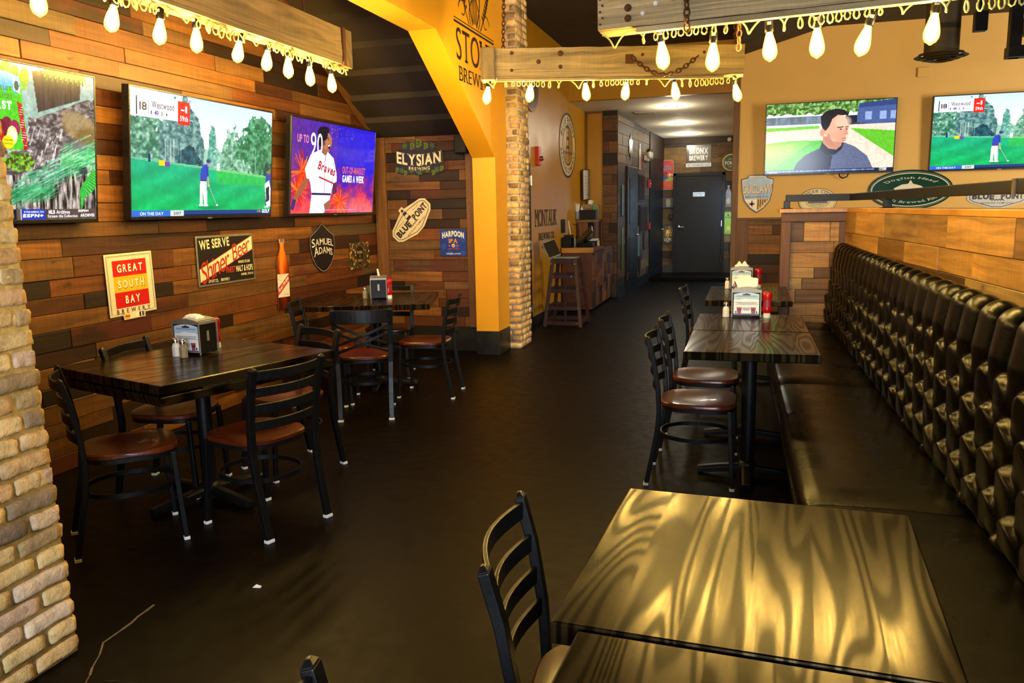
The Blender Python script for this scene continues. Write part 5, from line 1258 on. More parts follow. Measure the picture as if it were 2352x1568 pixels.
def player():
    c = Cv(300, 169); X, Y = c.X, c.Y; c.grad('3a22a8', '2418d0', 0, 1, None, True); c.grad('5a2a8c', '3a20c4', 0, 1, (X < .5), True)
    n = c.noise(14, 9, 4, 5); n2 = c.noise(50, 30, 6, 3); t = np.clip((Y - .48 + .5 * (n - .5)) * 2.2, 0, 1) * np.clip(1.15 - .3 * np.abs(X - .5), 0, 1); c.blend(t, 'd42a4a'); t2 = np.clip((Y - .72 + .7 * (n - .5)) * 2.5, 0, 1); c.blend(t2 * .8, 'e85a50'); c.blend(np.clip((Y - .8) * 3, 0, 1) * (X > .55) * .6, 'd09ab8')
    R = random.Random(5)
    for cx, cy, k in ((.12, .55, 60), (.55, .86, 45), (.06, .75, 40)):
        for i in range(k):
            a = R.uniform(0, 2 * PI); l = R.uniform(.04, .24); c.line(cx, cy, cx + l * .6 * math.cos(a), cy + l * math.sin(a), R.uniform(.006, .02), ('e0360c', 'f25a1c', 'c41a10', 'ff7a30')[i % 4], .75)
    c.mul(.85 + .3 * n2)
    S = '9a5c40'; Wt = 'f4f2f4'
    c.poly([(.20, .36), (.30, .30), (.37, .30), (.46, .38), (.50, .55), (.47, .62), (.44, .80), (.22, .80), (.20, .66), (.16, .60)], Wt)
    c.poly([(.16, .60), (.20, .62), (.14, .74), (.06, .86), (.02, .85), (.10, .70)], S); c.poly([(.02, .84), (.06, .86), (.03, .97), (0, .95)], '3a2a6a'); c.poly([(.20, .36), (.14, .52), (.16, .62), (.22, .64), (.24, .48)], Wt)
    c.poly([(.47, .58), (.50, .60), (.51, .76), (.46, .80)], '5a2a4a'); c.poly([(.44, .56), (.50, .54), (.505, .64), (.47, .66)], Wt)
    c.poly([(.22, .78), (.44, .78), (.42, .90), (.36, 1.0), (.20, 1.0)], 'f2eef2'); c.rect(.22, .775, .44, .80, '2a2050'); c.poly([(.36, .90), (.44, .84), (.44, .92), (.38, 1)], S)
    c.poly([(.30, .22), (.39, .22), (.385, .32), (.36, .36), (.31, .32)], S); c.ell(.378, .20, .056, .10, 'b4734f', -.25); c.ell(.325, .125, .058, .080, '1c1420', .1); c.ell(.31, .18, .04, .09, '1c1420'); c.ell(.352, .080, .048, .042, '1c1420')
    c.ell(.345, .22, .012, .028, '7a4630'); c.line(.375, .165, .395, .155, .006, '1c1420'); c.ell(.392, .178, .007, .007, '120c10'); c.line(.412, .18, .422, .215, .010, 'a0644a'); c.ell(.400, .255, .016, .032, '4a1420', -.3); c.ell(.397, .243, .013, .009, 'fafafa', -.3); c.ell(.39, .295, .02, .02, 'a4644a')
    c.line(.31, .33, .36, .42, .006, 'e8e2ea'); c.line(.37, .34, .36, .42, .006, '2a2050'); c.line(.36, .42, .36, .78, .004, 'b8304a'); c.line(.24, .40, .24, .78, .003, '2a2050'); c.line(.46, .42, .44, .76, .003, '2a2050'); c.line(.30, .60, .46, .66, .012, 'b01c2c')
    for i in range(40): c.ell(R.uniform(.42, .70), R.uniform(.02, .18), .002, .004, 'b6b0f0', 0, .4, .7)
    return c
r = tv('wall television showing a baseball player on a purple and red picture, nearest the bay corner', (XS, 6.945, 1.900), EX, 1.61, 0.845, player(), .10)
A = (1.586, .811)
T('UP TO', .115, .205, .12, .085, 'f28a9a', bold=.02); T('90', .26, .245, .13, .24, 'ffffff', bold=.0); T('Braves', .385, .50, .20, .10, 'b01c2c', shear=.25, bold=.03, rot=-.18)
T('OUT-OF-MARKET', .72, .50, .30, .085, 'e2605a', bold=.03); T('GAMES A WEEK', .715, .60, .285, .085, 'ffffff', bold=.03); T('number of games varies by market due to blackouts and other conflicts.', .55, .965, .44, .013, 'd8c8e0')
def interview():
    c = Cv(300, 169); X, Y = c.X, c.Y; n = c.noise(16, 9, 7, 4); n2 = c.noise(60, 34, 8, 3)
    c.grad('e9f2e6', 'ffffff', 0, .3); tr = (Y < .16 + .12 * (n - .5)); k = np.clip((n2 - .3) * 2.2, 0, 1)[..., None]; c.a = np.where(tr[..., None], c.c('2e5a1c') * (1 - k) + c.c('a5cf7a') * k, c.a)
    c.rect(0, .19, .45, .32, '6a7a88'); c.mul(.8 + .5 * c.noise(60, 4, 3, 2), ((X < .45) & (Y > .19) & (Y < .32)) * 1.0); c.rect(0, .30, .5, .33, 'd9e6ee')
    c.poly([(.72, .04), (1, .0), (1, .40), (.70, .34)], '4a5f96'); c.poly([(.72, .04), (1, .0), (1, .08), (.72, .10)], '33457c')
    for x in (.77, .88, .96): c.rect(x, .16, x + .05, .27, '93a9d8')
    c.rect(.62, .20, .71, .33, '1d2430'); c.poly([(.68, .30), (1, .36), (1, .44), (.68, .36)], '3a3f58')
    c.rect(0, .33, 1, 1, 'efd8c4'); c.poly([(0, .34), (.42, .33), (.42, .37), (0, .39)], '74c83c'); c.poly([(.66, .38), (1, .44), (1, .80)], '66c22e'); c.poly([(0, .56), (.20, .53), (.45, .54), (.40, 1), (0, 1)], '4fbb22'); c.poly([(0, .62), (.30, .54), (.36, .56), (.05, .95), (0, .95)], '6bd234'); c.mul(.9 + .2 * n2)
    c.poly([(.22, 1.0), (.25, .86), (.32, .74), (.43, .65), (.47, .60), (.62, .58), (.70, .64), (.80, .78), (.86, 1.0)], '3c4260'); c.mul(.7 + .6 * c.noise(80, 50, 4, 2), c.inside([(.50, 1.0), (.54, .74), (.62, .58), (.70, .64), (.80, .78), (.86, 1.0)]) * 1.0); c.poly([(.54, .74), (.62, .58), (.70, .64), (.80, .78), (.86, 1.0), (.50, 1.0)], '7d86a8', .55)
    c.poly([(.22, 1.0), (.25, .86), (.36, .72), (.45, .68), (.52, .76), (.52, 1.0)], '23263c', .6); c.poly([(.43, .66), (.45, .55), (.56, .66), (.62, .58), (.60, .68), (.55, .75), (.48, .74)], '1d2034'); c.line(.525, .76, .515, 1.0, .006, '12141f')
    c.poly([(.455, .48), (.60, .50), (.60, .62), (.56, .68), (.50, .66), (.455, .58)], 'c98a6e'); c.ell(.555, .37, .095, .20, 'e6ae90', -.06); c.poly([(.50, .46), (.58, .58), (.61, .54), (.63, .46), (.64, .38)], 'e0a486'); c.ell(.60, .52, .032, .06, 'dba084'); c.ell(.605, .29, .05, .07, 'f2c8ac', 0, .5, .7)
    c.poly([(.435, .32), (.43, .20), (.47, .13), (.54, .10), (.61, .12), (.645, .18), (.64, .20), (.56, .19), (.52, .24), (.50, .34), (.475, .40), (.455, .40)], '211d24'); c.ell(.447, .43, .020, .055, 'd9987c'); c.mul(.8 + .5 * n2, c.inside([(.435, .32), (.43, .20), (.54, .10), (.64, .18), (.52, .24), (.475, .40)]) * 1.0)
    c.line(.565, .365, .605, .36, .010, '5a3a2e'); c.line(.625, .362, .645, .36, .009, '5a3a2e'); c.ell(.588, .392, .010, .009, '3a2a28'); c.ell(.632, .392, .008, .009, '3a2a28'); c.poly([(.622, .38), (.65, .46), (.635, .475), (.61, .47)], 'd4957a'); c.line(.60, .525, .632, .52, .006, '9a5a4c'); c.line(.60, .555, .63, .55, .010, 'c98a70')
    c.poly([(.50, .44), (.53, .58), (.56, .64), (.50, .62), (.46, .54)], 'bf7c62', .7)
    c.rect(0, .955, 1, 1, '1b2440'); c.rect(0, .955, .11, 1, '39476e'); c.rect(.11, .965, .86, .985, '6f86b8'); c.mul(.6 + .9 * c.noise(120, 4, 9, 2), ((X > .11) & (X < .86) & (Y > .955)) * 1.0)
    return c
r = tv('wall television showing a dark-haired man in a grey jacket on a ball field', (1.0, YB - 0.105, 2.36), EY, 1.625, 0.945, interview(), 0.03)
A = (1.601, .911)
T('Yankees', .058, .975, .09, .04, 'ffffff', shear=.3); T('YES', .925, .972, .045, .026, 'ffffff', bold=.05)
outline(r, rrect(.085, .036, .008, 3, (.925 - .5) * A[0], (.5 - .972) * A[1] + .005), .004, lit('ffffff'), .0042)
mb = MB(); mb.tube([(0.15, -0.47, -0.03), (0.16, -0.51, -0.04), (0.20, -0.535, -0.05), (0.25, -0.515, -0.05), (0.27, -0.47, -0.05)], 0.008, 6); mb.build('power_cable', MAT['black'], r, True)
r = tv('wall television showing the same golfer as the dining wall, over the hand rail', (2.235 + .81, YB - 0.105, 2.352), EY, 1.63, 0.945, GV, 0.03); golf_text(r, 1.63, .945)
# ------------------------------------------------------------------ signs on the planked dining wall (facing +x)
XP = XL + 0.024
BLK, WHT, CRM = '14141c', 'e9e4d6', 'd8cdb2'
s = sign('tin_sign', 'white tin sign with red, yellow and red bands, tilted on the plank wall', 'sign', (XP, 4.315, 1.055), EX, 0.015, 'tin signs on the planked dining wall')
P = rrect(.43, .42, .018, 4, 0, .0); P = [(-.215, -.185), (-.10, -.185), (-.095, -.215), (.10, -.215), (.105, -.185), (.215, -.185), (.215, .215), (-.215, .215)]
P = [(p[0] * .98, p[1]) for p in P]
plate(s, P, flat('e6dcc6', .35), 0, .004, bevel=.004)
outline(s, scale(P, .93, .93), .004, flat('1d2048'), .0045); outline(s, scale(P, .90, .90), .002, flat('2f7f78'), .0045)
for y, c in ((.12, 'c31016'), (.018, 'f0b81c'), (-.084, 'c31016')): plate(s, rrect(.30, .102, .001, 1, 0, y), flat(c, .4), .004, .0046, 'colour_band', 0)
for t_, y, w in (('GREAT', .12, .225), ('SOUTH', .018, .235), ('BAY', -.084, .13)):
    text(s, t_, 0.002, y - .002, w + .006, .058, flat('3a2a20'), .0050, bold=.045, gap=.22); text(s, t_, 0, y, w, .052, flat('f4efdf'), .0056, bold=.03, gap=.24)
text(s, 'BREWERY', 0, -.156, .30, .028, flat('1a1a2a'), .0050, gap=.55, bold=.02)
for i, c in enumerate(('f0b81c', 'f1ead6', 'f1ead6', '1d2048')):
    plate(s, rrect(.038, .030, .001, 1, -.063 + i * .042, -.192), flat(c), .004, .0052, 'signal_flag', 0)
plate(s, rrect(.038, .009, .001, 1, -.063, -.192), flat('c31016'), .0052, .0056, 'flag_stripe', 0); plate(s, rrect(.010, .028, .001, 1, .063, -.192), flat('f1ead6'), .0052, .0056, 'flag_stripe', 0)

s = sign('tin_sign', 'black tin sign with a cream diagonal band of red script lettering', 'sign', (XP, 5.34, 1.163), EX, 0.0, 'tin signs on the planked dining wall')
w, h = .71, .375
plate(s, rrect(w, h, .008), MAT['tin'], 0, .006, 'panel', .003); plate(s, rrect(w - .03, h - .03, .003), flat('111014', .4), .006, .0066, 'black_field', 0)
plate(s, [(-.335, -.155), (-.335, -.055), (.335, .17), (.335, .06)], flat('e4d8b4'), .0066, .0072, 'diagonal_band', 0)
outline(s, [(-.335, -.155), (-.335, -.055), (.335, .17), (.335, .06)], .005, flat('a82414'), .0074)
text(s, 'WE SERVE', -.14, .128, .36, .070, flat('e4d8b4'), .0074, .05, bold=.03, taper=-.0)
text(s, 'Shiner', -.145, -.040, .36, .155, flat('a8281a'), .0084, .31, .30, bold=.0, gap=.03); text(s, 'Beer', .185, .078, .24, .125, flat('a8281a'), .0084, .31, .30, bold=.0, gap=.03)
text(s, 'MADE FROM', .215, -.030, .15, .022, flat('e4d8b4'), .0074, bold=.02); text(s, 'FINEST', .035, -.082, .12, .048, flat('b03028'), .0074, bold=.02); text(s, 'MALT & HOPS', .215, -.082, .22, .048, flat('e4d8b4'), .0074, bold=.02)
text(s, 'SHINER, TEXAS', .245, -.132, .16, .020, flat('e4d8b4'), .0074, bold=.02); text(s, 'SPOETZL', -.185, -.152, .12, .022, flat('e4d8b4'), .0074, bold=.02); text(s, 'BREWERY', -.04, -.152, .11, .022, flat('e4d8b4'), .0074, bold=.02)

# amber bottle cut-out
s = sign('bottle_sign', 'tall amber bottle-shaped tin sign on the plank wall', 'sign', (XP, 6.105, 0.98), EX, -.03, 'tin signs on the planked dining wall')
def bottle_outline(bw, nw, H, neck=.68, sh=.5):
    R_ = [(bw, -H / 2 + .01), (bw, .15 * H), (bw * .96, .19 * H), (bw * .84, .235 * H), (bw * .62, .28 * H), (nw * 1.25, .335 * H), (nw, .38 * H), (nw, .44 * H), (nw * 1.3, .445 * H), (nw * 1.3, H / 2)]
    return R_, [(-x, y) for x, y in reversed(R_)]
a, b = bottle_outline(.095, .032, .62)
plate(s, a + b, flat('6a2408', .25), 0, .006, 'bottle_shape', .003)
c = Cv(60, 160, '8a360c'); X, Y = c.X, c.Y; c.grad('c9661c', '8a2c08', .25, .5); c.grad('5a1c06', '3a1004', .78, 1, Y > .78); c.mul(1.3 - 1.9 * np.abs(X - .5) + .3 * c.noise(8, 14, 2, 3)); c.ell(.38, .42, .10, .10, 'f29a3c', 0, .8, .6); c.rect(.3, .0, .7, .06, 'cfc8b8'); c.rect(0, .495, 1, .505, 'b01c1c')
sh = np.zeros(X.shape, bool); 
for i in range(160): pass
m = c.inside([(p[0] / .20 + .5, .5 - p[1] / .63) for p in scale(a + b, .93, .985)])
picture(s, c, .20, .63, MAT['print_gloss'], 0, 0, .0066, 'amber_glass', m)
plate(s, rrect(.180, .20, .004, 2, 0, -.095), flat('e2dfd8', .35), .0066, .0074, 'paper_label', 0)
plate(s, [(-.090, -.180), (-.090, -.115), (.090, .005), (.090, -.058)], flat('b3161c', .35), .0074, .0078, 'red_stripe', 0)
text(s, 'Red Stripe', 0, -.086, .19, .046, flat('f4efe6'), .0082, .64, .25, bold=.02, gap=.02); outline(s, ellp(.017, .022, 20, -.052, -.03), .002, flat('555555'), .0080)
text(s, 'BREWED IN JAMAICA', .035, -.175, .07, .008, flat('8a2020'), .0080); plate(s, rrect(.060, .030, .006, 3, 0, .293), MAT['tin'], .0066, .0086, 'crown_cap', .001)

s = sign('shield_sign', 'black pointed shield sign with white outline under the baseball screen', 'sign', (XP, 6.815, 1.178), EX, 0.0, 'tin signs on the planked dining wall')
P = [(0, .228), (.105, .165), (.225, .11), (.232, .0), (.205, -.09), (.14, -.17), (.05, -.222), (0, -.23), (-.05, -.222), (-.14, -.17), (-.205, -.09), (-.232, .0), (-.225, .11), (-.105, .165)]
plate(s, P, flat('0e0d14', .4), 0, .005); outline(s, scale(P, .975), .004, flat('b9b4b0'), .0056)
text(s, 'SAMUEL', 0, .042, .40, .078, flat(WHT), .0056, bend=.022, bold=.01, serif=True, caps=True, gap=.06); text(s, 'ADAMS', 0, -.046, .35, .078, flat(WHT), .0056, bend=.030, bold=.01, serif=True, caps=True, gap=.06)

s = sign('floral_sign', 'small colourful parrot-and-flower sign with a dark hexagon centre', 'sign', (XP, 7.565, 1.06), EX, 0.0, 'tin signs on the planked dining wall')
c = Cv(90, 56, '2c3018'); n = c.noise(20, 12, 3, 3); c.mul(.5 + 1.2 * n); R = random.Random(9)
for i in range(150):
    x, y = R.random(), R.random()
    c.ell(x, y, R.uniform(.01, .035), R.uniform(.02, .07), ('6b8a2c', 'c9702a', 'd9c24a', '8a2a1c', '3d5a2c', 'e6dcc0', 'b03a20', '243018')[i % 8], R.uniform(0, 3), 0, .85)
picture(s, c, .44, .27, MAT['print'], 0, 0, .004, 'printed_panel'); plate(s, rrect(.44, .27, .004), flat('2a2a20'), 0, .0035)
P = [(0, .115), (.085, .075), (.085, -.075), (0, -.115), (-.085, -.075), (-.085, .075)]; plate(s, P, flat('1a120c'), .0042, .0052, 'hexagon', 0); outline(s, scale(P, .93), .004, flat('a8703a'), .0056)
text(s, 'PALMA', 0, .032, .11, .03, flat('c9a86a'), .0056, bold=.02); text(s, 'LOUCA', 0, -.052, .11, .03, flat('c9a86a'), .0056, bold=.02); plate(s, ellp(.022, .016, 16, 0, -.01), flat('4a6a2c'), .0052, .0056, 'parrot_mark', 0)

# end wall of the bay (facing -y)
YP = YE - 0.024
s = sign('hop_sign', 'black shaped sign with cream letters wreathed by green hops, high in the bay', 'sign', (-3.355, YP, 2.05), EY, -.01, 'signs on the end wall of the bay')
P = [(-.28, -.10), (-.27, .085), (-.17, .10), (-.19, .14), (-.13, .18), (-.06, .165), (0, .205), (.06, .165), (.13, .18), (.19, .14), (.17, .10), (.27, .085), (.28, -.10), (.25, -.15), (.16, -.165), (.08, -.155), (0, -.175), (-.08, -.155), (-.16, -.165), (-.25, -.15)]
plate(s, P, flat('17160f', .45), 0, .012, 'panel', .003); plate(s, [(-.262, -.085), (-.262, .09), (.262, .09), (.262, -.085)], flat('0c0b0a', .45), .012, .0135, 'letter_field', 0)
text(s, 'ELYSIAN', 0, .018, .51, .125, flat('e2d6b4'), .0145, bend=-.035, bold=.03, serif=True, gap=.07); text(s, 'BREWING', 0, -.098, .24, .036, flat('d9caa4'), .0145, bend=-.010, bold=.02, gap=.18)
mbl = MB()
def cone(x, y, k=1.0, a=0.0):
    mb = MB()
    for r in range(5):
        for q in range(3 - (r > 3)):
            px = x + (q - 1 + .5 * (r % 2)) * .013 * k; py = y + (2 - r) * .012 * k; mb.prism(ellp(.009 * k, .010 * k, 8, px, py), .0135, .018)
    mb.build('hop_cone', flat('6d7d2a', .5), s)
def leaf(x, y, k, a):
    pts = []
    for i in range(24):
        t = 2 * PI * i / 24; r = .030 * k * (1 + .35 * math.cos(5 * t)); pts.append((x + r * math.cos(t + a), y + r * math.sin(t + a)))
    plate(s, pts, flat('33542c', .5), .0125, .015, 'hop_leaf', 0)
for x, y, k, a in ((-.16, .13, .9, .4), (.155, .13, .9, 2.0), (-.06, .14, .8, 1.0), (-.20, -.12, .9, 0), (.0, -.145, 1.0, .6), (.20, -.12, .9, 1.1), (.09, -.13, .7, .2), (-.09, -.13, .7, .9)): leaf(x, y, k, a)
for x, y, k in ((0, .155, 1.3), (-.075, .125, 1.0), (.08, .125, 1.0), (-.255, -.115, .8), (.255, -.11, .8), (.16, -.15, .8), (-.16, -.15, .8)): cone(x, y, k)

def lighthouse_hex(s, w, h, panel, ink, top=True):
    P = [(-w / 2, -h * .12), (-w / 2, h * .12), (-w * .42, h * .24), (-w * .06, h * .40), (-w * .05, h * .5), (w * .05, h * .5), (w * .06, h * .40), (w * .42, h * .24), (w / 2, h * .12), (w / 2, -h * .12), (w * .42, -h * .24), (w * .10, -h * .42), (-w * .10, -h * .42), (-w * .42, -h * .24)]
    plate(s, P, flat(panel, .4), 0, .005, 'panel', .003); Q = [(-w * .455, -h * .10), (-w * .455, h * .10), (-w * .39, h * .19), (-w * .1, h * .29), (w * .1, h * .29), (w * .39, h * .19), (w * .455, h * .10), (w * .455, -h * .10), (w * .39, -h * .19), (w * .08, -h * .36), (-w * .08, -h * .36), (-w * .39, -h * .19)]
    outline(s, Q, .006 * w / .5, flat(ink), .0056)
    I = flat(ink)
    text(s, 'BLUE', -w * .235, -h * .01, w * .36, h * .20, I, .0056, bold=.06, gap=.05); text(s, 'POINT', w * .245, -h * .01, w * .36, h * .20, I, .0056, bold=.05, gap=.05)
    text(s, 'BREWING COMPANY', 0, -h * .235, w * .52, h * .05, I, .0056, bold=.02, gap=.2); text(s, 'EST. LONG ISLAND', -w * .23, h * .16, w * .22, h * .03, I, .0056, gap=.2); text(s, 'NEW YORK', w * .24, h * .16, w * .16, h * .03, I, .0056, gap=.2)
    a = [(-w * .03, h * .36), (w * .03, h * .36), (w * .065, -h * .12), (-w * .065, -h * .12)]; plate(s, a, flat(panel, .4), .0056, .0062, 'tower', 0); outline(s, a, .004 * w / .5, I, .0066)
    for y0, y1 in ((.24, .33), (.06, .15)): plate(s, [(-w * (.055 - y0 * .07), h * y0), (w * (.055 - y0 * .07), h * y0), (w * (.055 - y1 * .07), h * y1), (-w * (.055 - y1 * .07), h * y1)], I, .0062, .0068, 'tower_band', 0)
    plate(s, rrect(w * .05, h * .07, .002, 2, 0, h * .40), I, .0056, .0068, 'lamp_room', 0)
    wv = [(-w * .12 + w * .24 * i / 24, -h * .13 + h * .02 * math.sin(i * 1.3)) for i in range(25)]; mb = MB(); mb.tube([(x, y, .0066) for x, y in wv], .003 * w / .5, 4); mb.build('wave_line', I, s)
s = sign('hexagon_sign', 'cream six-sided lighthouse sign hung steeply slanted on the bay wall', 'sign', (-3.475, YP, 1.405), EY, .80, 'signs on the end wall of the bay'); lighthouse_hex(s, .56, .36, 'd6c9a4', '15141c')
s = sign('square_sign', 'blue square sign with white and orange letters beside the yellow pillar', 'sign', (-3.003, YP, 1.162), EY, 0.0, 'signs on the end wall of the bay')
plate(s, rrect(.295, .285, .006), flat('12308a', .4), 0, .005)
mb = MB()
for i in range(4):
    for j in range(4):
        if (i + j) % 2: x, y = -.11 + i * .073, -.105 + j * .07; mb.prism([(x - .036, y), (x, y + .036), (x + .036, y), (x, y - .036)], .0045, .0053)
mb.build('diamond_pattern', flat('1d43a6', .4), s)
text(s, 'HARPOON', 0, .075, .245, .062, flat('e8e6e2'), .0062, bend=.022, bold=.05, gap=.06); text(s, 'IPA', 0, .020, .105, .046, flat('e08a1c'), .0062, bold=.03, serif=True)
plate(s, ellp(.019, .019, 18, 0, -.030), flat('e2dccc'), .0056, .0066, 'crest', 0); plate(s, [(-.016, -.018), (-.006, -.026), (.006, -.026), (.016, -.018), (.011, -.040), (0, -.048), (-.011, -.040)], flat('d8561c'), .0066, .0072, 'crest_mark', 0)
for x in (-.045, .045): plate(s, [(x + (.011 if i % 2 == 0 else .005) * math.cos(PI * i / 6), -.030 + (.011 if i % 2 == 0 else .005) * math.sin(PI * i / 6)) for i in range(12)], flat('d8702c'), .0056, .0062, 'star', 0)
plate(s, rrect(.12, .010, .001, 1, 0, -.063), flat('8a3038'), .0056, .0062, 'ribbon', 0); text(s, 'LOVE BEER. LOVE LIFE.', 0, -.115, .165, .015, flat('e8e6e2'), .0062, bold=.02)
t = thing('wall_speaker', 'small black loudspeaker high at the end of the bay by the haunch', 'speaker', (-2.86, YE - 0.03, 2.08))
mb = MB(); mb.box((0, -.05, .09), (.13, .10, .18)); mb.build('cabinet', MAT['black'], t, bevel=.006); mb = MB(); mb.box((0, -.102, .09), (.11, .004, .16)); mb.build('grille', MAT['steel'], t)

# ------------------------------------------------------------------ lettering painted on the ochre walls
def wallmark(name, label, loc, face): return sign(name, label, 'wall lettering', loc, face)
s = wallmark('wall_lettering', 'large black serif lettering with a wheat-framed winged figure on the yellow arch', (XA + 0.004, 7.28, 2.90), EX)
INK = flat('1c140c', .6)
text(s, 'STONE', 0.03, .03, 1.02, .27, INK, .001, serif=True, gap=.10, bold=-.005); text(s, 'BREWING', .02, -.215, .92, .125, INK, .001, serif=True, gap=.10, bold=-.005)
for y, t_ in ((.205, .018), (.235, .008)): plate(s, rrect(1.12, t_, .002, 1, .03, y), INK, .0, .0015, 'rule_line', 0)
mb = MB(); R = random.Random(2)
def stroke(pts, w_=.007): mb.tube([(x, y, .001) for x, y in pts], w_, 4, 0, Matrix.Diagonal((1, 1, .15, 1)))
for sx in (-1, 1):
    stroke([(.03 + sx * (.16 + .25 * math.sin(q * 1.5)), .25 + .42 * q) for q in np.linspace(0, 1, 14)], .006)
    for q in np.linspace(.25, 1, 9):
        x = .03 + sx * (.16 + .25 * math.sin(q * 1.5)); y = .25 + .42 * q
        for d in (-1, 1): mb.prism([(x + d * .012, y), (x + d * .04, y + .03), (x + d * .03, y + .05), (x + d * .006, y + .03)], 0, .001)
    stroke([(.03 + sx * (.33 + .10 * math.cos(a) * (1 - a / 9)), .34 + .09 * math.sin(a) * (1 - a / 9)) for a in np.linspace(0, 5.2, 26)], .005)
    stroke([(.03 + sx * (.05 + .10 * math.sin(q * 3)), .26 + .46 * q) for q in np.linspace(0, 1, 16)], .009)
    stroke([(.03 + sx * (.10 + .05 * math.sin(q * 5)), .25 + .30 * q) for q in np.linspace(0, 1, 12)], .006)
stroke([(.03 + .07 * math.cos(a), .60 + .09 * math.sin(a)) for a in np.linspace(.3, 6.6, 24)], .010)
for k in range(6): stroke([(.03 + (k - 2.5) * .022, .28), (.03 + (k - 2.5) * .030, .40 + .02 * (k % 3)), (.03 + (k - 2.5) * .018, .52)], .0045)
stroke([(-.02, .62), (.0, .625), (.02, .615)], .006); stroke([(.05, .615), (.07, .625), (.09, .62)], .006); stroke([(.02, .56), (.04, .55), (.06, .56)], .006)
mb.build('line_drawing', INK, s)
s = wallmark('wall_emblem', 'red and white corner of a painted emblem at the top of the yellow arch', (XA + 0.004, 5.95, 3.28), EX)
plate(s, [(-.35, .3), (.1, .12), (.22, -.10), (.26, .35)], flat('e8d9b0', .6), 0, .001, 'white_edge', 0); plate(s, [(-.25, .33), (.12, .15), (.21, -.03), (.23, .35)], flat('9a1c14', .6), .001, .0016, 'red_field', 0)
XM = -2.65 + 0.004
s = wallmark('wall_lettering', 'black condensed serif lettering over a small wave on the brown-ochre host wall', (XM, 10.72, 1.26), EX)
text(s, 'MONTAUK', 0, .12, 1.25, .225, INK, .001, serif=True, gap=.08, bold=.0); text(s, 'BREWING CO.', .02, -.125, .90, .10, INK, .001, bold=.03, gap=.22)
mb = MB(); mb.tube([(-.27 + .54 * i / 60, -.285 + .035 * abs(math.sin(i * PI / 12)) - (.0), .001) for i in range(61)], .010, 4, 0, Matrix.Diagonal((1, 1, .1, 1))); mb.build('wave_line', INK, s)
def ring_emblem(s, rx, ry):
    plate(s, ellp(rx, ry), flat('d9c08a', .5), 0, .001, 'pale_disc', 0); outline(s, ellp(rx * .97, ry * .97), .035, INK, .0016)
    plate(s, ellp(rx * .60, ry * .60), MAT['brownwall'], .001, .0018, 'centre_disc', 0); outline(s, ellp(rx * .60, ry * .60), .025, INK, .0024)
    k = ry / rx
    text(s, 'BLUE POINT', 0, 0, rx * 1.9, rx * .21, INK, .002, arc=(0, 0, rx * .78, PI / 2, 1, k), bold=.02, gap=.2); text(s, 'BREWING COMPANY', 0, 0, rx * 2.2, rx * .18, INK, .002, arc=(0, 0, rx * .78, -PI / 2, -1, k), bold=.02, gap=.2)
    mb = MB()
    for pts in ([(-.10, -.22), (-.05, .20), (.05, .20), (.10, -.22)], [(-.06, .20), (-.06, .27), (.06, .27), (.06, .20)], [(-.04, .27), (0, .33), (.04, .27)]): mb.tube([(a * rx / .49, b * ry / .49, 0) for a, b in pts], .012, 4, 0, Matrix.Translation((0, 0, .0024)) @ Matrix.Diagonal((1, 1, .1, 1)))
    for y in (-.05, .08): mb.prism([(-.07 * rx / .49, y), (.07 * rx / .49, y), (.06 * rx / .49, y + .05), (-.06 * rx / .49, y + .05)], .0018, .0024)
    mb.tube([(rx * (-.55 + 1.1 * i / 30), -ry * (.22 + .04 * math.sin(i * 1.1)), 0) for i in range(31)], .010, 4, 0, Matrix.Translation((0, 0, .0024)) @ Matrix.Diagonal((1, 1, .1, 1))); mb.build('lighthouse_drawing', INK, s)
s = wallmark('wall_emblem', 'big pale ring emblem with a lighthouse, painted on the brown-ochre wall', (XM, 12.10, 2.43), EX); ring_emblem(s, .57, .475)
s = sign('oval_sign', 'dark oval sign with a red-brown rim, mostly behind the brick column', 'sign', (XM, 9.98, 2.98), EX)
plate(s, ellp(.36, .28), flat('8a3a22', .45), 0, .012); plate(s, ellp(.32, .24), flat('2a1c10', .4), .012, .014, 'dark_field', 0); outline(s, ellp(.335, .255), .008, flat('c9a24a'), .0145)

# fire alarm, notice, sanitary bits on the host wall
t = sign('fire_alarm', 'red fire alarm box on the brown-ochre wall by the black door edge', 'alarm', (-2.65, 10.23, 2.17), EX)
plate(t, rrect(.13, .24, .012), MAT['redpaint'], 0, .05, 'housing', .006); mb = MB(); mb.lathe([(0, .05), (.03, .05), (.034, .07), (.02, .09), (0, .092)], 14, 0, Matrix.Translation((.02, -.03, 0))); mb.build('strobe_lens', MAT['chrome'], t, True)
s = sign('notice_board', 'white notice sheet on a dark clip board, leaning on the host wall corner', 'notice', (-2.61, 13.33, 1.88), EX, 0.04)
plate(s, rrect(.60, .50, .01), flat('2a2018'), 0, .012, 'board', .002); plate(s, rrect(.54, .47, .004), flat('e0dcd0', .7), .012, .0135, 'paper_sheet', 0)
mb = MB(); R = random.Random(8)
for i in range(5): mb.tube([(-.18 + .05 * j, .14 - .055 * i + R.uniform(-.007, .007), .014) for j in range(4 + R.randrange(4))], .003, 4)
for i in range(8): mb.tube([(R.uniform(-.18, .2), R.uniform(-.18, -.12), .014), (R.uniform(-.18, .2), R.uniform(-.20, -.10), .014)], .0025, 4)
mb.build('pen_marks', flat('4a5a4a'), s)

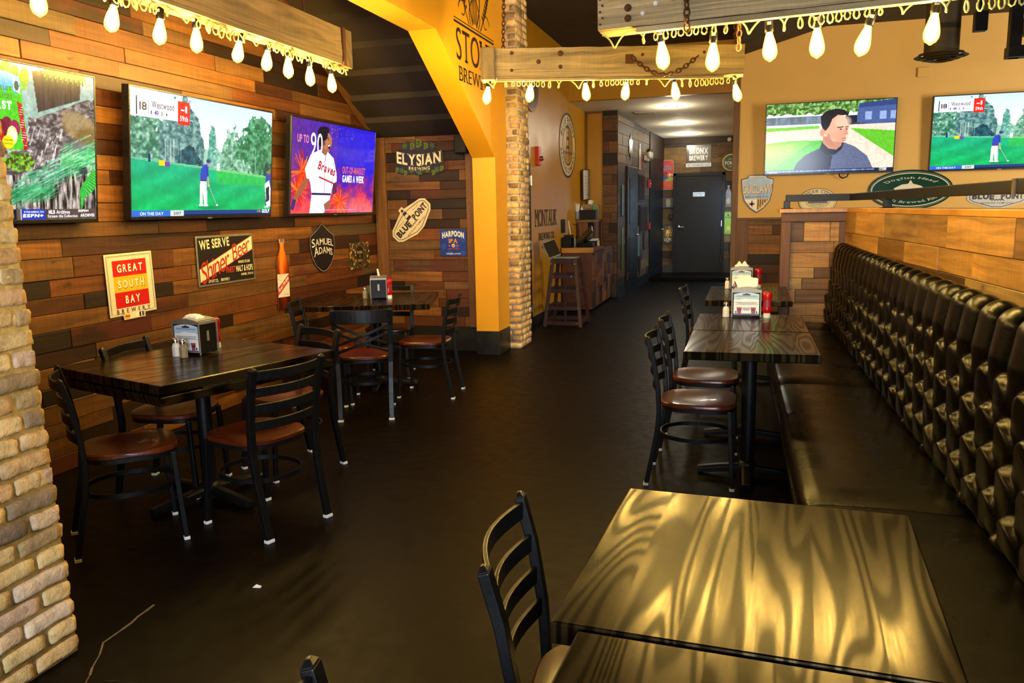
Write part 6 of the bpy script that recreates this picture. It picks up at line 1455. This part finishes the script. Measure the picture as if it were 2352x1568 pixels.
# ------------------------------------------------------------------ host stand and what stands on it
c_ = thing('host_counter', 'host counter faced with patchwork wood blocks and an orange-edged top', 'counter', (-2.395, 11.55, 0))
mb = MB(); mb.box((-.005, .92, .44), (.44, 1.82, .84), 0, (.3, .2, .1), None, 1, 1, 3.0); mb.build('carcass', MAT['planks'], c_)
mb = MB(); R = random.Random(12); y = 0.02
cols = []
while y < 1.80:
    wd = R.uniform(.13, .22); wd = min(wd, 1.82 - y)
    if wd < .05: break
    z = .06
    while z < .84:
        hh = R.uniform(.10, .26); hh = min(hh, .855 - z)
        if hh < .03: break
        mb.box((.215 + R.uniform(0, .016), y + wd / 2, z + hh / 2), (.03, wd - .006, hh - .006), 0, (R.random(), R.random(), R.random() * .9), None, 1, R.choice((1, 2)), R.random() * 40); z += hh
    y += wd
mb.build('block_facing', MAT['planks'], c_)
mb = MB(); mb.box((0, .02, .89), (.47, .06, .075), 0, (.5, .2, .1), None, 1, 0, 5.0); mb.build('counter_edge', MAT['ledge'], c_, bevel=.004)
mb = MB(); mb.box((0, .47, .89), (.48, .85, .05), 0, (.4, .2, .1), None, 1, 1, 6.0); mb.box((0, 1.4, .865), (.48, 1.0, .03), 0, (.4, .2, .1), None, 1, 1, 8.0); mb.build('counter_top', MAT['planks'], c_, bevel=.003)
mb = MB(); mb.box((-.22, 1.86, .44), (.03, .05, .88)); mb.build('corner_strip', MAT['trim'], c_)
sh = thing('shelf_unit', 'rough wood cubby shelf behind the host counter', 'shelf', (-2.46, 12.75, 0.895))
mb = MB(); mb.box((-.16, .2, .19), (.04, .5, .38), 0, (.3, .2, .1), None, 1, 2, 2.0); mb.box((-.09, -.03, .19), (.18, .03, .38), 0, (.5, .2, .1), None, 1, 2, 3.0); mb.box((.11, .2, .19), (.03, .5, .38), 0, (.3, .2, .1), None, 1, 2, 6.0); mb.build('side_board', MAT['planks'], sh, bevel=.002)
mb = MB(); mb.box((-.03, .2, .40), (.34, .56, .045), 0, (.95, .2, .1), None, 1, 0, 4.0); mb.build('shelf_top', MAT['planks_grey'], sh, bevel=.004)
mb = MB(); mb.box((0, .44, .19), (.26, .02, .38)); mb.build('back_board', flat('38160c'), sh)
t = thing('caddy_box', 'black box of bottles standing on top of the cubby shelf', 'caddy', (-2.47, 12.72, 1.318))
mb = MB(); mb.box((0, .06, .075), (.28, .2, .15)); mb.build('box', MAT['black'], t, bevel=.005)
for x, col, h in ((-.10, 'd9d6d0', .06), (-.03, '8a1c14', .03), (.03, '7a1c14', .035), (.09, '2f9a3c', .075)):
    mb = MB(); mb.lathe([(0, .12), (.022, .12), (.022, .15 + h * .4), (.01, .15 + h * .7), (.009, .15 + h), (0, .15 + h)], 10, 0, Matrix.Translation((x, .04, 0))); mb.build('bottle_top', flat(col, .3), t, True)
t = thing('paper_stack', 'pale box of papers behind the bottles on the cubby shelf', 'box', (-2.47, 13.05, 1.318)); mb = MB(); mb.box((0, 0, .12), (.26, .16, .24)); mb.build('carton', flat('8a7a50'), t, bevel=.003); mb = MB(); mb.box((-.08, -.02, .26), (.06, .10, .06), 0, None, Matrix.Rotation(.3, 4, 'Y')); mb.build('folded_sheet', MAT['paper'], t)
t = thing('straw_jar', 'clear jar full of white straws on the cubby shelf', 'jar', (-2.625, 12.68, 1.318))
gl = NT('clear_glass'); gl.set(.08, 0, .5, 0, (.8, .8, .8)); gl.p.inputs['Transmission Weight'].default_value = .9
mb = MB(); mb.lathe([(0, 0), (.038, 0), (.04, .004), (.042, .13), (.039, .13), (.037, .008), (0, .008)], 16); mb.build('glass_jar', gl.m, t, True)
mb = MB(); R = random.Random(6)
for i in range(12): a = R.uniform(0, 6.3); r0 = R.uniform(0, .02); mb.tube([(r0 * math.cos(a), r0 * math.sin(a), .01), (.045 * math.cos(a) * R.uniform(.3, 1), .045 * math.sin(a), R.uniform(.22, .27))], .0042, 6)
mb.build('straw', MAT['paper'], t, True); t.children[-1]['kind'] = 'stuff'
t = thing('till_terminal', 'black till screen tilted back on the host counter', 'till', (-2.38, 12.1, 0.917))
mb = MB(); mb.box((0, .05, .03), (.24, .24, .06)); mb.build('base', MAT['black'], t, bevel=.006); mb = MB(); mb.box((0, 0, 0), (.30, .30, .035), 0, None, Matrix.Translation((.0, -.02, .17)) @ Matrix.Rotation(-.75, 4, 'Y') @ Matrix.Rotation(.3, 4, 'X')); mb.build('screen_panel', MAT['bezel'], t, bevel=.006); mb = MB(); mb.bar((0, .04, .06), (0, 0, .16), .06, .04); mb.build('stand', MAT['black'], t)
t = thing('receipt_printer', 'black receipt printer at the near corner of the host counter', 'printer', (-2.56, 11.66, 0.928)); mb = MB(); mb.box((0, 0, .075), (.14, .17, .15)); mb.build('housing', MAT['black'], t, bevel=.012); mb = MB(); mb.lathe([(0, 0), (.03, 0), (.03, .13), (.026, .15), (0, .15)], 14, 0, Matrix.Translation((.105, -.01, 0))); mb.build('cylinder_cap', MAT['bezel'], t, True)
t = thing('reader_tablet', 'upright bright-edged reader on a small dock above the printer', 'tablet', (-2.57, 11.80, 1.078)); mb = MB(); mb.box((0, 0, .015), (.12, .10, .03)); mb.build('dock', MAT['black'], t, bevel=.004); mb = MB(); mb.box((0, 0, 0), (.014, .03, .22), 0, None, Matrix.Translation((.01, 0, .13)) @ Matrix.Rotation(-.16, 4, 'Y')); mb.build('bright_edge', flat('d8d4cc', .3), t, bevel=.003); mb = MB(); mb.tube([(.05, 0, .19), (.12, .02, .17), (.15, .02, .08), (.10, .02, -.06)], .006, 6); mb.build('cable', MAT['black'], t, True)
mb.v and None
t = thing('wall_card_rack', 'black card slots on the wall above the receipt printer', 'rack', (-2.638, 11.72, 1.14)); 
for y in (-.06, .06): mb = MB(); mb.box((0, y, .10), (.02, .09, .20)); mb.build('slot', MAT['black'], t, bevel=.003)
t = thing('menu_holder', 'small stack of cream cards in a holder at the far end of the host counter', 'cards', (-2.30, 12.42, 0.882)); mb = MB(); mb.box((0, 0, .06), (.12, .22, .12)); mb.build('holder', MAT['black'], t, bevel=.003); mb = MB(); mb.box((.062, 0, .065), (.004, .18, .10)); mb.build('front_card', flat('cdb684'), t); mb = MB(); mb.box((.0, .0, .128), (.10, .26, .012), 0, None, Matrix.Rotation(.05, 4, 'X')); mb.build('loose_sheet', MAT['paper'], t)
t = thing('small_scale', 'pale gadget in the cubby shelf opening', 'gadget', (-2.44, 12.95, 0.885)); mb = MB(); mb.box((0, 0, .07), (.16, .16, .14)); mb.build('body', flat('4a4640'), t, bevel=.01); mb = MB(); mb.lathe([(0, .14), (.06, .14), (.07, .16), (.03, .18), (.03, .24), (0, .25)], 14); mb.build('tray', flat('a89c88'), t, True)
# stacked high chairs carrying the laptop
hc = thing('high_chair', 'tall dark slatted wooden high chair beside the host counter', 'high chair', (-2.245, 10.15, 0), 0.0)
DW = wood_attr('dark_stained_frame', [(0, hexc('2a0f08')), (1, hexc('3a170c'))], 1.0, .45, contrast=.4, saw=0, spots=False)
for sx in (-1, 1):
    for sy in (-1, 1):
        mb = MB(); mb.bar((sx * .235, sy * .27, 0), (sx * .145, sy * .16, .86), .045, .03, (0, 1, 0), 0, (.5, .2, .1), None, True, 2.0 + sx + sy); mb.build('leg', DW, hc, bevel=.003)
for z, nm in ((.05, 'stretcher'), (.24, 'stretcher'), (.46, 'stretcher'), (.64, 'footrest'), (.83, 'arm_rail')):
    kx = .235 - .105 * z; ky = .27 - .128 * z
    for sy in (-1, 1): mb = MB(); mb.box((0, sy * ky, z), (2 * kx, .022, .05), 0, (.4, .2, .1), None, 1, 0, z * 9); mb.build(nm, DW, hc, bevel=.002)
    for sx in (-1, 1): mb = MB(); mb.box((sx * kx, 0, z + .01), (.022, 2 * ky, .05), 0, (.6, .2, .1), None, 1, 1, z * 7); mb.build(nm, DW, hc, bevel=.002)
mb = MB(); mb.box((0, 0, .855), (.32, .34, .02), 0, (.5, .2, .1), None, 1, 0, 3.0); mb.build('seat_board', DW, hc, bevel=.003)
mb = MB(); mb.box((-.02, .0, .35), (.03, .02, .66), 0, (.8, .2, .1), None, 1, 2, 5.0); mb.build('strap_slat', DW, hc)
for x, z in ((-.16, .80), (.14, .80), (-.14, .64), (.10, .64), (-.20, .24), (.20, .24), (-.18, .05), (.19, .05)):
    mb = MB(); mb.lathe([(0, .004), (.007, .003), (.007, 0), (0, 0)], 8, 0, Matrix.Translation((x, -(.27 - .128 * z) - .012, z)) @ Matrix.Rotation(PI / 2, 4, 'X')); mb.build('screw_head', MAT['chrome'], hc)
lp = thing('laptop', 'open silver laptop on top of the dark high chair', 'laptop', (-2.26, 10.12, 0.866), 0.0)
mb = MB(); mb.box((.02, 0, .009), (.30, .22, .016)); mb.build('keyboard_base', plain('laptop_silver', hexc('9aa0a4'), .35, .7), lp, bevel=.003)
mb = MB(); Ml = Matrix.Translation((-.13, 0, .016)) @ Matrix.Rotation(-.42, 4, 'Y'); mb.box((0, 0, .115), (.010, .30, .23), 0, None, Ml @ Matrix.Rotation(-.35, 4, 'Z')); o = mb.build('lid', plain('laptop_lid', hexc('a9b0b4'), .35, .7), lp, bevel=.003); mb = MB(); mb.box((.0062, 0, .115), (.002, .28, .20), 0, None, Ml @ Matrix.Rotation(-.35, 4, 'Z')); mb.build('display', MAT['bezel'], o)

# ------------------------------------------------------------------ back wall signs (facing -y)
YQ = YB - 0.004; GB = 'signs low on the tan wall'
s = sign('shield_sign', 'blue metal shield sign with a quartered flag at its tip, below the jacket-man screen', 'sign', (.105, YQ, 1.645), EY, 0, GB)
P = [(-.115, .262), (-.13, .225), (-.215, .205), (-.205, .04), (-.17, -.10), (-.09, -.20), (0, -.262), (.09, -.20), (.17, -.10), (.205, .04), (.215, .205), (.13, .225), (.115, .262)]
plate(s, P, flat('1c140e', .35), 0, .010, 'rim', .004); plate(s, scale(P, .93), flat('c9ccd2', .3), .010, .0115, 'silver_edge', 0); plate(s, scale(P, .89), flat('5f86a8', .3), .0115, .0125, 'blue_field', 0)
F = [(-.165, -.07), (.165, -.07), (.08, -.175), (0, -.232), (-.08, -.175)]; plate(s, F, flat('e6e2da'), .0125, .0132, 'flag_base', 0)
plate(s, [(0, -.07), (.165, -.07), (.08, -.175), (0, -.232)], flat('e0a82c'), .0132, .0138, 'flag_gold', 0)
for k in range(5): x = .012 + k * .03; plate(s, [(x, -.075), (x + .016, -.075), (x + .010, -.21 + k * .03), (x - .004, -.21 + k * .03)], flat('15120e'), .0138, .0144, 'flag_bar', 0)
plate(s, [(-.10, -.12), (-.03, -.12), (-.03, -.15), (-.10, -.15)], flat('7a1c2c'), .0132, .0138, 'flag_cross', 0); plate(s, [(-.075, -.09), (-.055, -.09), (-.055, -.18), (-.075, -.16)], flat('7a1c2c'), .0132, .0138, 'flag_cross', 0)
text(s, 'DUCLAW', 0.004, .066, .385, .135, flat('2a1a10'), .0134, bold=.05, gap=.02); text(s, 'DUCLAW', 0, .07, .38, .13, flat('e0c49a'), .0142, bold=.025, gap=.05); text(s, 'BREWING CO.', 0, -.04, .31, .026, flat('6a3a1c'), .0134, bold=.03, gap=.25); text(s, 'HANDCRAFTED BEER', 0, .225, .17, .016, flat('c9a03c'), .0134, bold=.03)
s = sign('oval_sign', 'cream oval sign behind the end of the hand rail, by the metal shield', 'sign', (.90, YQ, 1.53), EY, 0, GB)
plate(s, ellp(.245, .175), flat('2c2a1c'), 0, .006); plate(s, ellp(.238, .168), flat('dcd2a8', .45), .006, .007, 'cream_field', 0); outline(s, ellp(.222, .153), .004, flat('2c3a2c'), .0075); plate(s, ellp(.155, .085, 40), flat('cfc79c'), .007, .0078, 'inner_oval', 0); outline(s, ellp(.155, .085, 40), .004, flat('2c3a2c'), .0082)
plate(s, [(-.13, -.03), (.13, -.03), (.12, .0), (-.12, .0)], flat('5a5a78'), .0078, .0084, 'horizon_band', 0); text(s, 'BORN IN TAMPA, FL', 0, -.052, .17, .018, flat('2c3a2c'), .0086)
text(s, 'CIGAR CITY', 0, 0, .40, .052, flat('22302a'), .0082, arc=(0, 0, .188, PI / 2, 1, .70), serif=True, bold=.01, gap=.1); text(s, 'BREWING', 0, 0, .26, .052, flat('22302a'), .0082, arc=(0, 0, .188, -PI / 2, -1, .70), serif=True, bold=.01, gap=.12)
s = sign('oval_sign', 'large dark green oval sign with white type below the gap between screens', 'sign', (2.04, YQ, 1.655), EY, 0, GB)
plate(s, ellp(.515, .26), flat('0d3a30', .18), 0, .010, 'panel', .003); outline(s, ellp(.47, .215), .010, flat('dcdcd0'), .0106); outline(s, ellp(.488, .236, 24), .003, flat('bfc8bc'), .0106)
text(s, 'Dogfish Head', 0, 0, .70, .085, flat('dedbd0'), .0108, arc=(0, 0, .375, PI / 2, 1, .40), serif=True, gap=.12, bold=-.005); text(s, 'Craft Brewed Ales', 0, 0, .78, .072, flat('dedbd0'), .0108, arc=(0, 0, .385, -PI / 2, -1, .42), serif=True, gap=.12, bold=-.005)
plate(s, [(-.20, .02), (-.10, .07), (.02, .08), (.12, .05), (.20, .0), (.10, -.02), (.04, -.05), (-.06, -.03), (-.16, -.04)], flat('d5d2c6'), .010, .0112, 'fish_shape', 0); plate(s, [(-.03, .075), (.0, .125), (.03, .078)], flat('d5d2c6'), .010, .0112, 'fish_fin', 0); plate(s, [(.12, .02), (.17, -.05), (.15, .03)], flat('d5d2c6'), .010, .0112, 'fish_fin', 0)
s = sign('hexagon_sign', 'silver-white lighthouse sign just above the oak ledge, farthest along the tan wall', 'sign', (3.07, YQ, 1.55), EY, -.01, GB); lighthouse_hex(s, .70, .38, 'b9bcc0', '15183a')

# ------------------------------------------------------------------ ceiling duct, mount, smoke box
t = thing('air_diffuser', 'round black ceiling duct with a wide ring diffuser', 'air vent', (1.76, 9.0, 2.83))
mb = MB(); mb.lathe([(0, .30), (.155, .30), (.155, .97), (0, .97)], 24); mb.lathe([(.15, .07), (.155, .07), (.155, .35), (.15, .35)], 24, ring=True); mb.build('duct', plain('sooty_duct', (.035, .026, .012), .6), t, True)
mb = MB()
for r0, z in ((.235, .055), (.175, .035), (.12, .02), (.06, .008)): mb.lathe([(r0 - .045, z + .03), (r0 - .04, z + .012), (r0, z), (r0 + .008, z + .004), (r0 - .03, z + .022), (r0 - .035, z + .034)], 32, ring=True)
mb.build('diffuser_ring', plain('sooty_ring', (.05, .038, .018), .5), t, True)
t = thing('junction_box', 'small pale square cover plate on the tan wall under the duct', 'cover plate', (2.12, YB - .012, 3.08)); mb = MB(); mb.box((0, 0, .06), (.15, .022, .12)); mb.build('cover', MAT['tan'], t, bevel=.004)
t = thing('ceiling_mount', 'black ceiling bracket holding a dark projector at the picture corner', 'projector', (2.33, 8.8, 2.80))
mb = MB(); mb.box((0, 0, .50), (.10, .10, 1.0)); mb.build('post', MAT['black'], t, bevel=.004); mb = MB(); mb.box((.02, -.03, .05), (.17, .16, .10)); mb.build('head_plate', MAT['black'], t, bevel=.004); mb = MB(); mb.box((.20, 0, .28), (.26, .22, .16)); mb.build('projector_body', MAT['black'], t, bevel=.01)
t = thing('ceiling_speaker', 'small dark box hanging from the ceiling near the bracket', 'speaker', (2.06, 8.9, 3.08)); mb = MB(); mb.box((0, 0, .09), (.11, .10, .18)); mb.build('cabinet', MAT['black'], t, bevel=.006); mb = MB(); mb.box((0, 0, .45), (.03, .03, .54)); mb.build('stem', MAT['black'], t)

# ------------------------------------------------------------------ corridor
for i, (x, y, w_) in enumerate(((-1.22, 13.3, 'nearest'), (-1.26, 15.4, 'middle'), (-1.27, 17.1, 'farthest'))):
    t = thing('recessed_light', w_ + ' of three small round lights in the pale corridor ceiling', 'ceiling light', (x, y, 3.085 - (y - 12.2) * .03), group='corridor downlights')
    mb = MB(); mb.lathe([(.075, 0), (.10, -.004), (.10, .004), (.075, .01)], 24, ring=True); mb.build('trim_ring', MAT['white'], t, True)
    mb = MB(); mb.lathe([(0, .002), (.078, .002), (.078, .008), (0, .008)], 24); mb.build('lens', glow('downlight_lens', (1, .95, .82), 22), t)
    l = bpy.data.lights.new('downlight', 'POINT'); l.energy = 22; l.color = (1, .88, .66); l.shadow_soft_size = .05; o = bpy.data.objects.new('downlight', l); COL.objects.link(o); o.parent = t; o.location = (0, 0, -.14)
t = thing('ceiling_vent', 'pale slotted vent in the corridor ceiling', 'air vent', (-1.72, 13.9, 3.045)); mb = MB(); mb.box((0, 0, 0), (.30, .30, .012)); mb.build('grille', flat('8f8674'), t); mb = MB(); [mb.box((0, -.11 + .055 * k, -.008), (.26, .012, .006)) for k in range(5)]; mb.build('slat', flat('6a6252'), t)
YC = YH - 0.018; GC = 'signs on the corridor end wall'
def cend(px, py): pass
s = sign('square_sign', 'black sign with bold white letters and a white strip, over the wide black door', 'sign', (-1.05, YC, 2.545), EY, 0, GC)
plate(s, rrect(.52, .45, .004), flat('15120f', .2), 0, .006); plate(s, rrect(.52, .075, .002, 1, 0, -.19), flat('d8d6ce'), .006, .007, 'white_strip', 0)
text(s, 'BRONX', 0, .10, .39, .135, flat('e2e0da'), .0072, bold=.04, gap=.06); text(s, 'BREWERY', 0, -.045, .39, .105, flat('e2e0da'), .0072, bold=.04, gap=.06); text(s, 'NO NONSENSE ALES', 0, -.19, .47, .046, flat('15120f'), .0076, bold=.01)
s = sign('round_sign', 'round green sign with a yellow rim, cut off by the wooden upright', 'sign', (-.385, YC, 2.385), EY, 0, GC)
plate(s, ellp(.175, .175, 32), flat('c9b42c', .35), 0, .008); plate(s, ellp(.155, .155, 32), flat('0e3424', .35), .008, .009, 'green_field', 0); text(s, 'FORST', 0, -.01, .25, .07, flat('e2e2d8'), .0096, serif=True, bold=.02); text(s, 'BIRRA', 0, .07, .10, .03, flat('8aa08a'), .0096); text(s, 'BIER', 0, -.085, .09, .03, flat('8aa08a'), .0096)
s = sign('can_sign', 'red and orange beer-can-shaped sign beside the wide black door', 'sign', (-1.70, YC, 2.165), EY, 0, GC)
P = [(-.11, -.315), (.11, -.315), (.135, -.28), (.135, .26), (.105, .315), (-.105, .315), (-.135, .26), (-.135, -.28)]; plate(s, P, flat('8a8f94', .3), 0, .006)
c = Cv(50, 110, 'b8341c'); c.mul(.8 + .4 * c.noise(4, 20, 5, 3)); R = random.Random(3)
for i in range(14): c.line(R.random(), R.random() * .5 + .4, R.random(), R.random() * .5 + .45, .03, 'd9702c', .5)
c.poly([(0, .48), (.35, .42), (.6, .62), (0, .75)], '2c3a78'); c.poly([(.3, .66), (.9, .56), (1, .66), (.5, .74)], '6aa83a'); c.ell(.35, .46, .16, .08, '7a1c14'); c.poly([(0, .72), (1, .70), (1, .82), (0, .84)], 'c9401c')
picture(s, c, .27, .63, MAT['print'], 0, 0, .0066, 'printed_can', c.inside([(p[0] / .27 + .5, .5 - p[1] / .63) for p in scale(P, .97, .96)]))
text(s, 'BIG', 0, .185, .10, .05, flat('3a86b8'), .008, bold=.05); text(s, 'KAHUNA', 0, .125, .19, .05, flat('3a86b8'), .008, bold=.04); text(s, 'IPA', .08, .0, .09, .05, flat('e8e2d4'), .008, bold=.05)
s = sign('framed_picture', 'small dark picture in a blue frame below the can-shaped sign', 'picture', (-1.70, YC, 1.575), EY, 0, GC)
plate(s, rrect(.29, .20, .006), flat('23409a', .35), 0, .012, 'frame', .003); c = Cv(48, 32, '3a2a14'); c.mul(.4 + 1.4 * c.noise(6, 5, 4, 4)); c.ell(.6, .5, .15, .5, '8a8a6a', 0, .6, .8); picture(s, c, .26, .17, MAT['print_gloss'], 0, 0, .013, 'print')
t = sign('wall_socket', 'small black switch plate below the blue-framed picture', 'switch', (-1.62, YC, 1.27), EY); plate(t, rrect(.075, .13, .006), MAT['black'], 0, .010, 'plate', .002); plate(t, rrect(.03, .06, .004), MAT['bezel'], .010, .014, 'rocker', .001)
s = sign('lion_sign', 'black barrel-shaped sign with a golden lion face and letters', 'sign', (-1.68, YC, .905), EY, 0, GC)
P = [(.13 * math.copysign(abs(math.cos(a)) ** .55, math.cos(a)), .215 * math.copysign(abs(math.sin(a)) ** .75, math.sin(a))) for a in np.linspace(0, 2 * PI, 48, endpoint=False)]; plate(s, P, flat('14100c', .3), 0, .008, 'panel', .003)
c = Cv(64, 72, '14100c'); R = random.Random(1)
for i in range(150): a = R.uniform(0, 6.283); r0 = R.uniform(.18, .46); c.ell(.5 + r0 * math.cos(a), .5 + r0 * math.sin(a), .05, .025, ('c9882c', 'e2b84a', '6a3a10', '3a2410', 'a86a20')[i % 5], a, 0, .9)
c.poly([(.36, .34), (.64, .34), (.68, .52), (.60, .74), (.50, .82), (.40, .74), (.32, .52)], 'd9b03a'); c.poly([(.46, .40), (.54, .40), (.56, .62), (.44, .62)], 'f0d86a'); c.ell(.41, .46, .035, .022, '2a1808'); c.ell(.59, .46, .035, .022, '2a1808'); c.poly([(.45, .61), (.55, .61), (.5, .68)], '2a1808'); c.line(.5, .68, .5, .74, .012, '2a1808'); c.line(.42, .76, .58, .76, .012, '5a3410')
picture(s, c, .24, .27, MAT['print'], 0, .045, .0088, 'lion_face', np.hypot(c.X - .5, c.Y - .5) < .49); text(s, 'LION', 0, -.115, .155, .065, flat('e2d68a'), .0096, serif=True, bold=.02); text(s, 'LAGER', 0, -.165, .08, .018, flat('c9d0d4'), .0096, bold=.03)
s = sign('door_plate', 'small white plate with black print at eye height on the wide black door', 'sign', (-1.03, YH - .046, 1.74), EY); plate(s, rrect(.245, .092, .012), flat('d2d4d2', .4), 0, .004); outline(s, ellp(.03, .03, 18, -.065, 0), .006, flat('22242a'), .0046); text(s, 'EMPLOYEES', .045, .016, .115, .022, flat('22242a'), .0046, bold=.02); text(s, 'ONLY', .045, -.018, .055, .022, flat('22242a'), .0046, bold=.02)
s = sign('bottle_sign', 'dark bottle-shaped sign beyond the wide black door hinges', 'sign', (-.42, YC, 1.68), EY, 0, GC); a, b = bottle_outline(.058, .019, .46); plate(s, a + b, flat('1a1410', .25), 0, .006); plate(s, ellp(.042, .065, 20, 0, -.09), flat('a88a68', .4), .006, .0068, 'label_oval', 0); plate(s, rrect(.036, .10, .006, 2, 0, .15), flat('6a3018', .3), .006, .0066, 'neck_foil', 0)
s = sign('green_sign', 'lime green poster low beside the wooden upright in the corridor', 'poster', (-.415, YC, 1.125), EY, 0, GC); plate(s, rrect(.33, .47, .004), flat('7d9c1c', .4), 0, .004); outline(s, rrect(.29, .43, .004), .005, flat('3a4a10'), .0045); plate(s, ellp(.02, .02, 16, .0, .165), flat('2c3a10'), .0042, .0048, 'seal', 0); text(s, 'CRABBIES', .0, .12, .17, .03, flat('2c3a10'), .0045, serif=True); plate(s, rrect(.05, .16, .012, 3, .09, -.07), flat('3a2410'), .0042, .0052, 'bottle_print', 0); plate(s, rrect(.07, .08, .006, 3, .01, -.11), flat('c9a83c'), .0042, .005, 'glass_print', 0)
t = thing('fire_extinguisher', 'red fire extinguisher on the corridor end wall below the green poster', 'fire extinguisher', (-.30, YH - .09, .42)); mb = MB(); mb.lathe([(0, 0), (.055, 0), (.06, .01), (.06, .30), (.045, .35), (.02, .37), (0, .37)], 18); mb.build('cylinder', MAT['redpaint'], t, True); mb = MB(); mb.lathe([(0, .37), (.02, .37), (.018, .42), (0, .42)], 12); mb.bar((-.06, 0, .43), (.05, 0, .45), .018, .012); mb.build('valve', MAT['black'], t); mb = MB(); mb.lathe([(.0605, .12), (.0612, .12), (.0612, .24), (.0605, .24)], 18, ring=True); mb.build('instruction_label', flat('c9c23c'), t, True)
t = thing('security_camera', 'small pale security camera in the corner under the corridor ceiling', 'camera', (-.42, YH - .16, 2.74)); mb = MB(); mb.box((0, .08, .10), (.04, .14, .04)); mb.build('arm', flat('a89c86'), t); mb = MB(); mb.lathe([(0, 0), (.04, 0), (.045, .05), (.04, .13), (0, .14)], 14, 0, Matrix.Translation((0, .02, .10)) @ Matrix.Rotation(PI / 2, 4, 'X')); mb.build('housing', flat('a89c86'), t, True)
# along the corridor side wall
ha = math.atan2(hn.y, hn.x)
def cs(name, label, cat, d, z, group=None):
    p = HA + hd * d + hn * .018 + Vector((0, 0, z)); r = thing(name, label, cat, p, group=group)
    X_, Y_, Z_ = hd, Vector((0, 0, 1)), hn; r.rotation_euler = Matrix((( X_.x, Y_.x, Z_.x), (X_.y, Y_.y, Z_.y), (X_.z, Y_.z, Z_.z))).to_euler(); return r
s = cs('star_sign', 'clear metallic star-shaped sign high on the corridor plank wall', 'sign', 1.05, 2.55); P = []
for i in range(12): a = PI / 2 + PI * i / 6; r0 = .23 if i % 2 == 0 else .15; P.append((r0 * math.cos(a) * .9, r0 * math.sin(a)))
plate(s, P, flat('5a4e38', .25), 0, .006); outline(s, scale(P, .92), .010, flat('b8b09a', .25), .0066); [plate(s, [(x - .012, -.09 + .05 * q), (x + .012, -.09 + .05 * q), (x + .022, .06 + .02 * q), (x - .002, .06 + .02 * q)], flat('b8b09a'), .006, .007, 'raised_bar', 0) for q, x in enumerate((-.06, 0, .06))]
s = cs('bottle_sign', 'small red bottle-shaped sign next to the star on the corridor wall', 'sign', 1.95, 2.42); a, b = bottle_outline(.10, .03, .48); plate(s, a + b, flat('b0a590', .35), 0, .006); plate(s, ellp(.07, .12, 20, 0, -.09), flat('a8341c', .4), .006, .0068, 'label_oval', 0)
t = cs('emergency_light', 'white twin-head emergency light above the far corridor door', 'emergency light', 2.55, 2.42); plate(t, rrect(.34, .10, .02), flat('b5ad9c', .4), 0, .06, 'housing', .01)
for x in (-.11, .11): mb = MB(); mb.lathe([(0, 0), (.05, 0), (.07, .06), (.06, .08), (0, .08)], 16, 0, Matrix.Translation((x, .06, .05)) @ Matrix.Rotation(x * 2, 4, 'Y')); mb.build('lamp_head', flat('c9c2b2', .35), t, True)
t = thing('exit_sign', 'lit red exit sign above the far corridor door, seen almost edge-on', 'exit sign', (-1.95, 16.36, 2.40), (0, 0, .55)); mb = MB(); mb.box((0, 0, .11), (.05, .30, .22)); mb.build('housing', flat('6a5a44'), t, bevel=.006); mb = MB(); mb.box((.028, 0, .11), (.006, .26, .18)); mb.build('lit_face', glow('exit_red', hexc('e23a2c'), .9), t)
r = text(t, 'EXIT', 0, .11, .22, .12, lit('ffe0d8', 1.0), .0325, bold=.04); r.matrix_local = Euler((PI / 2, 0, PI / 2)).to_matrix().to_4x4()
R = random.Random(4)
for q, (z, lab) in enumerate(((1.85, 'upper'), (1.27, 'lower'))):
    t = cs('pallet_rack', lab + ' row of narrow dark wood bottle frames on the corridor wall', 'rack', 1.95 + .2 * q, z)
    for k in range(4 if q == 0 else 5):
        f = MB(); x = -.22 + k * .16; f.box((x - .055, 0, .02), (.02, .50, .04)); f.box((x + .055, 0, .02), (.02, .50, .04)); f.box((x, .24, .02), (.12, .03, .04)); f.box((x, -.24, .02), (.12, .03, .04)); ob = f.build('frame', DW, t, bevel=.002)
        f = MB(); f.box((x, .02 * (k % 2), .012), (.045, .34, .012)); f.build('bottle_strip', flat(('6a4a20', '7a5a2a', '4a3418')[k % 3]), t)
for d, z, w2, h2, c3, lab in ((.34, 1.62, .14, .52, '3a5a24', 'narrow green strip sign between the corner and the panelled door'), (.34, .80, .14, .72, '5a7a14', 'long lime green strip sign low beside the panelled door'), (1.80, .86, .30, .56, '6f8f98', 'pale blue-grey notice below the bottle frames')):
    s = cs('strip_sign', lab, 'sign', d, z); plate(s, rrect(w2, h2, .01), flat(c3, .35), 0, .006); outline(s, rrect(w2 * .85, h2 * .9, .01), .006, flat('c9c9a8'), .0066)
for d, z, lab in ((2.45, .86, 'dark pointed metal shield low on the corridor wall'), (2.0, .42, 'smallest dark pointed shield near the corridor baseboard')):
    s = cs('shield_sign', lab, 'sign', d, z); P = [(0, .22), (.09, .12), (.09, -.06), (0, -.22), (-.09, -.06), (-.09, .12)]; plate(s, P, flat('26221e', .3), 0, .006); outline(s, scale(P, .85), .006, flat('7a766c'), .0066)
t = cs('fire_pull', 'red fire pull box beside the far corridor door', 'alarm', 2.88, 1.95); plate(t, rrect(.11, .16, .01), MAT['redpaint'], 0, .05, 'housing', .006); plate(t, rrect(.07, .02, .004), MAT['white'], .05, .058, 'pull_bar', .001)
t = cs('red_box', 'small red box lower down beside the far corridor door', 'alarm', 2.88, 1.12); plate(t, rrect(.10, .14, .01), MAT['redpaint'], 0, .05, 'housing', .006)
